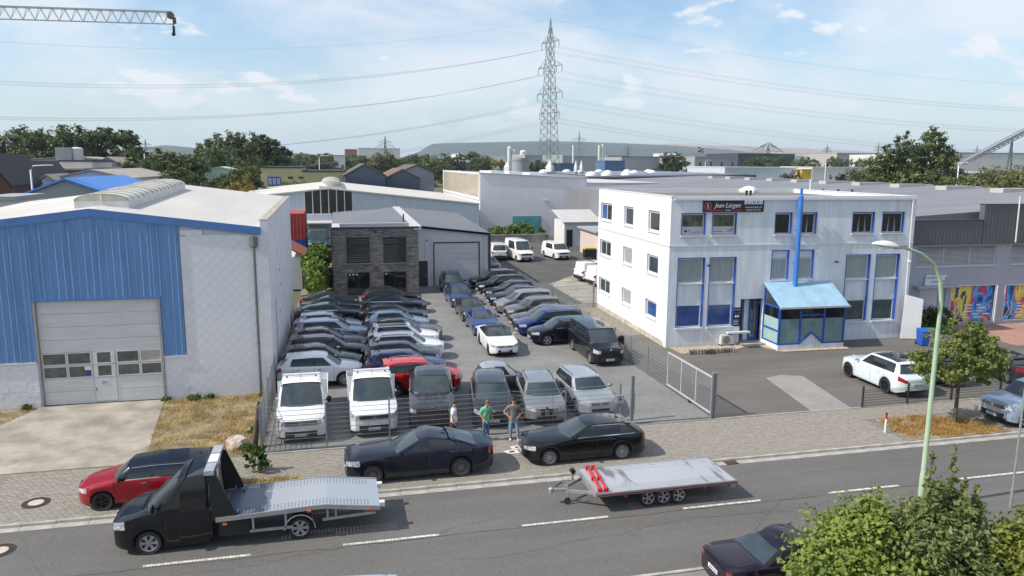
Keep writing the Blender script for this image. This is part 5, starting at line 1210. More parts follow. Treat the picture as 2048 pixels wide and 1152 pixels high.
make_car('dark convertible with soft top at the right edge of the office yard', (35.75, 33.0, 0), 88, 'darkgrey', **P_(HAT, L=4.28, W=1.81, H=1.47, roof='black', style='five', rr=.85, rb=.5, clad=True, nr=.42, tail=.35))
make_car('light blue sport utility with star grille at the right edge of the pavement', (31.2, 26.75, 0), 184, 'icyblue', **P_(SUV, L=4.92, W=1.95, H=1.77, wb=2.99, fo=.86, wr=.39, clad=False, grille='wide', badge='star', chrome=True, cowl=1.3, rf=2.0, zn=1.10, zc=1.2, zb=1.18, nr=.28))
# white vans in the rear yard
CARGO = P_(VAN, glass=(1, 0, 0), clad=True, rails=None)
G6 = 'white vans in the rear yard'
make_car('tall white cargo van facing the camera in the rear yard', nose_at(21.9, 84.6, -84, 5.6), -84, 'white', name='cargo_van', cat='van', group=G6, **P_(CARGO, L=5.6, W=2.02, H=2.45, zc=1.35, zb=1.34, zd=1.34, zn=1.15, cowl=.9, rf=1.75, tum=.12))
make_car('white cargo van with dark bumper beside the low garages', nose_at(26.8, 85.6, -84, 5.2), -84, 'white', name='cargo_van', cat='van', group=G6, **P_(CARGO, L=5.2))
make_car('white cargo van seen from behind next to the grey garage', (19.3, 89.0, 0), 84, 'white', name='cargo_van', cat='van', group=G6, **P_(CARGO, L=5.0, glass=(1, 0, 0)))
for i, (x, y, lab) in enumerate(((25.75, 70.2, 'white van behind the office, farthest of three with rear ends showing'), (25.9, 67.2, 'white van behind the office, middle of three with rear ends showing'), (26.4, 64.6, 'white van behind the office, nearest of three and mostly hidden'))):
    v = make_car(lab, (x, y, 0), 12, 'white', name='cargo_van', cat='van', group=G6, **P_(CARGO, L=5.0, rearglass=False, trl=.12))
    for q in (-1.2, .3): MB().bar((q, -.8, 2.02), (q, .8, 2.02), .05).build('roof_bar', BLACKP, v)

# ---------------------------------------------------------------- trucks
CAB = dict(van=True, W=2.02, H=2.32, fo=.98, zn=1.12, zc=1.34, zb=1.30, zd=1.30, si=.05, tum=.17, rr=.12, rb=.03, cowl=.80, rf=1.68, doors=1, glass=(1, 0, 0), rearglass=False, taill=False, rplate=False, wr=.345, nr=.22, tail=.02, mirror='black', fin=False, clad=True, grille='wide', hl=.36, Hf=.12, Hr=.03)
ALU = M('aluminium sheet', (.52, .54, .57), .38, .55, var=.10, scale=1.2, stretch=(.6, 3, 1), detail=8)
ALUW = M('wet aluminium sheet', (.22, .24, .28), .22, .6, var=.2, scale=2)
STEEL = M('galvanised steel', (.42, .43, .44), .45, .6, var=.12, scale=5); BLKM = M('black powder coat', (.012, .012, .013), .4, var=.1)
def emblem(parent, x, z, r):
    b = MB().lathe([(r, x), (r, x + .012), (r * .86, x + .012), (r * .86, x)], 20, 'x', (0, 0, z), closed=False).build('emblem_ring', CHROME, parent)
    for p, q in (((-.45, .72), (0, .05)), ((0, .05), (.45, .72)), ((-.8, .35), (-.35, -.75)), ((-.35, -.75), (0, -.02)), ((0, -.02), (.35, -.75)), ((.35, -.75), (.8, .35))):
        MB().bar((x + .008, p[0] * r, z + p[1] * r), (x + .008, q[0] * r, z + q[1] * r), .012, .014).build('emblem_stroke', CHROME, b)
def dropside(lab, nx, ny, rails_):
    L = 2.45; t = make_car(lab, nose_at(nx, ny, -90, L), -90, 'white', name='dropside_truck', cat='truck', group='white dropside trucks', **P_(CAB, L=L, wb=3.64, badge='none', xB=-.35, ptext='MAK·CARS', chrome=rails_))
    emblem(t, L / 2 + .075, 1.0 - .09, .085)
    MB().tube([(-.78, -.78, 2.42), (-.78, .78, 2.42)], .06, 8).build('roof_beam', PVC, t, 40)
    for y in (-.6, .6): MB().box(-.82, y - .03, 2.24, -.74, y + .03, 2.38).build('beam_foot', BLACKP, t)
    MB().tube([(-.1, 0, 2.34), (-.16, 0, 2.62)], .012, 5).build('aerial', BLACKP, t)
    x0, x1 = -L / 2 - .12, -L / 2 - 3.5
    MB().box(x1, -.45, .55, x0 + .3, .45, .72).build('chassis', BLKM, t)
    MB().box(x1, -1.05, .86, x0, 1.05, .94).build('load_bed', ALU, t)
    for y in (-1.05, 1.03): MB().box(x1, y, .945, x0, y + .03, 1.33).build('side_board', PAINT['white'], t)
    MB().box(x1 - .03, -1.05, .945, x1, 1.05, 1.33).build('tail_board', PAINT['white'], t); MB().box(x0, -1.05, .945, x0 + .04, 1.05, 2.0).build('head_board', PAINT['white'], t)
    for sd in (1, -1): add_wheel(t, 1.225 - .98 - 3.64, sd * .86, .345, 'steel', 'silver', sd)
    for sd in (1, -1): MB().box(x1 - .05, sd * .9 - .1, .6, x1 - .031, sd * .9 + .1, .75).build('tail_light', LAMPR, t)
    return t
dropside('white dropside truck at the left end of the front row', -1.58, 30.5, True)
dropside('white dropside truck second in the front row beside the dark pickup', 1.40, 30.62, False)
# dark grey pickup
L = 5.85
pk = make_car('dark grey double cab pickup in the front row behind the fence', nose_at(3.85, 30.75, -96, L), -96, 'darkgrey', name='pickup_truck', cat='pickup', group=G5, **P_(CAB, L=L, van=False, doors=2, W=2.05, H=1.94, wb=3.67, fo=1.0, zn=1.16, zc=1.26, zb=1.28, zd=1.26, cowl=1.55, rf=2.28, rr=2.15, rb=1.9, tum=.26, glass=(1, 1, 0), rearglass=True, taill=True, wr=.41, gc=.36, nr=.16, si=.07, xB=.05, xC=-.8, style='five', grille='wide', hl=.22, chrome=False, rplate=True, fplate=False, Hf=.08, sunroof=True))
MB().box(-L / 2 + .12, -.80, 1.235, -L / 2 + 1.8, .80, 1.30).build('bed_cover', BLACKP, pk)
for y in (-.35, .35): MB().add([(L / 2 - 1.3, y - .12, 1.27), (L / 2 - 1.3, y + .12, 1.27), (L / 2 - .5, y + .09, 1.22), (L / 2 - .5, y - .09, 1.22), (L / 2 - 1.3, y - .05, 1.31), (L / 2 - 1.3, y + .05, 1.31)], [(0, 1, 5, 4), (4, 5, 2, 3), (1, 2, 5), (0, 4, 3)]).build('bonnet_bulge', PAINT['darkgrey'], pk)
# black tow truck
L = 2.75
tow = make_car('black flatbed tow truck with perforated aluminium deck stopped on the road', (-6.60 + L / 2, 23.5, RZ), 180, 'black', name='tow_truck', cat='tow truck', **P_(CAB, L=L, wb=4.32, H=2.28, zc=1.30, rf=1.82, badge='star', clad=False, style='six', wr=.36, xB=-.45, fo=.96, roof='black', fplate=True))
def deck(name, parent, prof, y0, y1, mats, bands, step=.088, hole=.042):
    """sheet along x with real square holes in bands; prof: x -> z"""
    xs_ = []; x = prof[0][0]
    xe = prof[-1][0]; n = int(abs(xe - x) / step); sg_ = -1 if xe < x else 1
    X_ = []
    for i in range(n): X_ += [x + sg_ * i * step, x + sg_ * (i * step + step - hole)]
    X_.append(xe); px = [p[0] for p in prof]; pz = [p[1] for p in prof]
    zz_ = lambda v: float(np.interp(v * sg_, [q * sg_ for q in px], pz))
    Y = [y0]; H_ = set()
    for a, b_, st_ in bands:
        y = a
        while y < b_: Y += [y, y + hole]; H_.add(round(y, 4)); y += st_
    Y.append(y1); Y = sorted(set(round(v, 4) for v in Y))
    mb = MB(); idx = {}
    def vid(i, j):
        if (i, j) not in idx: idx[i, j] = len(mb.v); mb.v.append((X_[i], Y[j], zz_(X_[i])))
        return idx[i, j]
    for i in range(len(X_) - 1):
        for j in range(len(Y) - 1):
            if i % 2 == 1 and Y[j] in H_ and 4 < i < len(X_) - 6: continue
            mb.f.append((vid(i, j), vid(i + 1, j), vid(i + 1, j + 1), vid(i, j + 1))); mb.mi.append(0)
    o = mb.build(name, mats, parent, fix=True)
    return o
# deck runs behind the cab (local x negative)
dk0, dk1 = -L / 2 - .12, -L / 2 - 4.98
prof = [(dk0, .98), (dk0 - 1.5, 1.03), (dk0 - 2.9, 1.09), (dk0 - 3.2, 1.085), (dk1, .87)]
darkened = bpy.data.materials.new('part wet deck'); darkened.use_nodes = True; t_, b_ = nodes_of(darkened)
b_.inputs['Metallic'].default_value = .55; co = t_.nodes.new('ShaderNodeTexCoord'); n1 = t_.nodes.new('ShaderNodeTexNoise'); n1.inputs['Scale'].default_value = 1.3; n1.inputs['Detail'].default_value = 6; t_.links.new(co.outputs['Object'], n1.inputs[0])
sp_ = t_.nodes.new('ShaderNodeSeparateXYZ'); t_.links.new(co.outputs['Object'], sp_.inputs[0]); ad_ = t_.nodes.new('ShaderNodeMath'); ad_.operation = 'MULTIPLY_ADD'; ad_.inputs[1].default_value = .9; t_.links.new(n1.outputs[0], ad_.inputs[0]); t_.links.new(sp_.outputs[0], ad_.inputs[2])
rr_ = t_.nodes.new('ShaderNodeValToRGB'); mr_ = t_.nodes.new('ShaderNodeMapRange'); mr_.inputs[1].default_value = -2.55; mr_.inputs[2].default_value = -2.40; t_.links.new(ad_.outputs[0], mr_.inputs[0]); t_.links.new(mr_.outputs[0], rr_.inputs[0])
rr_.color_ramp.elements[0].color = (.52, .55, .58, 1); rr_.color_ramp.elements[1].color = (.17, .20, .26, 1); t_.links.new(rr_.outputs[0], b_.inputs['Base Color']); b_.inputs['Roughness'].default_value = .35  # deck darker and bluer towards the cab end
dko = deck('deck', tow, prof, -1.08, 1.08, darkened, [(-.95, -.55, .10), (.58, .98, .10)], .105, .038)
for sd in (-1, 1):
    mb = MB()
    for (xa, za), (xb, zb2) in zip(prof, prof[1:]):
        y = sd * 1.1; mb.quad((xa, y, za + .03), (xb, y, zb2 + .03), (xb, y, zb2 - .11), (xa, y, za - .11))
        mb.quad((xa, y, za + .03), (xb, y, zb2 + .03), (xb, y - sd * .04, zb2 + .03), (xa, y - sd * .04, za + .03)); mb.quad((xa, y - sd * .04, za + .03), (xb, y - sd * .04, zb2 + .03), (xb, y - sd * .04, zb2 - .11), (xa, y - sd * .04, za - .11))
    weld(mb.build('deck_edge', STEEL, tow))
    for k, (xa, za) in enumerate(((-1.75, .82), (-4.2, .98), (-6.0, .86))): MB().cb((xa, sd * 1.125, za - .02), (.12, .03, .06)).build('marker_lamp', AMBER, tow)
    MB().box(dk0 - 2.2, sd * 1.02 - .03, .42, dk0 - .95, sd * 1.02 + .03, .50).build('side_guard', STEEL, tow)
    for xa in (dk0 - 1.05, dk0 - 2.0): MB().bar((xa, sd * 1.02, .46), (xa, sd * 1.02, .92), .06).build('guard_post', STEEL, tow)
    MB().bar((dk0 - 3.1, sd * 1.02, .60), (dk1 + .15, sd * 1.02, .68), .06, .08).build('side_guard', STEEL, tow)
    for xa in (dk0 - 3.25, dk0 - 3.5): MB().bar((xa, sd * 1.02, .62), (xa, sd * 1.02, .92), .05).build('guard_post', STEEL, tow)
    MB().box(dk0 - .95, sd * 1.0 - .22 * sd, .38, dk0 - .08, sd * 1.04, .84).build('tool_box', BLKM, tow)
    add_wheel(tow, L / 2 - .96 - 4.32, sd * .88, .36, 'six', 'silver', sd, z=.36)
    mb = MB(); xc_ = L / 2 - .96 - 4.32
    mb.tube([(xc_ + .46 * math.cos(a), sd * 1.03, .36 + .46 * math.sin(a)) for a in [math.pi * k / 10 for k in range(11)]], .022, 6); mb.build('mudguard_rim', STEEL, tow)
    mb = MB()
    for k in range(10):
        a0, a1 = math.pi * k / 10, math.pi * (k + 1) / 10
        mb.quad((xc_ + .45 * math.cos(a0), sd * 1.03, .36 + .45 * math.sin(a0)), (xc_ + .45 * math.cos(a1), sd * 1.03, .36 + .45 * math.sin(a1)), (xc_ + .45 * math.cos(a1), sd * .72, .36 + .45 * math.sin(a1)), (xc_ + .45 * math.cos(a0), sd * .72, .36 + .45 * math.sin(a0)))
    weld(mb.build('mudguard', BLKM, tow))
    MB().box(dk1 - .16, sd * .72 - .09, .74, dk1, sd * .72 + .09, .88).build('rear_bracket', PLATE, tow)
    MB().box(dk1 - .02, sd * .8 - .18, .55, dk1 + .02, sd * .8 + .18, .66).build('tail_light', LAMPR, tow)
    # headboard side wing
    MB().prism_y([(dk0 + .10, .9), (dk0 - .62, 1.0), (dk0 - .08, 2.34), (dk0 + .10, 2.34)], sd * 1.04 - .03, sd * 1.04 + .03).build('headboard_wing', BLKM, tow)
MB().box(dk0 + .04, -1.0, 2.22, dk0 + .16, 1.0, 2.33).build('headboard_beam', BLKM, tow)
for i, y in enumerate((-.75, -.02, .72)):
    MB().box(dk0 - .02, y - .33, 2.35, dk0 + .26, y + .33, 2.49).build('light_bar', PVC if i == 1 else M('grey beacon lens', (.38, .42, .46), .2, var=.1, coat=1), tow)
for y in (-.62, .62): MB().bar((dk0 + .0, y, 1.0), (dk0 + .1, y, 2.35), .05).build('headboard_tube', STEEL, tow)
MB().box(dk1 + .1, -.42, .62, dk0 + .4, .42, .82).build('chassis', BLKM, tow)
wch = MB().tube([(dk0 - .18, -.25, 1.12), (dk0 - .18, .25, 1.12)], .1, 12).build('winch_drum', BLKM, tow, 40)
for y in (-.82, .82):
    for d in (.35, .62): MB().bar((dk0 - d, y - .18, 1.05), (dk0 - d, y + .18, 1.05), .05, .10).build('wheel_chock', M('blue steel', (.06, .10, .2), .5), tow)
MB().tube([(L / 2 - .75, .6, 1.30), (L / 2 - .75, -.6, 1.30)], .012, 5).build('wiper', BLACKP, tow)

# ---------------------------------------------------------------- car trailer
tr = thing('car_trailer', 'silver three axle flatbed car trailer with red ramps standing on the road', 'trailer', (10.8, 23.2, RZ), 0)
z0 = .70
scuff = bpy.data.materials.new('scuffed trailer deck'); scuff.use_nodes = True; t_, b_ = nodes_of(scuff); b_.inputs['Metallic'].default_value = .5; b_.inputs['Roughness'].default_value = .4
co = t_.nodes.new('ShaderNodeTexCoord'); mp = t_.nodes.new('ShaderNodeMapping'); mp.inputs['Scale'].default_value = (1.5, .28, 1); mp.inputs['Location'].default_value = (2.2, 1.0, 0); t_.links.new(co.outputs['Object'], mp.inputs[0])
n1 = t_.nodes.new('ShaderNodeTexNoise'); n1.inputs['Scale'].default_value = 1.4; n1.inputs['Detail'].default_value = 5; n1.inputs['Roughness'].default_value = .55; t_.links.new(mp.outputs[0], n1.inputs[0])
r_ = t_.nodes.new('ShaderNodeValToRGB'); cr = r_.color_ramp; cr.elements[0].position = .57; cr.elements[0].color = (.56, .58, .60, 1); cr.elements[1].position = .66; cr.elements[1].color = (.24, .245, .25, 1); t_.links.new(n1.outputs[0], r_.inputs[0]); t_.links.new(r_.outputs[0], b_.inputs['Base Color'])
deck('deck', tr, [(2.58, z0), (-2.55, z0)], -1.06, 1.06, scuff, [(-.98, -.62, .115), (.62, .98, .115)], .105, .036)
for sd in (-1, 1):
    MB().box(-2.56, sd * 1.08 - .02, z0 - .10, 2.6, sd * 1.08 + .02, z0 + .02).build('side_rail', STEEL, tr)
    MB().box(-2.56, sd * 1.105 - .004, z0 - .075, 2.6, sd * 1.105 + .004, z0 - .035).build('reflective_strip', M('dark red tape', (.18, .01, .02), .4, var=.1), tr)
    for x in (-.66, -.09, .48): add_wheel(tr, x, sd * .86, .30, 'five', 'silver', sd, .18, .30)
    MB().box(2.35, sd * .95 - .1, z0 - .26, 2.56, sd * .95 + .1, z0 - .11).build('rear_bracket', STEEL, tr)
    for x in (-1.55, 1.35): MB().cb((x, sd * 1.10, z0 - .16), (.10, .03, .05)).build('marker_lamp', LAMPR, tr)
    MB().bar((-2.56, sd * .62, z0 - .16), (-3.35, sd * .12, z0 - .22), .06, .10).build('drawbar_arm', STEEL, tr)
for i in range(5): MB().box(-2.4 + i * 1.15, -1.05, z0 - .10, -2.32 + i * 1.15, 1.05, z0 - .02).build('cross_member', STEEL, tr)
MB().box(2.56, -1.08, z0 - .1, 2.6, 1.08, z0 + .0).build('rear_beam', STEEL, tr); MB().box(-2.62, -1.08, z0 - .14, -2.56, 1.08, z0 + .06).build('front_beam', STEEL, tr)
MB().tube([(-3.3, 0, z0 - .22), (-3.75, 0, z0 - .2)], .06, 8).build('coupling_tube', STEEL, tr, 40); MB().lathe([(.02, -.12), (.09, -.1), (.09, .05), (.03, .1)], 10, 'z', (-3.85, 0, z0 - .2)).build('coupling_head', STEEL, tr, 40); MB().bar((-3.72, 0, z0 - .1), (-3.45, 0, z0 + .05), .03).build('handbrake', BLKM, tr)
MB().tube([(-3.3, -.16, z0 + .12), (-3.3, -.16, .28)], .03, 8).build('jockey_post', STEEL, tr)
add_wheel(tr, -3.3, -.16, .12, 'steel', 'grey', -1, .07, .12)
sp_o = MB().bar((-2.95, .4, z0 - .1), (-2.95, .4, z0 + .26), .06).build('winch_post', STEEL, tr); MB().tube([(-2.95, .32, z0 + .24), (-2.95, .50, z0 + .24)], .09, 12).build('winch_drum', BLKM, sp_o, 40)
REDR = M('red ramp steel', (.55, .012, .02), .4, var=.08)
for i, x in enumerate((-2.32, -2.10)):
    r_o = thing('loading_ramp', 'red steel ramp lying across the trailer, the one ' + ('nearer the drawbar' if i == 0 else 'farther from the drawbar'), 'ramp', (10.8 + x, 23.2, RZ + z0 + .005), R(-6), 'red ramps on the trailer')
    for yy in (-.98, -.05, .88): MB().box(-.07, yy, 0, .07, yy + .10, .14).build('lug', REDR, r_o)
    MB().bar((0, -1.03, .09), (0, 1.03, .09), .05, .07).build('beam', REDR, r_o)
# ---------------------------------------------------------------- fences and gates
GALV = M('galvanised fence steel', (.26, .275, .29), .5, .3, var=.12, scale=4); GRAPH = M('graphite fence steel', (.03, .033, .037), .5, var=.1)
LSTEEL = M('pale gate steel', (.52, .54, .54), .45, .2, var=.08)
def wire(mb, p, q, r):
    p, q = Vector(p), Vector(q); d = (q - p).normalized(); u = d.cross(Vector((.3, .9, .1))).normalized(); v = d.cross(u); o = len(mb.v)
    for e in (p, q):
        for k in range(3):
            a = 2.0944 * k; mb.v.append(tuple(e + u * (r * math.cos(a)) + v * (r * math.sin(a))))
    for k in range(3): mb.f.append((o + k, o + (k + 1) % 3, o + 3 + (k + 1) % 3, o + 3 + k)); mb.mi.append(0)
PANC = {}
def mesh_panel(parent, p, q, h, mat, z0=.05, pitch=.05, hp=.2, r=.0035):
    """double-wire mesh panel between two points: the upright wires as one mesh, each cross bar a part"""
    p, q = Vector(p), Vector(q); L = (q - p).length; an = math.atan2(q.y - p.y, q.x - p.x); key = (round(L, 2), h, mat.name, pitch)
    if key not in PANC:
        mb = MB(); n = int(L / pitch)
        for i in range(n + 1): wire(mb, (L * i / n, 0, 0), (L * i / n, 0, h), r)
        me = mb.mesh('wire_mesh'); me.materials.append(mat); bb = MB().box(0, -.012, -.006, L, .012, .006).mesh('cross_bar'); bb.materials.append(mat); PANC[key] = (me, bb)
    me, bb = PANC[key]; o = inst('wire_mesh', me, parent, (p.x, p.y, z0), (0, 0, an)); kind(o, 'stuff')
    for k in range(int(h / hp) + 1): inst('cross_bar', bb, o, (0, 0, min(h - .01, .03 + k * hp)))
def fence(label, pts, h, mat, post=.06, ph=None, name='mesh_fence', cat='fence', **k):
    t = thing(name, label, cat, (*pts[0][:2], 0)); o = Vector((*pts[0][:2], 0)); pts = [Vector((*p[:2], 0)) - o for p in pts]
    for p in pts: MB().box(p.x - post / 2, p.y - post / 2, 0, p.x + post / 2, p.y + post / 2, ph or h + .12).build('post', mat, t)
    for p, q in zip(pts, pts[1:]): mesh_panel(t, p, q, h, mat, **k)
    return t
ft = fence('grey wire mesh street fence in front of the parked vehicles', [(-3.1 + 2.53 * i, 29.86) for i in range(7)], 1.83, GALV)
MB().box(14.95, -.14, 1.05, 15.3, .1, 1.42).build('letter_box', STEEL, ft); MB().box(15.09, -.145, 1.2, 15.16, -.14, 1.3).build('letter_box_lock', BLKM, ft)
MB().box(12.08, .02, .05, 12.1, .03, 1.8).build('end_clip', GALV, ft)
fence('grey wire mesh fence running from the street to the warehouse corner', [(-3.12, 29.9 + 2.0 * i) for i in range(5)], 1.83, GALV)
fence('grey wire mesh fence between the car lot and the office', [(16.66, 34.85 + 2.5 * i) for i in range(14)], 1.45, GALV)
gp = thing('gate_post', 'thick grey steel gate post standing alone at the lot entrance', 'gate post', (12.84, 30.35, 0)); MB().box(-.07, -.07, 0, .07, .07, 2.1).build('box_section', M('grey gate post steel', (.20, .22, .235), .5, .2, var=.1), gp); MB().box(.07, -.05, .3, .11, .05, 1.3).build('latch_strip', GALV, gp); MB().box(-.12, -.12, 0, .12, .12, .015).build('base_plate', GALV, gp)
gt = thing('sliding_gate', 'open steel sliding gate with light frame at the lot entrance', 'gate', (16.62, 29.9, 0))
for y in (.12, 1.65, 3.2, 4.75): MB().box(-.03, y, .16, .03, y + .06, 1.86).build('frame_post', LSTEEL, gt)
for z in (.14, 1.84): MB().box(-.035, .1, z, .035, 4.83, z + .07).build('frame_rail', LSTEEL, gt)
for y0, y1 in ((.18, 1.65), (1.71, 3.2), (3.26, 4.75)): mesh_panel(gt, (0, y0, 0), (0, y1, 0), 1.6, GALV, .22, .25, .085)
for dx in (-.09, .06): MB().box(dx, -.04, 0, dx + .08, .06, 2.1).build('guide_post', M('grey gate post steel', (.20, .22, .235)), gt)
MB().box(-.09, -.03, 2.1, .14, .05, 2.16).build('guide_head', STEEL, gt); MB().box(-.04, 2.2, .0, .04, 2.35, .16).build('roller', BLKM, gt)
rg = thing('swing_gate', 'pale steel bar gate between the fence and the office rear corner', 'gate', (16.75, 56.6, 0), R(2))
for z in (.15, 1.75): MB().box(0, -.03, z, 3.6, .03, z + .06).build('frame_rail', LSTEEL, rg)
for i in range(25): MB().bar((.02 + i * .148, 0, .18), (.02 + i * .148, 0, 1.78), .03).build('upright_bar', LSTEEL, rg)
for x in (0, 3.6): MB().box(x - .06, -.06, 0, x + .06, .06, 2.0).build('gate_post', GALV, rg)
fence('low black wire fence along the office yard by the street tree', [(24.45, 29.75), (27.0, 29.75), (29.6, 29.8), (32.6, 29.85), (35.4, 29.9)], .78, GRAPH, .07, 1.05, hp=.13, pitch=.1)
ch = thing('charging_post', 'black charging post standing by the fence beside the black van', 'charger', tuple(G(1241, 716))); MB().box(-.08, -.08, 0, .08, .08, .9).build('pillar', BLKM, ch); MB().box(-.14, -.12, .85, .14, .1, 1.35).build('charger_head', BLKM, ch); MB().box(-.1, -.125, 1.0, .1, -.121, 1.25).build('display', DARKP, ch)

# ---------------------------------------------------------------- street furniture
lp = thing('street_lamp', 'tall pale green street lamp with curved arm and white head', 'street lamp', (19.25, 20.19, RZ))
arm = [(0, 0, 6.3), (.02, 0, 7.1), (-.12, 0, 7.9), (-.45, 0, 8.45), (-.95, 0, 8.78), (-1.6, 0, 8.98)]
LG = M('pale green lamp paint', (.36, .47, .33), .5, var=.08, scale=3)
MB().tube([(0, 0, 0), (0, 0, 1.2), (0, 0, 1.25), (0, 0, 6.3)], [.10, .10, .085, .07], 14).build('column', LG, lp, 40)
MB().tube(arm, [.07, .066, .06, .055, .05, .048], 12).build('arm', LG, lp, 60)
MB().box(-1.95, -.075, 8.94, -1.55, .075, 9.07).build('head_neck', STEEL, lp)
hd = MB()
for i in range(9):
    u = i / 8; x = -1.88 - .92 * u; wv = .20 * math.sin(math.pi * (.12 + .86 * u)) ** .7; z = 9.02 + .10 * u
    for k in range(12):
        a = 2 * math.pi * k / 12; hd.v.append((x, wv * math.cos(a), z + (.15 if math.sin(a) > 0 else .06) * math.sin(math.pi * (.1 + .88 * u)) ** .6 * math.sin(a)))
for i in range(8):
    for k in range(12): hd.f.append((i * 12 + k, i * 12 + (k + 1) % 12, (i + 1) * 12 + (k + 1) % 12, (i + 1) * 12 + k)); hd.mi.append(0)
hd.f.append(tuple(range(12))); hd.f.append(tuple(range(107, 95, -1))); hd.mi += [0, 0]
hd.build('lamp_head', M('white lamp head', (.70, .70, .70), .4, var=.04), lp, 50)
MB().box(-2.6, -.1, 8.955, -2.1, .1, 8.97).build('lens', M('lamp lens', (.5, .5, .45), .2, var=.1), lp)
bo = thing('bollard', 'white bollard with red band on the pavement', 'bollard', (23.09, 26.54, 0))
MB().tube([(0, 0, 0), (0, 0, .62)], .045, 10).build('lower_tube', PLATE, bo, 40); MB().tube([(0, 0, .62), (0, 0, .82)], .046, 10).build('red_band', REDR, bo, 40); MB().tube([(0, 0, .82), (0, 0, .88), (0, 0, .9)], [.046, .046, .02], 10).build('top_cap', BLKM, bo, 40); MB().tube([(0, 0, 0), (0, 0, .012)], .11, 12).build('foot', CONC, bo)
pl = thing('sign_pole', 'slim grey steel pole among the bushes at the right edge', 'pole', (22.3, 19.5, RZ)); MB().tube([(0, 0, 0), (0, 0, 4.2)], .035, 10).build('tube', STEEL, pl, 40); MB().tube([(0, 0, 0), (0, 0, .7)], .05, 10).build('sleeve', STEEL, pl, 40)
# bins and planters at the office
def bin_(px, py, lab, body, lid, w_=.58, h=1.05, grp='bins by the office corner'):
    p = G(px, py); t = thing('waste_bin', lab, 'bin', (p.x, p.y, 0), R(-10), grp)
    MB().add([(-w_ * .42, -.3, .06), (w_ * .42, -.3, .06), (w_ * .42, .3, .06), (-w_ * .42, .3, .06), (-w_ / 2, -.36, h - .1), (w_ / 2, -.36, h - .1), (w_ / 2, .36, h - .1), (-w_ / 2, .36, h - .1)], [(0, 3, 2, 1), (4, 5, 6, 7), (0, 1, 5, 4), (1, 2, 6, 5), (2, 3, 7, 6), (3, 0, 4, 7)]).build('body', body, t)
    MB().add([(-w_ * .53, -.40, h - .1), (w_ * .53, -.40, h - .1), (w_ * .53, .38, h - .1), (-w_ * .53, .38, h - .1), (-w_ * .45, -.34, h), (w_ * .45, -.34, h), (w_ * .45, .34, h + .04), (-w_ * .45, .34, h + .04)], [(0, 3, 2, 1), (4, 5, 6, 7), (0, 1, 5, 4), (1, 2, 6, 5), (2, 3, 7, 6), (3, 0, 4, 7)]).build('lid', lid, t)
    for sd in (-1, 1): MB().lathe([(.11, -.03), (.11, .03)], 12, 'x', (sd * w_ * .42, .34, .11)).build('wheel', RUBBER, t)
    MB().bar((-w_ * .4, .44, h - .1), (w_ * .4, .44, h - .1), .035).build('handle', body, t)
BB = M('blue bin plastic', (.02, .10, .48), .45, var=.06); GYB = M('grey bin plastic', (.36, .38, .38), .5, var=.06); GRL = M('green bin lid', (.06, .20, .09), .5, var=.06)
bin_(1845, 690, 'blue wheeled bin beside the white board', BB, BB); bin_(1860, 690, 'grey wheeled bin with green lid beside the blue bin', GYB, GRL)
cb = thing('waste_container', 'black waste container with yellow lid by the brick garage', 'container', tuple(G(1178, 517)), R(-4)); MB().box(-.68, -.5, .18, .68, .5, 1.2).build('body', BLACKP, cb); MB().prism_y([(-.72, 1.2), (.72, 1.2), (.66, 1.36), (-.66, 1.36)], -.54, .54).build('lid', M('yellow plastic', (.62, .46, .03), .5, var=.06), cb)
for x, y in ((-.55, -.4), (.55, -.4), (-.55, .4), (.55, .4)): MB().lathe([(.09, -.03), (.09, .03)], 10, 'x', (x, y, .09)).build('castor', RUBBER, cb)

# ---------------------------------------------------------------- people
SKIN = M('skin', (.46, .25, .17), .55, var=.08, scale=12)
def skinned(name, verts, edges, mat, parent, sub=2, root=0):
    """one continuous surface grown round a skeleton; verts: (x, y, z, rx, ry)"""
    me = bpy.data.meshes.new(name); me.from_pydata([v[:3] for v in verts], edges, [])
    o = bpy.data.objects.new(name, me); col.objects.link(o); o.parent = parent; me.materials.append(mat)
    mod = o.modifiers.new('skin', 'SKIN'); mod.use_smooth_shade = True
    for i, v in enumerate(verts): me.skin_vertices[0].data[i].radius = (v[3], v[4] if len(v) > 4 else v[3])
    me.skin_vertices[0].data[root].use_root = True
    s_ = o.modifiers.new('sub', 'SUBSURF'); s_.levels = sub; s_.render_levels = sub
    dg = bpy.context.evaluated_depsgraph_get(); nm = bpy.data.meshes.new_from_object(o.evaluated_get(dg)); o.modifiers.clear(); o.data = nm; nm.name = name
    return o
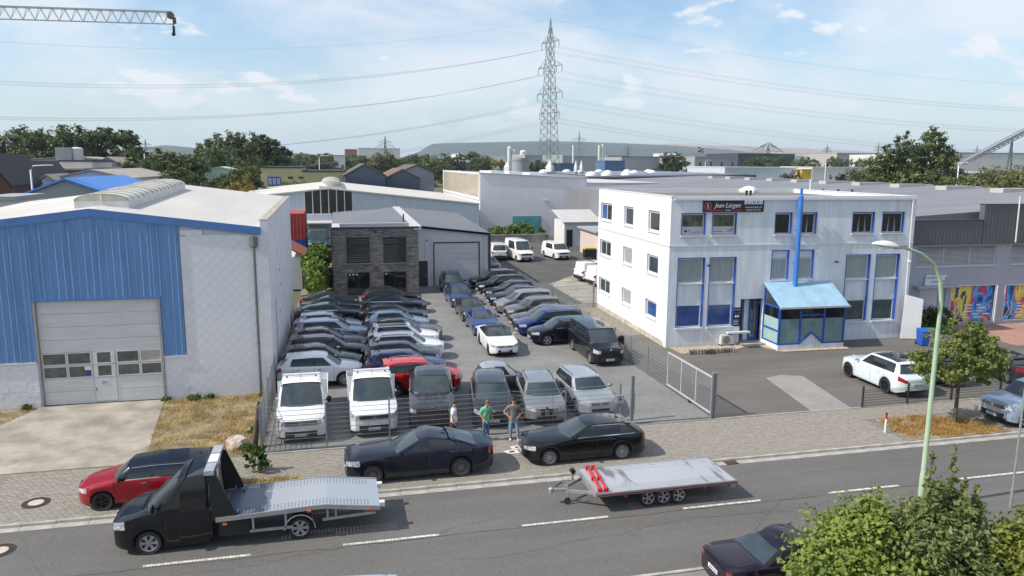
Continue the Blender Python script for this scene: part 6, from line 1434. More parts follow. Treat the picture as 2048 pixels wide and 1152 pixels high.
def person(label, loc, rz, elbows, wrists, feet, shirt, trouser, shoe, hair, head=(0, -.02), lean=0., height=1.78, hairtop=.05, belly=0.):
    """local: faces -y, z up"""
    t = thing('person', label, 'person', loc, R(rz), 'men standing by the street fence'); k = height / 1.78
    S_ = lambda v: (v[0] * k, v[1] * k, v[2] * k, *[r * k for r in v[3:]])
    hx, hy = head
    V = [(0, 0, .96, .125, .10), (0, -.01 + lean * .4, 1.15, .125, .095 + belly), (0, lean, 1.34, .15, .105), (0, lean, 1.46, .095, .075), (hx * .3, lean + hy * .3, 1.53, .052), (hx * .8, lean + hy * .7, 1.60, .066, .072), (hx, lean + hy, 1.68, .078, .092), (hx, lean + hy, 1.745, .06, .075)]
    E = [(0, 1), (1, 2), (2, 3), (3, 4), (4, 5), (5, 6), (6, 7)]
    for i, sd in enumerate((-1, 1)):
        e, w_, f = elbows[i], wrists[i], feet[i]; b = len(V)
        V += [(sd * .17, lean, 1.43, .058), (*e, .043), (*w_, .030)]; E += [(3, b), (b, b + 1), (b + 1, b + 2)]
        d = Vector(w_) - Vector(e); d.normalize(); pm_ = Vector(w_) + d * .07; V.append((*pm_, .034, .018)); E.append((b + 2, b + 3)); a0 = len(V)
        side = d.cross(Vector((0, 1, .01))).normalized()
        for q, ln in ((-.024, .065), (-.008, .078), (.009, .074), (.024, .060)):
            st = pm_ + side * q + d * .03; bend = d * .7 + Vector((-sd * .35, -.3, -.25))
            V.append((*st, .009)); V.append((*(st + d * ln * .5), .0085)); V.append((*(st + d * ln * .5 + bend.normalized() * ln * .5), .007)); n = len(V); E += [(b + 3, n - 3), (n - 3, n - 2), (n - 2, n - 1)]
        th = Vector(w_) + d * .035 + side * (.035 * sd); V.append((*th, .011)); V.append((*(th + d * .045 + side * .012 * sd), .009)); n = len(V); E += [(b + 2, n - 2), (n - 2, n - 1)]
        b = len(V); kn = ((f[0] * .75 + sd * .02), f[1] * .4 - .025, .50)
        V += [(sd * .092, 0, .90, .088), (*kn, .058), (f[0], f[1], .10, .042), (f[0], f[1] - .12, .045, .04, .03)]; E += [(0, b), (b, b + 1), (b + 1, b + 2), (b + 2, b + 3)]
    skinned('body', [S_(v) for v in V], E, SKIN, t)
    # shirt, trousers, shoes follow the body
    V = [(0, 0, .845, .150, .12 + belly * .5), (0, 0, .93, .158, .125 + belly), (0, -.012 + lean * .4 - belly * .5, 1.12, .155, .12 + belly), (0, lean - belly * .2, 1.32, .182, .128 + belly * .5), (0, lean, 1.45, .125, .095), (0, lean, 1.50, .07)]; E = [(0, 1), (1, 2), (2, 3), (3, 4), (4, 5)]
    for i, sd in enumerate((-1, 1)):
        e = Vector(elbows[i]); s0 = Vector((sd * .175, lean, 1.425)); m_ = s0.lerp(e, .72); b = len(V); V += [(*s0, .085), (*m_, .072)]; E += [(4, b), (b, b + 1)]
    sh_ = skinned('shirt', [S_(v) for v in V], E, shirt, t)
    V = [(0, 0, .985, .140, .112), (0, 0, .90, .135, .112)]; E = [(0, 1)]
    for i, sd in enumerate((-1, 1)):
        f = feet[i]; kn = ((f[0] * .75 + sd * .02), f[1] * .4 - .025, .50); b = len(V); V += [(sd * .095, 0, .82, .098), (*kn, .075), (f[0], f[1], .12, .066), (f[0], f[1], .075, .064)]; E += [(1, b), (b, b + 1), (b + 1, b + 2), (b + 2, b + 3)]
    skinned('trousers', [S_(v) for v in V], E, trouser, t)
    for f in feet: skinned('shoe', [S_((f[0], f[1] + .04, .05, .05, .05)), S_((f[0], f[1] - .06, .045, .05, .042)), S_((f[0] * 1.06, f[1] - .17, .036, .042, .032))], [(0, 1), (1, 2)], shoe, t)
    hz_ = Vector((hx, lean + hy, 1.70)) * k
    hb = MB(); sphere(hb, (hz_.x, hz_.y + .018, hz_.z + .035), (.090, .104, .082 + hairtop * .2), 12, 8); hb.build('hair', hair, t, 60)
    fa = MB(); sphere(fa, (hz_.x, hz_.y - .098, hz_.z - .035), (.012, .02, .022), 6, 4); fa.build('nose', SKIN, t)
    for sd in (-1, 1):
        e = MB(); sphere(e, (hz_.x + sd * .032, hz_.y - .078, hz_.z - .008), (.013, .01, .008), 6, 4); e.build('eye', INKY, t)
        e = MB(); sphere(e, (hz_.x + sd * .085, hz_.y + .01, hz_.z - .03), (.012, .022, .032), 6, 4); e.build('ear', SKIN, t)
    MB().box(hz_.x - .024, hz_.y - .088, hz_.z - .078, hz_.x + .024, hz_.y - .078, hz_.z - .070).build('mouth', M('lips', (.30, .12, .10), .5), t)
    return t
JEAN = M('blue denim', (.075, .14, .27), .85, var=.25, scale=7); JEAN2 = M('faded denim', (.16, .24, .36), .85, var=.3, scale=6); WSHOE = M('white trainers', (.7, .7, .7), .6, var=.05); DSHOE = M('dark shoes', (.02, .02, .022), .5, var=.1)
HDARK = M('dark hair', (.012, .010, .010), .6, var=.2); HGREY = M('grey hair', (.10, .095, .09), .7, var=.3, scale=20); HBRN = M('brown hair', (.035, .024, .018), .6, var=.2)
person('man in grey shirt and faded jeans with both hands on his hips', (7.05, 29.15, .0), -8, [(-.40, .06, 1.19), (.40, .06, 1.19)], [(-.21, -.06, 1.03), (.21, -.06, 1.03)], [(-.13, .0), (.19, -.10)], M('grey polo cotton', (.15, .14, .14), .9, var=.12, scale=6), JEAN2, WSHOE, HDARK, (.0, -.03), height=1.82)
gm_ = person('man in green shirt and jeans with a dark strap, looking down', (5.9, 29.28, 0), 12, [(-.26, .02, 1.17), (.27, .05, 1.17)], [(-.13, -.16, .98), (.28, -.04, .94)], [(-.10, .02), (.09, .02)], M('mint green cotton', (.13, .50, .27), .9, var=.10, scale=6), JEAN, DSHOE, HGREY, (.03, -.085), -.02, 1.76, .02, .035)
MB().tube([(.19, -.05, 1.46), (.10, -.155, 1.38), (-.02, -.185, 1.22), (-.15, -.135, 1.08), (-.17, .06, 1.04), (-.02, .12, 1.2), (.12, .10, 1.4), (.19, .0, 1.48)], .016, 6).build('shoulder_strap', BLACKP, gm_, 60)
wm = person('man in white shirt standing behind the black saloon, seen from the side', (4.55, 29.35, 0), 75, [(-.26, .03, 1.18), (.26, -.02, 1.18)], [(-.25, -.06, .95), (.23, -.12, .96)], [(-.10, .02), (.10, .0)], M('white cotton', (.74, .75, .78), .9, var=.05, scale=6), M('dark trousers', (.03, .03, .035), .85, var=.1), DSHOE, HBRN, (.0, -.06), height=1.80, belly=.02)
MB().cb((-.09, -.165, 1.28), (.10, .012, .12)).build('chest_print', PLATEB, wm)
# ---------------------------------------------------------------- vegetation
def leafmat(name, c1, c2, scale=3., trans=.35, rough=.55):
    mt = bpy.data.materials.new(name); mt.use_nodes = True; t, b = nodes_of(mt); b.inputs['Roughness'].default_value = rough; b.inputs['Specular IOR Level'].default_value = .3
    co = t.nodes.new('ShaderNodeTexCoord'); n = t.nodes.new('ShaderNodeTexNoise'); n.inputs['Scale'].default_value = scale; n.inputs['Detail'].default_value = 3; t.links.new(co.outputs['Object'], n.inputs[0])
    r = t.nodes.new('ShaderNodeValToRGB'); r.color_ramp.elements[0].position = .34; r.color_ramp.elements[1].position = .68; r.color_ramp.elements[0].color = (*c1, 1); r.color_ramp.elements[1].color = (*c2, 1); t.links.new(n.outputs[0], r.inputs[0]); t.links.new(r.outputs[0], b.inputs['Base Color'])
    tr_ = t.nodes.new('ShaderNodeBsdfTranslucent'); t.links.new(r.outputs[0], tr_.inputs[0]); mx = t.nodes.new('ShaderNodeMixShader'); mx.inputs[0].default_value = trans
    o = t.nodes['Material Output']; t.links.new(b.outputs[0], mx.inputs[1]); t.links.new(tr_.outputs[0], mx.inputs[2]); t.links.new(mx.outputs[0], o.inputs[0]); return mt
BARK = M('grey brown bark', (.10, .075, .055), .9, var=.35, scale=9, bump=.5, bscale=25)
def leaf_cloud(name, blobs, n, size, seed, flat=.0, aspect=1.6, shell=.55, clump=.35, ncl=None, droop=0.):
    """leaves gathered in clumps through the crown: blobs (x, y, z, rx, ry, rz)"""
    rg_ = np.random.default_rng(seed); B_ = np.array(blobs, float); vol = (B_[:, 3] * B_[:, 4] * B_[:, 5]) ** .72; pr_ = vol / vol.sum()
    nc = ncl or max(30, n // 45)
    bi = rg_.choice(len(B_), nc, p=pr_); d = rg_.normal(size=(nc, 3)); d /= np.linalg.norm(d, axis=1)[:, None]
    rad = (shell + (1 - shell) * rg_.random(nc) ** .6) * rg_.uniform(.86, 1.12, nc)
    cen = B_[bi, :3] + d * rad[:, None] * B_[bi, 3:6]
    ci = rg_.integers(0, nc, n); cs = clump * (B_[bi, 3:6].mean(axis=1))[ci]
    off_ = rg_.normal(size=(n, 3)) * cs[:, None] * .42; off_[:, 2] *= .8; off_[:, 2] -= droop * np.abs(rg_.normal(size=n)) * cs
    p = cen[ci] + off_
    nrm = rg_.normal(size=(n, 3)) + d[ci] * .9 + np.array([0, 0, .7]); nrm /= np.linalg.norm(nrm, axis=1)[:, None]
    u = np.cross(nrm, rg_.normal(size=(n, 3))); u /= np.linalg.norm(u, axis=1)[:, None]; v = np.cross(nrm, u)
    s_ = size * rg_.uniform(.6, 1.25, n)[:, None]; u = u * s_ * aspect * .5; v = v * s_ * .5
    P_4 = np.stack([p - u, p + v * .9 - u * .1 + nrm * s_ * .08, p + u, p - v * .9 - u * .1 + nrm * s_ * .08], axis=1).reshape(-1, 3)
    me = bpy.data.meshes.new(name); nv = len(P_4); me.vertices.add(nv); me.vertices.foreach_set('co', P_4.ravel().astype(np.float32))
    me.loops.add(nv); me.loops.foreach_set('vertex_index', np.arange(nv, dtype=np.int32)); me.polygons.add(n); me.polygons.foreach_set('loop_start', np.arange(0, nv, 4, dtype=np.int32)); me.update(calc_edges=True)
    return me
def trunk_mesh(h, r, limbs, seed, lean=(0, 0)):
    rr_ = random.Random(seed); mb = MB(); pts = [(0, 0, -.1)] + [(lean[0] * q + rr_.uniform(-.03, .03) * h * .1, lean[1] * q + rr_.uniform(-.03, .03) * h * .1, h * q) for q in (.25, .5, .75, 1)]
    mb.tube(pts, [r * 1.25, r, r * .85, r * .65, r * .3], 8)
    for (bx, by, bz) in limbs:
        q = rr_.uniform(.45, .85); s0 = Vector((lean[0] * q, lean[1] * q, h * q)); e = Vector((bx, by, bz)); m_ = s0.lerp(e, .5) + Vector((0, 0, .08 * h * rr_.uniform(-.5, .6)))
        mb.tube([s0, m_, e], [r * .5, r * .3, r * .08], 6)
    return mb
def tree(label, loc, blobs, n, size, mat, seed, trunk_h, trunk_r, name='tree', cat='tree', group=None, scale=1., rz=0., **kw):
    t = thing(name, label, cat, loc, rz, group); t.scale = (scale,) * 3
    c = bpy.data.objects.new('crown', leaf_cloud('crown', blobs, n, size, seed, **kw)); col.objects.link(c); c.parent = t; c.data.materials.append(mat)
    trunk_mesh(trunk_h, trunk_r, [(b[0], b[1], b[2]) for b in blobs], seed).build('trunk', BARK, t, 50)
    return t
GL = leafmat('bright hazel leaves', (.13, .20, .04), (.31, .36, .08), 2.2); GD = leafmat('dull grey green leaves', (.11, .155, .05), (.26, .30, .11), 2.5); GY = leafmat('yellowing leaves', (.13, .18, .035), (.30, .31, .06), 2.0)
GM = leafmat('mid green leaves', (.045, .085, .022), (.14, .19, .045), 1.2); GS = leafmat('linden leaves', (.11, .165, .045), (.27, .30, .09), 1.4)
# near bushes at the bottom right
def bushloc(px, y): p = AT(px, 1000, y); return (p.x, p.y, 0)
def tips(x, y, z, h, n, rr_): return [(x + rr_.uniform(-.25, .25), y + rr_.uniform(-.2, .2), z + h * (i + .5) / n, .16 * (1.2 - i / n), .16 * (1.2 - i / n), h / n) for i in range(n)]
ra = random.Random(2); p = AT(1738, 980, 14.0)
bush1 = tree('bright green broad leaved bush at the bottom right with an upright top', (p.x, 14.0, 0), [(0, 0, 2.0, 1.75, 1.4, 1.5), (-.65, .2, 1.3, .95, .9, 1.0), (.1, -.1, 3.05, .75, .75, .7), (-.4, 0, 2.5, .8, .8, .8), (.75, .2, 2.2, .9, .9, .9), (-1.2, 0, 1.3, .4, .5, .5)] + tips(.25, 0, 3.5, .3, 2, ra), 21000, .105, GL, 21, 3.2, .09, name='bush', cat='bush', aspect=1.25, shell=.45, clump=.30)
p = AT(1885, 960, 13.4)
bush2 = tree('dull green bush with long upright shoots beside the lamp post', (p.x, 13.4, 0), [(0, 0, 2.3, 1.35, 1.2, 1.6), (.5, .1, 3.2, .8, .8, .9), (-.35, 0, 3.0, .7, .7, .8), (.8, 0, 1.6, 1.0, 1.0, 1.2)] , 22000, .075, GD, 22, 3.4, .08, name='bush', cat='bush', aspect=2.1, shell=.4, clump=.28)
p = AT(2040, 1060, 12.8)
tree('yellowing green bush at the right edge of the picture', (p.x, 12.8, 0), [(0, 0, 2.0, 1.2, 1.1, 1.3), (.5, 0, 2.8, .8, .8, .8), (-.5, .2, 2.4, .7, .7, .9), (-.2, 0, 3.1, .4, .4, .5)], 12000, .10, GY, 23, 3.0, .07, name='bush', cat='bush', aspect=1.3, shell=.45, clump=.3)
def shoots(parent_name, base, specs, size, mat, seed, aspect):
    """upright leafy shoots growing out of a bush: stem and leaves"""
    par = base; rr_ = random.Random(seed)
    for k, (x, y, z, h) in enumerate(specs):
        dx, dy = rr_.uniform(-.18, .18), rr_.uniform(-.12, .12); n = 9
        bl = [(x + dx * q / n, y + dy * q / n, z + h * q / n, .13 * (1.25 - q / n), .13 * (1.25 - q / n), h / n * .8) for q in range(n + 1)]
        c = bpy.data.objects.new('shoot', leaf_cloud('shoot', bl, int(190 * h), size, seed + k, aspect=aspect, shell=.3, clump=.6, ncl=60)); col.objects.link(c); c.parent = par; c.data.materials.append(mat)
        MB().tube([(x, y, z - .4), (x + dx, y + dy, z + h)], [.012, .004], 5).build('shoot_stem', BARK, par)
shoots('', bush1, [(.28, 0, 3.3, .75), (.0, .1, 3.3, .45), (-.9, 0, 2.3, .5), (-1.75, 0, 1.5, .45), (.6, 0, 2.9, .5)], .10, GL, 61, 1.25)
shoots('', bush2, [(-.28, 0, 3.7, 1.45), (-.05, 0, 3.5, .9), (.38, .1, 3.8, 1.25), (.62, 0, 3.7, .7), (1.05, 0, 3.3, .9), (-.6, 0, 3.2, .6), (.9, .2, 2.8, .7)], .075, GD, 71, 2.1)
# young street tree with stake
st = tree('young street tree in the dry grass bed beside the low black fence', (27.1, 26.95, 0), [(-.1, 0, 3.1, 1.7, 1.5, 1.1), (-1.2, .2, 2.6, 1.1, 1.1, .85), (1.2, .1, 2.7, 1.2, 1.1, .9), (.1, 0, 4.1, .85, .85, .75), (.9, 0, 3.6, .9, .9, .7), (-.6, -.1, 3.8, .7, .7, .6), (1.7, 0, 2.2, .7, .7, .55)], 13500, .115, GS, 31, 3.6, .08, aspect=1.35, shell=.35, clump=.26, ncl=170)
# garden plants
def plant(label, loc, blobs, n, size, mat, seed, h, r, pot=None, name='potted_plant', cat='plant', **k):
    t = tree(label, loc, blobs, n, size, mat, seed, h, r, name=name, cat=cat, **k)
    if pot == 'round': MB().lathe([(.20, .0), (.27, .3), (.29, .42), (.25, .42), (.24, .36)], 16).build('pot', BLACKP, t, 40)
    if pot == 'tall': MB().box(-.22, -.22, 0, .22, .22, .95).build('pot', M('slate planter', (.13, .13, .14), .6, var=.1), t)
    return t
p = G(1683, 668); plant('small shrub in a round black pot at the office wall', tuple(p), [(0, 0, 1.0, .38, .38, .35), (.15, 0, 1.3, .2, .2, .2)], 500, .09, GD, 41, .95, .03, 'round')
p = G(1741, 668); plant('white flowers in a tall slate planter between the office windows', tuple(p), [(0, 0, 1.3, .26, .26, .28), (0, 0, 1.6, .12, .12, .15)], 420, .09, leafmat('white blossom', (.30, .34, .22), (.72, .72, .66), 9), 42, 1.2, .02, 'tall')
p = G(1872, 668); plant('ragged green shrub behind the bins', (p.x, p.y + 1.0, 0), [(0, 0, .8, 1.3, .9, .8), (1.0, 0, .9, .9, .8, .8), (-.8, 0, .7, .7, .7, .6)], 3500, .12, GM, 43, .8, .04, name='shrub', cat='shrub')
p = G(510, 950); plant('leafy green weed bush in the dry bed behind the tow truck', (p.x + .1, p.y + .3, 0), [(0, 0, .45, .38, .35, .35), (.3, 0, .55, .25, .25, .3), (-.25, .1, .5, .25, .25, .3), (.1, 0, .85, .18, .18, .2)], 900, .10, leafmat('dark weed leaves', (.035, .075, .02), (.10, .17, .035), 4), 44, .6, .02, name='weed_bush', cat='bush')
plant('tall green creeper between the warehouse and the stone house', (-1.6, 66.5, 0), [(0, 0, 1.6, .9, 2.4, 1.5), (-.2, 2.0, 2.6, .9, 1.8, 1.2), (.3, 3.5, 3.0, .8, 1.6, 1.0), (0, -1.5, 1.2, .7, 1.2, 1.0)], 5200, .22, leafmat('fresh green creeper', (.07, .13, .02), (.24, .33, .05), .6), 45, 2.2, .08, name='creeper', cat='creeper')
p = G(1020, 482); plant('bright green hedge in front of the teal door', (p.x + 1.0, 108.5, 0), [(-2.5, 0, 1.3, 2.4, 1.2, 1.1), (.5, 0, 1.5, 2.2, 1.2, 1.2), (3.0, 0, 1.1, 1.6, 1.0, .9)], 3200, .3, leafmat('bright hedge leaves', (.09, .16, .03), (.22, .30, .06), .4), 46, 1.0, .08, name='hedge', cat='hedge')
# dry grass: blades spread over the soil
def grass(name, label, area, n, h, mat, seed, parent=None, zb=0.):
    rg_ = np.random.default_rng(seed); (x0, y0), (x1, y1) = area; pts = []
    cl = rg_.uniform((x0, y0), (x1, y1), (max(6, n // 40), 2)); c = cl[rg_.integers(0, len(cl), n)] + rg_.normal(size=(n, 2)) * .16
    c[:, 0] = np.clip(c[:, 0], x0, x1); c[:, 1] = np.clip(c[:, 1], y0, y1)
    jit = rg_.normal(size=c.shape) * .12; bare = [(-6.3, 33.2, 1.3, .8), (-4.6, 36.4, .9, .5), (-15.4, 32.5, 1.2, 1.0), (25.0, 27.3, .5, .3)]
    keep = np.array([inside(area_poly[name], a + j1, b + j2) and (not any(((a - q[0]) / q[2]) ** 2 + ((b - q[1]) / q[3]) ** 2 < 1 + j1 * 3 for q in bare) or rg_.random() < .12) for (a, b), (j1, j2) in zip(c, jit)]); c = c[keep]; n = len(c)
    an = rg_.uniform(0, 2 * np.pi, n); hh = h * rg_.uniform(.4, 1.3, n); wv = .012 + .012 * rg_.random(n); le = rg_.normal(size=(n, 2)) * hh[:, None] * .55
    d = np.stack([np.cos(an), np.sin(an)], 1) * wv[:, None]; z = np.full(n, zb)
    A = np.stack([np.c_[c - d, z], np.c_[c + d, z], np.c_[c + le, z + hh]], 1).reshape(-1, 3)
    me = bpy.data.meshes.new(name); nv = len(A); me.vertices.add(nv); me.vertices.foreach_set('co', A.ravel().astype(np.float32)); me.loops.add(nv); me.loops.foreach_set('vertex_index', np.arange(nv, dtype=np.int32)); me.polygons.add(n); me.polygons.foreach_set('loop_start', np.arange(0, nv, 3, dtype=np.int32)); me.update(calc_edges=True); me.materials.append(mat)
    o = bpy.data.objects.new(name, me); col.objects.link(o); tag(o, label, 'grass'); return kind(o, 'stuff')
def inside(poly, x, y):
    r_ = False; j = len(poly) - 1
    for i in range(len(poly)):
        (xi, yi), (xj, yj) = poly[i], poly[j]
        if (yi > y) != (yj > y) and x < (xj - xi) * (y - yi) / (yj - yi) + xi: r_ = not r_
        j = i
    return r_
area_poly = {'dry_lawn': [(-8.25, 37.9), (-3.25, 37.9), (-3.25, 29.8), (-7.4, 29.8)], 'dry_verge': [(-40, 29.8), (-16.7, 29.8), (-13.7, 37.9), (-40, 37.9)], 'dry_tree_grass': [(23.6, 26.3), (25.0, 25.5), (28.6, 25.5), (27.8, 27.3), (26.0, 28.1), (24.0, 28.0)], 'dry_bed_grass': [(-4.85, 25.5), (-1.35, 25.5), (-1.35, 26.9), (-2.2, 27.2), (-4.85, 27.2)]}
STRAW = leafmat('straw grass', (.38, .28, .12), (.60, .47, .23), 1.2, .3, .8)
grass('dry_lawn', 'straw coloured dry grass beside the concrete drive', ((-8.3, 29.8), (-3.2, 37.9)), 13000, .11, STRAW, 1)
grass('dry_verge', 'straw coloured dry grass at the left edge of the drive', ((-24, 29.8), (-13, 37.9)), 7000, .11, STRAW, 2)
grass('dry_tree_grass', 'orange dry grass under the young street tree', ((23.5, 25.45), (28.6, 28.1)), 6500, .16, leafmat('orange straw', (.36, .20, .06), (.52, .36, .13), 1.5, .3, .8), 3)
grass('dry_bed_grass', 'straw coloured dry grass in the bed behind the tow truck', ((-4.9, 25.45), (-1.3, 27.2)), 4200, .2, STRAW, 4)
wd = leafmat('green weeds', (.06, .11, .02), (.16, .22, .05), 3)
for k, (x, y, s_) in enumerate(((-6.9, 37.6, .3), (-6.2, 37.7, .22), (-3.6, 37.5, .35), (-3.4, 35.2, .3), (-3.5, 32.2, .35), (-8.2, 37.8, .2), (-3.6, 30.2, .3), (-14.2, 37.7, .25), (22.3, 40.75, .25))):
    o = bpy.data.objects.new('weed_tuft', leaf_cloud('weed_tuft', [(0, 0, s_ * .4, s_, s_ * .7, s_ * .5)], 160, .09, 80 + k, aspect=2.4)); col.objects.link(o); o.location = (x, y, 0); o.data.materials.append(wd)
    tag(o, 'green weed tuft ' + ['at the foot of the block wall left of centre', 'at the foot of the block wall beside another tuft', 'in the corner below the downpipe', 'along the side fence halfway to the wall', 'along the side fence behind the boulder', 'at the right foot of the roller door', 'beside the leaning trunk', 'at the left foot of the roller door', 'in front of the palisade edging'][k], 'weed', 'weed tufts')
def pebbles(name, label, poly, n, mat, s0=.035, z=.02):
    mb = MB(); xs_ = [q[0] for q in poly]; ys_ = [q[1] for q in poly]; k = 0; rr_ = random.Random(len(poly) * n)
    while k < n:
        x, y = rr_.uniform(min(xs_), max(xs_)), rr_.uniform(min(ys_), max(ys_))
        if not inside(poly, x, y): continue
        k += 1; s_ = s0 * rr_.uniform(.5, 1.3); a = rr_.uniform(0, 6.28); ca, sa = math.cos(a) * s_, math.sin(a) * s_
        mb.add([(x + ca, y + sa, z), (x - sa * .7, y + ca * .7, z), (x - ca, y - sa, z), (x + sa * .7, y - ca * .7, z), (x, y, z + s_ * .7)], [(0, 1, 4), (1, 2, 4), (2, 3, 4), (3, 0, 4)])
    o = mb.build(name, mat, fix=False); tag(o, label, 'gravel'); return kind(o, 'stuff')
PEB = M('sandy pebbles', (.42, .33, .24), .9, var=.3, scale=14, c2=(.58, .48, .37))
def yard_bed(name, pts, h=.04): kind(MB().prism(pts, -.02, h).build(name, M('bed edging stone', (.28, .23, .19), .9, var=.2, scale=4)), 'structure')
b1 = [(20.4, 42.5), (20.5, 40.9), (23.6, 40.9), (25.1, 41.6), (25.3, 42.4)]; b2 = [(26.4, 42.3), (26.4, 41.2), (27.0, 40.1), (31.6, 39.95), (31.6, 41.0), (27.6, 41.1), (27.0, 42.3)]
yard_bed('gravel_bed_left', b1); yard_bed('gravel_bed_porch', b2)
pebbles('gravel_left', 'sandy pebbles in the bed at the office corner', b1, 1700, PEB, .06, .045); pebbles('gravel_porch', 'sandy pebbles in the strip round the porch', b2, 1500, PEB, .06, .045)
pal = thing('palisade_edging', 'row of short round grey palisades edging the gravel bed', 'edging', (20.9, 40.75, 0))
for i in range(17): MB().lathe([(.001, .31), (.07, .31), (.085, .29), (.085, 0)], 10, 'z', (i * .185, .03 * math.sin(i), 0)).build('palisade', M('grey palisade', (.22, .21, .19), .9, var=.25, scale=4), pal, 40)
# boulder, tree stump, tyres
def rock(name, label, loc, s_, mat, seed):
    bm = bmesh.new(); bmesh.ops.create_icosphere(bm, subdivisions=3, radius=1); rr_ = random.Random(seed); dirs = [(Vector((rr_.gauss(0, 1), rr_.gauss(0, 1), rr_.gauss(0, 1))).normalized(), rr_.uniform(.62, .92)) for _ in range(16)]
    for v in bm.verts:
        n_ = v.co.normalized(); r_ = min([d_ / max(.05, n_.dot(q)) if n_.dot(q) > .3 else 9 for q, d_ in dirs] + [1.0]); v.co = n_ * r_ * (1 + rr_.uniform(-.02, .02)); v.co = Vector((v.co.x * s_[0], v.co.y * s_[1], max(v.co.z, -.35) * s_[2]))
    me = bpy.data.meshes.new(name); bm.to_mesh(me); bm.free(); me.materials.append(mat); o = bpy.data.objects.new(name, me); col.objects.link(o); o.location = loc; return tag(o, label, 'boulder')
rock('boulder', 'pale pinkish boulder lying in the dry grass by the fence corner', (-4.05, 30.75, .12), (.62, .42, .42), M('pink quartz rock', (.46, .35, .29), .8, var=.4, scale=3, bump=.6, bscale=7, c2=(.62, .54, .47)), 5)
sm = thing('leaning_trunk', 'bare dead tree trunk leaning at the corner of the mesh fence', 'tree trunk', (-3.35, 30.55, 0)); MB().tube([(-.12, 0, -.05), (-.02, 0, .5), (.08, .05, 1.2), (.16, .08, 1.9)], [.17, .12, .10, .07], 9).build('stem', BARK, sm, 50); MB().tube([(.05, .02, 1.0), (.2, -.1, 1.45)], [.05, .02], 6).build('broken_branch', BARK, sm, 50)
ty = MB().lathe([(.20, -.1), (.31, -.11), (.33, -.05), (.33, .05), (.31, .11), (.20, .1)], 18, 'z', closed=False).mesh('old_tyre'); ty.materials.append(RUBBER); ty.shade_smooth(); ty.set_sharp_from_angle(angle=R(45))
rt = random.Random(4); k = 0
for x, y, h_ in ((-.55, 70.5, 6), (-.5, 73, 7), (.25, 71.5, 3)):
    for i in range(h_):
        o = inst('old_tyre', ty, None, (x + rt.uniform(-.06, .06), y + rt.uniform(-.05, .05), .11 + i * .22), (rt.uniform(-.05, .05), rt.uniform(-.05, .05), 0)); k += 1
        tag(o, 'old black tyre, ' + ['lowest', 'second', 'third', 'fourth', 'fifth', 'sixth', 'seventh'][i] + ' from the ground ' + ['in the stack nearest the creeper', 'in the far stack beside the stone house', 'in the low pile beside the taller stacks'][(x > 0) * 2 + (y > 72 and x < 0)], 'tyre', 'old tyres stacked beside the stone house')
for i, (x, y, rx, ry) in enumerate(((-.6, 64.1, 1.2, .3), (.0, 64.4, .5, .9), (-1.2, 64.4, .2, .2), (-.4, 63.7, .15, .1))):
    o = inst('loose_tyre', ty, None, (x, y, .32 if rx > .4 else .12), (rx, ry, 0)); tag(o, 'loose black tyre lying ' + ('upright against the junk' if rx > 1 else 'tilted beside the slate wall' if rx > .4 else 'flat close to the creeper' if i == 2 else 'flat behind the last parked car'), 'tyre', 'loose tyres behind the parked cars')
# ---------------------------------------------------------------- background buildings
def bldg(label, px0, px1, pyt, y, depth, mat, roof=None, name='industrial_hall', cat='building', gable=0., parapet=0., win=None, rz=0.):
    """box building whose front face stands at distance y; photo columns give its width, the roof edge its height"""
    a, b = AT(px0, pyt, y), AT(px1, pyt, y); w_ = b.x - a.x; h = (a.z + b.z) / 2
    t = thing(name, label, cat, (a.x, y, 0), R(rz))
    if gable:
        MB().prism_y([(0, 0), (w_, 0), (w_, h), (w_ / 2, h + gable), (0, h)], 0, depth).build('walls', mat, t)
        for s0, s1 in ((-.3, w_ / 2), (w_ / 2, w_ + .3)):
            z0 = h + gable * (1 if s0 > 0 else 0) - (.0); z0, z1 = (h - .1, h + gable) if s0 < 0 else (h + gable, h - .1)
            MB().add([(s0, -.3, z0 + .05), (s1, -.3, z1 + .05), (s1, depth, z1 + .05), (s0, depth, z0 + .05), (s0, -.3, z0 + .25), (s1, -.3, z1 + .25), (s1, depth, z1 + .25), (s0, depth, z0 + .25)], [(0, 3, 2, 1), (4, 5, 6, 7), (0, 1, 5, 4), (1, 2, 6, 5), (2, 3, 7, 6), (3, 0, 4, 7)]).build('roof', roof or mat, t)
    else:
        MB().box(0, 0, 0, w_, depth, h - .3).build('walls', mat, t); MB().box(-.15, -.15, h - .3, w_ + .15, depth + .15, h).build('roof', roof or mat, t)
    if win:
        n, z0, z1, ww, wm = win
        for i in range(n):
            x = w_ * (i + .5) / n - ww / 2; MB().box(x, -.08, z0 * h, x + ww, -.005, z1 * h).build('window', wm, t)
    return t
GW = M('far white wall', (.62, .62, .61), .8, var=.05, scale=.1); GG = M('far grey wall', (.30, .32, .34), .8, var=.06, scale=.1); GDK = M('far dark wall', (.05, .055, .07), .7, var=.08, scale=.1); GBL = M('far blue wall', (.07, .15, .28), .6, var=.08, scale=.2)
BRN = M('brown red sheet wall', (.12, .045, .032), .7, var=.12, scale=.6, stretch=(6, 6, .3)); BGE = M('eternit roof', (.33, .30, .255), .85, var=.12, scale=.4); RTL = M('dark roof tiles', (.055, .045, .042), .8, var=.25, scale=5); YEL = M('yellow render', (.55, .50, .25), .85, var=.06, scale=.3); MINT = M('mint sheet', (.40, .58, .52), .7, var=.05)
t = bldg('white shed with low gable and grey roof behind the blue roof', 107, 260, 358, 108, 26, GW, BGE, gable=1.0); MB().box(2.2, -.06, 6.6, 2.7, -.01, 7.6).build('window', DARKP, t); MB().box(3.0, -.06, 6.6, 3.5, -.01, 7.6).build('window', DARKP, t)
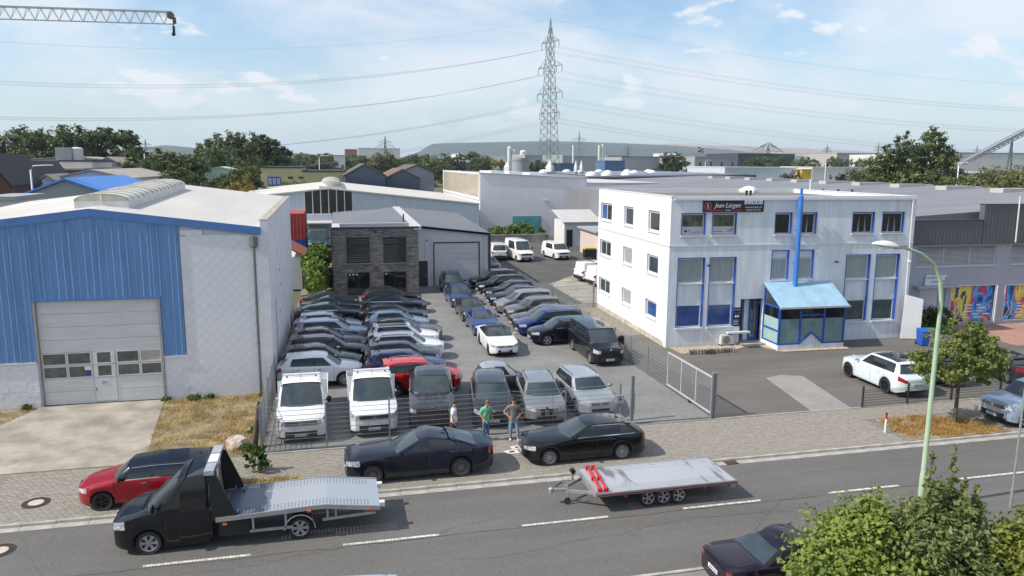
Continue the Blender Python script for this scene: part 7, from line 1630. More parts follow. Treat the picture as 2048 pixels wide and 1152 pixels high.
q = bldg('hall with bright blue sheet roof behind the warehouse', 20, 245, 401, 84, 22, GG, M('bright blue roof', (.045, .22, .62), .5, var=.06, scale=.3), gable=2.0)
t = bldg('brown sheet hall with flat grey roof at the left', 52, 165, 336, 138, 24, BRN, BGE, rz=0); MB().box(t.location.x * 0 + 9.6, -.1, 6.5, 11.6, -.02, 9.8).build('dark_gallery', UNDER, t)
t = bldg('pale plant room block carrying two tanks', 118, 184, 320, 146, 12, GW, GDK, name='plant_room')
for px, r, lab, mm in ((133, 1.3, 'grey square tank on the plant room roof', GG), (155, 1.0, 'white round tank on the plant room roof', GW)):
    a = AT(px, 320, 149); o = thing('roof_tank', lab, 'tank', (a.x, 149, a.z)); h = AT(px, 295, 149).z - a.z
    (MB().box(-r, -r, -.02, r, r, h) if r > 1.1 else MB().lathe([(r, 0), (r, h * .92), (r * .7, h), (.001, h * 1.04)], 18)).build('shell', mm, o, 40); MB().lathe([(.1, 0), (.1, h * .4)], 6, 'z', (r + .3, 0, 0)).build('pipe', GG, o)
bldg('long low shed with striped eternit roof at the far left', 28, 245, 322, 185, 22, GG, BGE, gable=.8)
t = bldg('grey shed with eternit gable roof right of the tanks', 186, 246, 332, 165, 18, GG, BGE, gable=1.6)
h1 = bldg('dark tiled house at the left edge of the picture', -70, 20, 372, 96, 12, BRN, RTL, gable=3.4, name='house', cat='house'); bldg('second dark tiled house with dormer at the left', 24, 80, 368, 106, 12, BRN, RTL, gable=2.6, name='house', cat='house')
bldg('white garage annexe below the dark houses', -40, 26, 393, 62, 6, GW, GG); bldg('small house with beige tiled lean-to beside the white shed', 78, 110, 365, 105, 8, GW, BGE, name='house', cat='house', gable=.8)
bldg('mint green hall half hidden by trees', 398, 482, 343, 190, 30, MINT, MINT, gable=.9); bldg('slate grey roof among the trees at left', 283, 312, 326, 175, 10, GG, M('slate roof', (.08, .085, .12), .7), gable=1.4, name='house', cat='house'); bldg('steep grey roof behind the evergreen', 392, 408, 340, 180, 9, GG, RTL, gable=2.4, name='house', cat='house')
t = bldg('yellow flat roofed print works building', 520, 605, 333, 165, 22, YEL, GDK, name='print_works'); k_ = AT(605, 333, 165).x - t.location.x; hh = AT(560, 333, 165).z
f = MB().box(1.4, -.12, hh - 3.9, 4.0, -.02, hh - 2.1).build('poster_window', PLATEB, t)
for i in range(3): MB().box(1.55 + i * .85, -.14, hh - 3.75, 2.2 + i * .85, -.121, hh - 2.35).build('poster_sheet', M('pale blue poster', (.35, .42, .55), .6), f)
lettering('Pecks-Druck', 1.05, INKY, (6.4, -.06, hh - 3.75), (math.pi / 2, 0, 0), t)
for x in (5.5, 7.6): MB().box(x, -.06, hh - 2.5, x + 1.0, -.01, hh - 2.1).build('window', DARKP, t)
bldg('yellow lower wing of the print works', 605, 690, 341, 165, 20, YEL, GDK, name='print_works_wing')
t = bldg('dark hall with red brown saw tooth roof behind the gable hall', 690, 770, 352, 150, 26, M('dark blue sheet', (.05, .075, .12), .6, var=.06), M('brown roof sheet', (.10, .085, .075), .7, var=.1), gable=2.2); bldg('brown roofed shed beside the saw tooth hall', 770, 840, 358, 152, 24, M('dark blue sheet'), M('red brown corrugated roof', (.17, .10, .075), .8, var=.15, scale=.5, stretch=(4, 1, 1)), gable=1.8); bldg('grey roofed shed left of the tall white hall', 800, 868, 345, 175, 30, GG, M('brown roof sheet'), gable=1.6)
# middle distance, centre
bldg('long white hall left of the big pylon', 925, 1012, 307, 620, 60, GW); bldg('white works building beside the silos', 1050, 1085, 309, 520, 40, GG, GW); bldg('blue industrial shed at the foot of the pylon', 1092, 1150, 326, 330, 25, GBL); bldg('long pale grey works hall behind the chimneys', 1125, 1215, 311, 560, 60, GG, GW)
bldg('grey hall with blue lower strip right of the chimneys', 1215, 1262, 311, 540, 50, GG); bldg('dark fronted low hall in the centre right distance', 1243, 1345, 313, 480, 40, GG, GDK); bldg('small blue shed right of the chimneys', 1210, 1250, 321, 360, 14, GBL, GBL)
bldg('pale grey industrial hall with dark windows', 1390, 1476, 313, 420, 50, GG, GG, win=(4, .35, .8, 1.2, GDK)); bldg('white flat hall behind the round tree', 1358, 1412, 306, 560, 50, GW); bldg('dark blue warehouse on the right horizon', 1476, 1590, 307, 520, 70, GDK, GDK, win=(6, .4, .5, 6, GBL))
bldg('beige works building with vertical windows', 1674, 1752, 306, 380, 30, M('beige wall', (.42, .40, .37), .8), GG, win=(5, .35, .75, 1.4, GDK)); bldg('white hall with blue roof line at the right', 1895, 2120, 306, 260, 60, GW, GBL)
bldg('low white shop hall behind the depot roof', 1625, 1740, 334, 240, 20, GW, GW); bldg('yellow site office beside the white shop hall', 1604, 1624, 338, 225, 3, M('warm yellow wall', (.62, .42, .05), .6, var=.05), M('warm yellow wall')); bldg('white loading hall at the right under the conveyor', 1905, 2100, 345, 130, 25, GW, GW); bldg('pale blue low hall behind the solar roof', 1450, 1600, 334, 250, 30, M('pale blue wall', (.48, .54, .60), .7), GW)
bldg('red brick block on the left horizon', 690, 715, 298, 700, 30, M('far brick', (.30, .14, .10), .8), GW); bldg('white block on the left horizon', 716, 800, 296, 760, 40, GW, GW); bldg('orange awning building among the trees', 668, 690, 310, 420, 14, GW, M('orange roof', (.50, .14, .06), .7)); bldg('orange and white tower block behind the trees', 415, 434, 276, 900, 30, GW, M('orange band', (.55, .25, .06), .7), name='tower_block')
def cyl(label, px, pyt, y, r, mat, name, cat, top=0.):
    a = AT(px, pyt, y); t = thing(name, label, cat, (a.x, y, 0)); MB().lathe([(r, 0), (r, a.z), (r * (.4 if top else .85), a.z + top), (.001, a.z + top)], 18).build('shell', mat, t, 40); MB().lathe([(r * 1.05, a.z * .92), (r * 1.05, a.z * .95)], 18).build('ring', mat, t); return t
cyl('slim white chimney, the left of the far three', 1147, 290, 400, .6, GW, 'chimney', 'chimney'); cyl('white chimney, middle of the far three', 1199, 290, 420, .75, GW, 'chimney', 'chimney'); cyl('tall white chimney, right of the far three', 1206, 288, 420, .75, GW, 'chimney', 'chimney')
cyl('pale silo tower left of the big pylon', 1019, 295, 600, 1.7, GW, 'silo', 'silo', 1); cyl('shorter silo beside the silo tower', 1027, 301, 600, 1.6, GW, 'silo', 'silo', 1); cyl('round silo right of the silo tower', 1046, 303, 620, 2.6, GW, 'silo', 'silo', 1.2); cyl('squat grey round tank near the blue shed', 1041, 316, 300, 3.6, GG, 'storage_tank', 'tank')
for i, (px, y) in enumerate(((1016, 200), (1100, 190), (1152, 180), (1163, 182))):
    a = AT(px, 322, y); b = AT(px, 334, y); t = thing('roof_pyramid', ['white pyramid roof light left of the pylon', 'white pyramid roof light at the foot of the pylon', 'slim white pyramid finial, the left of a pair', 'slim white pyramid finial, the right of a pair'][i], 'roof light', (a.x, y, 0)); r_ = 1.15 if i < 2 else .5
    MB().lathe([(r_, b.z - 1.2), (r_, b.z), (.001, a.z + .3)], 4).build('pyramid', GW, t); MB().box(-r_, -r_, 0, r_, r_, b.z - 1.2).build('base', GG, t)
# shed, garage and containers in the rear yard
t = thing('tin_roof_shed', 'small white shed with ribbed tin roof in the rear yard', 'shed', (31.3, 100, 0)); MB().box(0, 0, 0, 5.2, 5, 3.6).build('walls', GW, t)
for i in range(9): MB().add([(-.4 + i * .66, -.5, 3.5), (.20 + i * .66, -.5, 3.5), (.20 + i * .66, 5.2, 4.9), (-.4 + i * .66, 5.2, 4.9), (-.4 + i * .66, -.5, 3.4), (.20 + i * .66, -.5, 3.4), (.20 + i * .66, 5.2, 4.8), (-.4 + i * .66, 5.2, 4.8)], [(0, 3, 2, 1), (4, 5, 6, 7), (0, 1, 5, 4), (1, 2, 6, 5), (2, 3, 7, 6), (3, 0, 4, 7)]).build('roof_sheet', M('tin roof', (.5, .5, .5), .5, var=.08), t)
MB().box(.3, -.05, 0, 1.2, -.01, 2.4).build('doorway', UNDER, t)
t = thing('brick_garage', 'low garage with pinkish front and grey brick side in the rear yard', 'garage', (31.2, 86, 0), R(-3)); MB().box(0, 0, 0, 3.4, 8, 3.2).build('front_block', M('pale pink render', (.55, .46, .42), .85, var=.08), t); MB().box(3.42, -.2, 0, 12, 8, 3.0).build('brick_wall', brickmat('grey bricks', (.30, .29, .27), (.36, .35, .33), (.2, .2, .2), .25, .08, .01), t); MB().box(-.4, -.5, 3.2, 12.2, 8.2, 3.4).build('roof', GG, t); MB().box(1.0, -.06, 0, 2.9, -.01, 2.6).build('garage_door', GG, t)
t = thing('yard_wall', 'low concrete retaining wall with hedge in the rear yard', 'wall', (17.0, 106.8, 0)); MB().box(0, 0, 0, 14, .3, 1.1).build('wall', CONC, t); MB().box(-.05, -.05, 1.1, 14.05, .35, 1.18).build('coping', KERBM, t)
def container(label, loc, c, L_=6.05, W_=2.44, H_=2.59, rz=90):
    mt = M('container ' + c[0], c[1], .55, var=.15, scale=1.5); t = thing('shipping_container', label, 'container', loc, R(rz)); mb = MB()
    for sd in (-1, 1):
        n = 22; prev = None
        for i in range(n * 4):
            x = -L_ / 2 + L_ * i / (n * 4); x2 = -L_ / 2 + L_ * (i + 1) / (n * 4); dd = [0, .035, .035, 0][i % 4]; d2 = [.035, .035, 0, 0][i % 4] if i % 4 != 3 else 0
            mb.quad((x, sd * (W_ / 2 - dd), .15), (x2, sd * (W_ / 2 - d2), .15), (x2, sd * (W_ / 2 - d2), H_ - .12), (x, sd * (W_ / 2 - dd), H_ - .12))
    weld(mb.build('side_sheet', mt, t)); e = MB()
    for i in range(28):
        y = -W_ / 2 + W_ * i / 28; y2 = y + W_ / 28; dd = [0, .035, .035, 0][i % 4]; d2 = [.035, .035, 0, 0][i % 4]
        for sx_ in (-1, 1): e.quad((sx_ * (L_ / 2 - dd), y, .15), (sx_ * (L_ / 2 - d2), y2, .15), (sx_ * (L_ / 2 - d2), y2, H_ - .12), (sx_ * (L_ / 2 - dd), y, H_ - .12))
    weld(e.build('end_sheet', mt, t)); MB().box(-L_ / 2, -W_ / 2, H_ - .12, L_ / 2, W_ / 2, H_).build('top_frame', mt, t); MB().box(-L_ / 2, -W_ / 2, 0, L_ / 2, W_ / 2, .15).build('base_frame', mt, t)
    for sx_ in (-1, 1):
        for sd in (-1, 1): MB().box(sx_ * L_ / 2 - .06, sd * W_ / 2 - .06, .151, sx_ * L_ / 2 + .06, sd * W_ / 2 + .06, H_ - .121).build('corner_post', mt, t)
container('blue shipping container under the red one behind the warehouse', (-4.15, 81, 1.2), ('blue', (.015, .06, .30))); container('red shipping container stacked on the blue one behind the warehouse', (-4.15, 81, 3.8), ('red', (.34, .045, .03)))
t = thing('container_plinth', 'grey concrete plinth carrying the stacked containers', 'plinth', (-4.15, 81, 0)); MB().box(-1.6, -3.3, 0, 1.6, 3.3, 1.1).build('slab', CONC, t); MB().box(-1.7, -3.4, 1.1, 1.7, 3.4, 1.2).build('cap', KERBM, t)
t = thing('tiled_shed', 'small shed with red tiled roof behind the warehouse corner', 'shed', (-3.2, 70, 0)); MB().box(-1.4, 0, 0, .2, 6, 3.0).build('walls', LIME, t); MB().add([(-1.7, -.3, 4.4), (.55, -.3, 3.1), (.55, 6.2, 3.1), (-1.7, 6.2, 4.4), (-1.7, -.3, 4.25), (.55, -.3, 2.95), (.55, 6.2, 2.95), (-1.7, 6.2, 4.25)], [(0, 1, 2, 3), (7, 6, 5, 4), (0, 4, 5, 1), (1, 5, 6, 2), (2, 6, 7, 3), (3, 7, 4, 0)]).build('tiled_roof', M('red roof tiles', (.33, .10, .07), .8, var=.2, scale=3, stretch=(1, 4, 1)), t)
make_car('dark green lorry under the lean-to behind the stone house', (-2.2, 100.5, 0), -88, M('car paint dark green', (.012, .045, .05), .4, coat=.5), name='lorry', cat='truck', **P_(VAN, L=6.5, W=2.4, H=2.9, zc=1.7, zb=1.7, zd=1.7, zn=1.5, gc=.6, wr=.5, fo=1.2, wb=4.0, tum=.08, glass=(1, 0, 0)))
make_car('black off road vehicle beside the lorry behind the stone house', (1.0, 99.5, 0), -88, 'black', name='parked_car', **P_(SUV, L=4.6, H=1.85, wr=.42))
make_car('dark small car in the shadow beside the garage wing', (16.2, 78.5, 0), -86, 'darkgrey', **P_(HAT, L=3.9))
kind(MB().box(-2.9, 66, -.05, -.4, 92, .01).build('weedy_strip', M('weedy soil', (.20, .19, .08), .95, var=.5, scale=1.2, c2=(.36, .31, .2))), 'structure')

# ---------------------------------------------------------------- background trees
TM = [leafmat('far dark foliage', (.045, .070, .026), (.115, .15, .055), .35, .25), leafmat('far mid foliage', (.065, .10, .03), (.165, .20, .07), .35, .25), leafmat('far pale foliage', (.09, .11, .035), (.19, .20, .075), .35, .2), leafmat('far golden foliage', (.18, .15, .025), (.32, .26, .05), .5, .2), leafmat('purple foliage', (.025, .014, .018), (.06, .03, .035), .5, .2)]
def blobs_round(rr_, w_=3.0): return [(rr_.uniform(-.55, .55) * w_, rr_.uniform(-.5, .5) * w_, rr_.uniform(3.6, 8.2), rr_.uniform(.42, .62) * w_, rr_.uniform(.4, .6) * w_, rr_.uniform(1.1, 1.9)) for _ in range(9)] + [(0, 0, 8.3, .45 * w_, .45 * w_, 1.5)]
VAR = {}
def variant(kd, i):
    if (kd, i) in VAR: return VAR[kd, i]
    rr_ = random.Random(hash((kd, i)) % 9973 if 0 else len(kd) * 131 + i * 17)
    if kd == 'round': bl = blobs_round(rr_, 3.0); n, s_ = 6000, .27
    elif kd == 'broad': bl = blobs_round(rr_, 4.2); n, s_ = 7500, .28
    elif kd == 'poplar': bl = [(rr_.uniform(-.8, .8), rr_.uniform(-.8, .8), z, 1.35 - .07 * abs(z - 4), 1.35 - .07 * abs(z - 4), 1.3) for z in (1.6, 2.4, 3.4, 4.4, 5.4, 6.4, 7.3, 8.2)] + [(0, 0, 9.1, .5, .5, .9)]; n, s_ = 9500, .17
    elif kd == 'cypress': bl = [(0, 0, z, .9 - .08 * z, .9 - .08 * z, .9) for z in (1, 2, 3, 4, 5, 6, 7, 8, 9.2)]; n, s_ = 2600, .30
    elif kd == 'bush': bl = [(rr_.uniform(-3, 3), rr_.uniform(-2, 2), rr_.uniform(2, 7), 3, 2.5, 2.4) for _ in range(7)]; n, s_ = 6000, .34
    elif kd == 'willow': bl = [(rr_.uniform(-2.6, 2.6), rr_.uniform(-2.4, 2.4), rr_.uniform(4, 8.2), 1.1, 1.1, 1.5) for _ in range(13)]; n, s_ = 9000, .17
    me = leaf_cloud('crown', bl, n, s_, i * 7 + len(kd), clump=.34 if kd != 'willow' else .5, shell=.5, droop=1.6 if kd == 'willow' else 0., aspect=1.5 if kd != 'willow' else 2.6)
    tb = trunk_mesh(6.5, .22, [(b[0], b[1], b[2]) for b in bl[:6]], i).mesh('trunk'); tb.materials.append(BARK); VAR[kd, i] = (me, tb); return VAR[kd, i]
rv = random.Random(77)
def ftree(label, px, pyt, y, kd, mi, group, wide=1., name='tree'):
    a = AT(px, pyt, y); me, tb = variant(kd, rv.randrange(3)); t = thing(name, label, 'tree', (a.x, y, 0), rv.uniform(0, 6.28), group); s_ = max(.2, a.z / (9.8 if kd != 'bush' else 8.6)); t.scale = (s_ * wide, s_ * wide, s_)
    key = (me.name, mi)
    if key not in VAR: m2 = me.copy(); m2.name = 'crown'; m2.materials.clear(); m2.materials.append(TM[mi]); VAR[key] = m2
    inst('crown', VAR[key], t); inst('trunk', tb, t)
ORD = ['first', 'second', 'third', 'fourth', 'fifth', 'sixth', 'seventh', 'eighth', 'ninth', 'tenth', 'eleventh', 'twelfth', 'thirteenth', 'fourteenth', 'fifteenth', 'sixteenth', 'seventeenth', 'eighteenth', 'nineteenth', 'twentieth', 'twenty first', 'twenty second', 'twenty third', 'twenty fourth', 'twenty fifth', 'twenty sixth', 'twenty seventh', 'twenty eighth', 'twenty ninth', 'thirtieth', 'thirty first', 'thirty second', 'thirty third', 'thirty fourth', 'thirty fifth', 'thirty sixth']
def clump(desc, items, group):
    for i, (px, py, y, kd, mi, wd) in enumerate(sorted(items)): ftree(f'{ORD[i]} tree from the left in {desc}', px, py, y, kd, mi, group, wd)
clump('the tall dark clump at the far left', [(8, 264, 240, 'broad', 1, 1), (48, 252, 245, 'broad', 0, 1.1), (92, 254, 250, 'broad', 1, 1.1), (138, 246, 240, 'broad', 0, 1.15), (172, 262, 235, 'broad', 0, 1), (208, 253, 240, 'round', 0, 1.2), (250, 258, 235, 'round', 0, 1.1), (275, 292, 230, 'round', 0, 1.2), (30, 292, 215, 'bush', 1, .8), (100, 296, 215, 'bush', 0, .9), (160, 300, 212, 'bush', 1, .9), (230, 300, 212, 'bush', 0, .8)], 'tall trees at the far left')
clump('the open clump left of the yellow building', [(412, 277, 225, 'round', 0, 1), (455, 262, 225, 'broad', 0, 1.0), (492, 261, 228, 'broad', 0, .95), (524, 267, 222, 'round', 0, 1.1), (547, 277, 225, 'round', 0, .9), (440, 300, 205, 'bush', 1, .8), (500, 300, 205, 'bush', 0, .9), (470, 296, 210, 'bush', 0, .8)], 'tall trees left of the yellow building')
clump('the dense garden trees behind the warehouse roof', [(262, 300, 150, 'poplar', 1, 1.5), (300, 324, 140, 'round', 0, 1.1), (320, 296, 150, 'poplar', 1, 1.7), (340, 302, 142, 'round', 1, 1.3), (366, 306, 138, 'broad', 0, 1.1), (392, 330, 132, 'bush', 0, .7), (345, 328, 128, 'poplar', 1, 1.6), (425, 352, 130, 'bush', 0, .6), (452, 345, 132, 'round', 1, 1.), (482, 318, 140, 'poplar', 2, 1.5), (476, 352, 125, 'bush', 3, .5), (508, 335, 140, 'poplar', 2, 1.3), (285, 345, 128, 'bush', 0, .6), (412, 372, 118, 'bush', 0, .4), (375, 345, 120, 'round', 0, 1.2)], 'garden trees behind the warehouse')
it = [(px, 303 + (i * 37) % 13, 330 + (i * 53) % 160, ['round', 'broad', 'round', 'bush'][i % 4], [0, 1, 0, 2, 1][i % 5], 1.3) for i, px in enumerate(range(562, 900, 16))]
clump('the long tree belt in the middle distance', it, 'trees of the middle distance belt')
clump('the big poplar group right of the office', [(1750, 318, 122, 'bush', 1, .8), (1768, 292, 120, 'poplar', 1, 1.2), (1790, 280, 122, 'poplar', 0, 1.0), (1814, 262, 118, 'poplar', 0, .95), (1843, 286, 121, 'poplar', 1, .9), (1868, 252, 118, 'poplar', 1, 1.15), (1890, 278, 120, 'poplar', 0, .9), (1830, 318, 114, 'bush', 1, .9)], 'poplars right of the office')
clump('the pale hanging willows at the right edge', [(1955, 330, 92, 'willow', 2, 1.1), (2000, 306, 92, 'willow', 2, 1.2), (2040, 318, 90, 'willow', 2, 1.2), (1930, 352, 94, 'willow', 2, .8)], 'willows at the right edge')
clump('the scattered trees on the right horizon', [(920, 306, 480, 'round', 0, 1.2), (945, 302, 470, 'round', 0, 1.2), (968, 309, 400, 'broad', 1, 1.2), (1002, 318, 330, 'round', 3, 1.), (1075, 318, 320, 'broad', 0, 1.2), (1345, 302, 330, 'broad', 0, 1.2), (1328, 312, 330, 'bush', 0, .9), (1398, 292, 620, 'cypress', 0, 2), (1406, 296, 620, 'cypress', 0, 2), (1504, 314, 400, 'round', 0, 1.2), (1530, 312, 400, 'broad', 1, 1.2), (1610, 312, 400, 'broad', 1, 1.2), (1640, 306, 410, 'round', 0, 1.2), (1665, 312, 380, 'round', 1, 1.2), (1702, 315, 370, 'round', 0, 1.3), (1712, 322, 300, 'bush', 1, .6), (1425, 318, 440, 'bush', 0, .8), (1918, 310, 240, 'cypress', 0, 2.2), (1600, 322, 390, 'bush', 2, .8), (1565, 316, 420, 'bush', 0, .9)], 'trees scattered on the right horizon')
clump('the purple leaved trees behind the depot roof', [(1575, 336, 200, 'bush', 4, .8), (1690, 340, 190, 'bush', 4, .7), (1720, 346, 180, 'bush', 0, .7), (1905, 348, 110, 'bush', 4, .5), (1912, 352, 112, 'bush', 4, .4)], 'purple leaved trees')
# far woods that read as one mass
def wood(name, label, x0, x1, y0, y1, n, h, mi, seed):
    rg_ = np.random.default_rng(seed); c = rg_.uniform((x0, y0), (x1, y1), (n, 2)); bl = []
    me = leaf_cloud(name, [(a, b, h * .5, h * .55, h * .55, h * .5 * rg_.uniform(.7, 1.25)) for a, b in c], n * 60, h * .16, seed, shell=.5, clump=.4, ncl=n * 5); o = bpy.data.objects.new(name, me); col.objects.link(o); me.materials.append(TM[mi]); tag(o, label, 'wood'); return kind(o, 'stuff')
wood('far_wood_left', 'distant belt of woodland on the left horizon', -900, 120, 620, 1100, 170, 15, 0, 3); wood('far_wood_centre', 'distant belt of woodland in the centre of the horizon', 120, 1000, 700, 1300, 190, 14, 0, 4); wood('far_wood_right', 'distant belt of woodland on the right horizon', 700, 2300, 900, 1500, 200, 15, 0, 5)
# spoil heap and open mine on the horizon
def ridge(name, label, pts, y, depth, mat, cat, seed, zb=-1.):
    """hill seen far off: crest given by photo points"""
    rr_ = random.Random(seed); P_s = [AT(px, py, y) for px, py in pts]; xs_ = [p.x for p in P_s]; zs = [p.z for p in P_s]; n = 90; mb = MB(); rows = 9
    for j in range(rows):
        u = j / (rows - 1)
        for i in range(n + 1):
            x = xs_[0] + (xs_[-1] - xs_[0]) * i / n; z = float(np.interp(x, xs_, zs)); pf = math.sin(min(1, u * 2) * math.pi / 2) if u <= .5 else math.cos((u - .5) * math.pi)
            mb.v.append((x, y - depth + 2 * depth * u, zb + max(0, (z - zb) * pf + (rr_.uniform(-.025, .025) * z if 0 < u < .5 else 0))))
    for j in range(rows - 1):
        for i in range(n): a = j * (n + 1) + i; mb.f.append((a, a + 1, a + n + 2, a + n + 1)); mb.mi.append(0)
    o = mb.build(name, mat, None, 60, fix=False); return kind(o, 'structure')
ridge('hill', '', [(770, 326), (840, 303), (862, 288), (900, 286), (1000, 284), (1090, 282), (1180, 284), (1260, 287), (1330, 290), (1420, 296), (1560, 310), (1700, 322)], 5200, 700, M('wooded hill', (.022, .036, .030), .95, var=.25, scale=.004, detail=8), 'hill', 1)
ridge('mine_slope', '', [(1180, 322), (1230, 312), (1262, 298), (1300, 290), (1340, 287), (1420, 291), (1520, 293), (1640, 298), (1760, 304), (1960, 312), (2200, 320)], 6000, 500, M('bare pink soil', (.42, .27, .20), .95, var=.35, scale=.004, detail=8, stretch=(1, 1, 6), c2=(.30, .26, .20)), 'hill', 2)
ridge('hill_left', '', [(-300, 318), (0, 308), (250, 300), (330, 290), (420, 298), (520, 302), (640, 310), (760, 318)], 4200, 400, M('far wood', (.04, .06, .03), .95, var=.2, scale=.006), 'hill', 3)

# ---------------------------------------------------------------- pylons, cables, crane, conveyor
LATT = M('grey lattice steel', (.20, .215, .22), .6, .3, var=.1)
def pylon(label, loc, h, base, arms, rz, group=None, bar=.16, levels=16, top=.9):
    t = thing('lattice_pylon', label, 'pylon', loc, rz, group); mb = MB(); wd = lambda z: base + (top - base) * min(1, z / (h * .86)) ** .8 if z < h * .86 else top * (1 - (z - h * .86) / (h * .14)) + .05
    zs = [h * (1 - (1 - i / levels) ** 1.0) for i in range(levels + 1)]
    for i in range(levels):
        z0, z1 = zs[i], zs[i + 1]; a, b = wd(z0) / 2, wd(z1) / 2; C0 = [(-a, -a), (a, -a), (a, a), (-a, a)]; C1 = [(-b, -b), (b, -b), (b, b), (-b, b)]
        for k in range(4):
            n_ = (k + 1) % 4; mb.bar((*C0[k], z0), (*C1[k], z1), bar * 1.5); mb.bar((*C0[k], z0), (*C1[n_], z1), bar); mb.bar((*C0[n_], z0), (*C1[k], z1), bar)
            if i % 2 == 0: mb.bar((*C0[k], z0), (*C0[n_], z0), bar)
    mb.build('tower', LATT, t); ends = []
    for z, half in arms:
        m_ = MB(); b = wd(z) / 2
        for sd in (-1, 1):
            tip = (sd * half, 0, z)
            for yy in (-b, b): m_.bar((sd * b, yy, z), tip, bar); m_.bar((sd * b, yy, z + half * .33), tip, bar)
            for q in (.35, .7):
                xx = sd * (b + (half - b) * q); m_.bar((xx, -b * (1 - q), z), (xx, b * (1 - q), z), bar); m_.bar((xx, 0, z), (xx, 0, z + half * .33 * (1 - q)), bar)
        m_.build('crossarm', LATT, t)
        for q in (-1, -.55, .55, 1): MB().tube([(q * half, 0, z), (q * half, 0, z - 2.6)], .13, 5).build('insulator', M('insulator', (.12, .10, .09), .4), t); ends.append((q * half, 0, z - 2.6))
    return t, ends
PD = 318.; pt_ = AT(1103, 37, PD); ph = pt_.z; armz = [AT(1103, v, PD).z for v in (84, 134, 187, 226)]
Lr = R(10); arms = [(armz[0], 6.5), (armz[1], 9.0), (armz[2], 9.5), (armz[3], 7.5)]
PBASE = AT(1097, 330, PD).x
main_p, ends = pylon('tall lattice power pylon with four crossarms in the middle distance', (PBASE, PD, 0), ph, 8.4, arms, R(-72), bar=.12, levels=20, top=2.2)
cab = M('power cable', (.28, .29, .31), .6, .2, var=0)
def cable_end(e, base, rz): c, s_ = math.cos(rz), math.sin(rz); return Vector((base[0] + e[0] * c - e[1] * s_, base[1] + e[0] * s_ + e[1] * c, e[2]))
perp = Vector((math.cos(R(18)), math.sin(R(18)), 0)); LB = Vector((PBASE, PD, 0)) - perp * 400; RB = Vector((PBASE, PD, 0)) + Vector((math.cos(R(-2)), math.sin(R(-2)), 0)) * 560
pylon('lattice power pylon beyond the left edge of the picture', tuple(LB), ph, 9.0, arms, R(-72)); pylon('lattice power pylon beyond the right edge of the picture', tuple(RB), ph * .97, 9.0, arms, R(-80))
names = ['outer left', 'inner left', 'inner right', 'outer right']; lv = ['top', 'second', 'third', 'lowest']
def wires(base2, rz2, sag, side, rad):
    for i, e in enumerate(ends + [(0, 0, ph - .3)]):
        a = cable_end(e, (PBASE, PD), R(-72)); b = cable_end(e, base2, rz2); n = 36; pts = [a.lerp(b, k / n) - Vector((0, 0, sag * 4 * (k / n) * (1 - k / n))) for k in range(n + 1)]
        lab = f'{names[i % 4]} power cable from the {lv[i // 4]} crossarm running to the {side}' if i < 16 else f'single earth wire from the pylon peak running to the {side}'
        o = MB().tube(pts, rad, 4, cap=False).build('power_cable', cab, None, fix=False); tag(o, lab, 'power cable', 'high voltage cables')
wires(LB, R(-72), 26, 'left', .024); wires(RB, R(-80), 21, 'right', .03)
for px, pyt, y, lab, aw in ((770, 271, 700, 'small lattice pylon left of centre on the horizon', 9), (1159, 263, 620, 'small lattice pylon right of the big pylon', 8), (1256, 287, 1500, 'tiny lattice pylon in front of the mine slope', 14), (1655, 288, 1300, 'tiny lattice pylon on the right horizon', 12), (1758, 284, 1200, 'tiny lattice pylon left of the poplars', 12), (290, 278, 900, 'tiny lattice pylon behind the garden trees', 8), (1955, 290, 1000, 'tiny lattice pylon behind the conveyor', 9)):
    a = AT(px, pyt, y); pylon(lab, (a.x, y, 0), a.z, 6, [(a.z * .83, aw * .7), (a.z * .72, aw), (a.z * .6, aw * .8)], R(rv.uniform(-25, 25)), 'small pylons on the horizon', .22 * y / 700, 9)
a = AT(1537, 288, 560); pylon('wide armed lattice pylon in front of the dark blue warehouse', (a.x, 560, 0), a.z, 7, [(a.z * .80, 17), (a.z * .93, 9)], R(14), None, .25, 9, 1.6)
# crane jib coming in at the top left
cr = thing('tower_crane', 'white lattice crane jib reaching in at the top left with trolley at its tip', 'crane', (AT(-330, 2, 84).x, 84, 0))
tp0 = AT(338, 24, 84); tpL = AT(-330, 2, 84); o_ = Vector((tpL.x, 84, 0)); CW = M('crane white', (.50, .49, .46), .5, var=.08)
top_a, top_b = tpL - o_, tp0 - o_; n = 27; hj = 1.15; wj = .62
for sd in (-1, 1): MB().bar(top_a + Vector((0, sd * wj / 2, 0)), top_b + Vector((0, sd * wj / 2, 0)), .09).build('top_chord', CW, cr)
MB().bar(top_a - Vector((0, 0, hj)), top_b - Vector((-.4, 0, hj)), .10).build('bottom_chord', CW, cr)
for i in range(n):
    p0 = top_a.lerp(top_b, i / n); p1 = top_a.lerp(top_b, (i + 1) / n); mdl = p0.lerp(p1, .5) - Vector((0, 0, hj))
    for sd in (-1, 1):
        v_ = Vector((0, sd * wj / 2, 0)); MB().bar(p0 + v_, mdl, .045).build('brace', CW, cr); MB().bar(p1 + v_, mdl, .045).build('brace', CW, cr)
    MB().bar(p0 - Vector((0, wj / 2, 0)), p0 + Vector((0, wj / 2, 0)), .04).build('cross_brace', CW, cr)
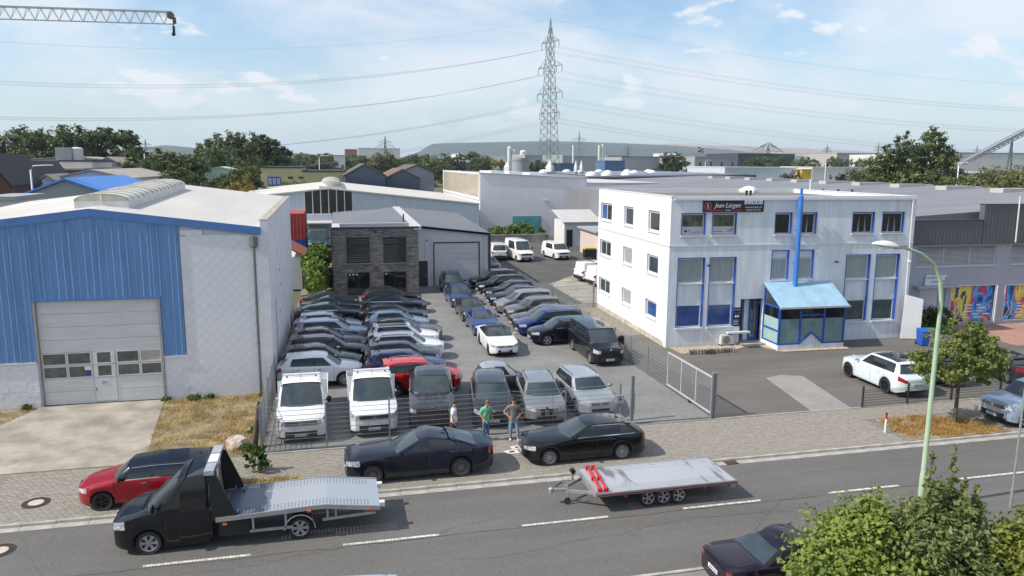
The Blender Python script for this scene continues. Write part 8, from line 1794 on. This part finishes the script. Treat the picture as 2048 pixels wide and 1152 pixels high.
hk = top_b + Vector((.1, 0, -.3)); MB().lathe([(.36, -.2), (.36, .2)], 14, 'y', (hk.x, 0, hk.z)).build('tip_sheave', M('brown winch', (.16, .10, .06), .7, var=.2), cr); MB().cb((hk.x + .35, 0, hk.z - .5), (.3, .3, .6)).build('tip_box', MATS['brown winch'], cr); MB().tube([(hk.x + .25, 0, hk.z - .6), (hk.x + .25, 0, hk.z - 1.5)], .06, 6).build('hoist_rope', BLKM, cr); MB().cb((hk.x + .25, 0, hk.z - 1.35), (.22, .22, .6)).build('hook_block', BLKM, cr); sphere(MB(), (hk.x + .2, 0, hk.z - 1.8), (.2, .15, .2)).build('hook', BLKM, cr)
mast = MB(); zt_ = tpL.z + 3
for k in range(18):
    z0, z1 = zt_ * k / 18, zt_ * (k + 1) / 18
    for (xa, ya), (xb, yb) in (((-.7, -.7), (.7, -.7)), ((.7, -.7), (.7, .7)), ((.7, .7), (-.7, .7)), ((-.7, .7), (-.7, -.7))): mast.bar((xa, ya, z0), (xa, ya, z1), .14); mast.bar((xa, ya, z0), (xb, yb, z1), .07)
mast.build('mast', CW, cr)
# inclined conveyor at the right edge
c0, c1 = AT(1918, 336, 150), AT(2120, 232, 150); cv = thing('conveyor', 'long inclined conveyor bridge rising out of the picture at the right', 'conveyor', (c0.x, 150, 0)); d0_ = Vector((0, 0, c0.z)); d1_ = Vector((c1.x - c0.x, 0, c1.z)); CVM = M('conveyor grey', (.34, .35, .36), .6, .2, var=.1)
for dz in (0, 1.25):
    for dy in (-.6, .6): MB().bar(d0_ + Vector((0, dy, dz)), d1_ + Vector((0, dy, dz)), .18).build('chord', CVM, cv)
MB().bar(d0_ + Vector((0, 0, .9)), d1_ + Vector((0, 0, .9)), 1.1, .25).build('belt', GG, cv)
for i in range(22):
    p0 = d0_.lerp(d1_, i / 22); p1 = d0_.lerp(d1_, (i + 1) / 22); MB().bar(p0 + Vector((0, -.6, 0)), p1 + Vector((0, -.6, 1.25)), .09).build('brace', CVM, cv); MB().bar(p0 + Vector((0, -.6, 0)), p0 + Vector((0, -.6, 1.25)), .09).build('brace', CVM, cv)
s_ = d0_.lerp(d1_, .52)
for dx in (-1.6, 1.6): MB().bar((s_.x + dx, 0, 0), (s_.x, 0, s_.z), .3).build('trestle_leg', CVM, cv)
# street lamps far off
for px, pyt, y, lab in ((1918, 325, 104, 'grey street lamp in front of the white loading hall'), (1652, 322, 215, 'thin street lamp beside the yellow site office'), (60, 330, 95, 'white curved street lamp beside the dark houses'), (288, 302, 165, 'thin street lamp in front of the garden trees'), (638, 311, 190, 'white pole behind the yellow building'), (1411, 320, 300, 'thin street lamp before the pale industrial hall')):
    a = AT(px, pyt, y); t = thing('far_street_lamp', lab, 'street lamp', (a.x, y, 0), 0, 'distant street lamps'); MB().tube([(0, 0, 0), (0, 0, a.z - .6), (.3, 0, a.z - .1), (1.6, 0, a.z)], [.12, .09, .08, .06], 6).build('post', PVC, t, 60); MB().cb((1.9, 0, a.z), (.8, .25, .15)).build('head', PVC, t)
# ---------------------------------------------------------------- air
hzm = bpy.data.materials.new('haze'); hzm.use_nodes = True; t_ = hzm.node_tree; t_.nodes.remove(t_.nodes['Principled BSDF']); pv_ = t_.nodes.new('ShaderNodeVolumePrincipled'); pv_.inputs['Density'].default_value = .000085; pv_.inputs['Color'].default_value = (.70, .82, 1, 1); pv_.inputs['Anisotropy'].default_value = .1; t_.links.new(pv_.outputs[0], t_.nodes['Material Output'].inputs['Volume'])
kind(tag(MB().box(-9500, -400, -1.5, 9500, 16500, 330).build('haze', hzm), 'pale blue summer haze over the whole plain', 'haze'), 'stuff')
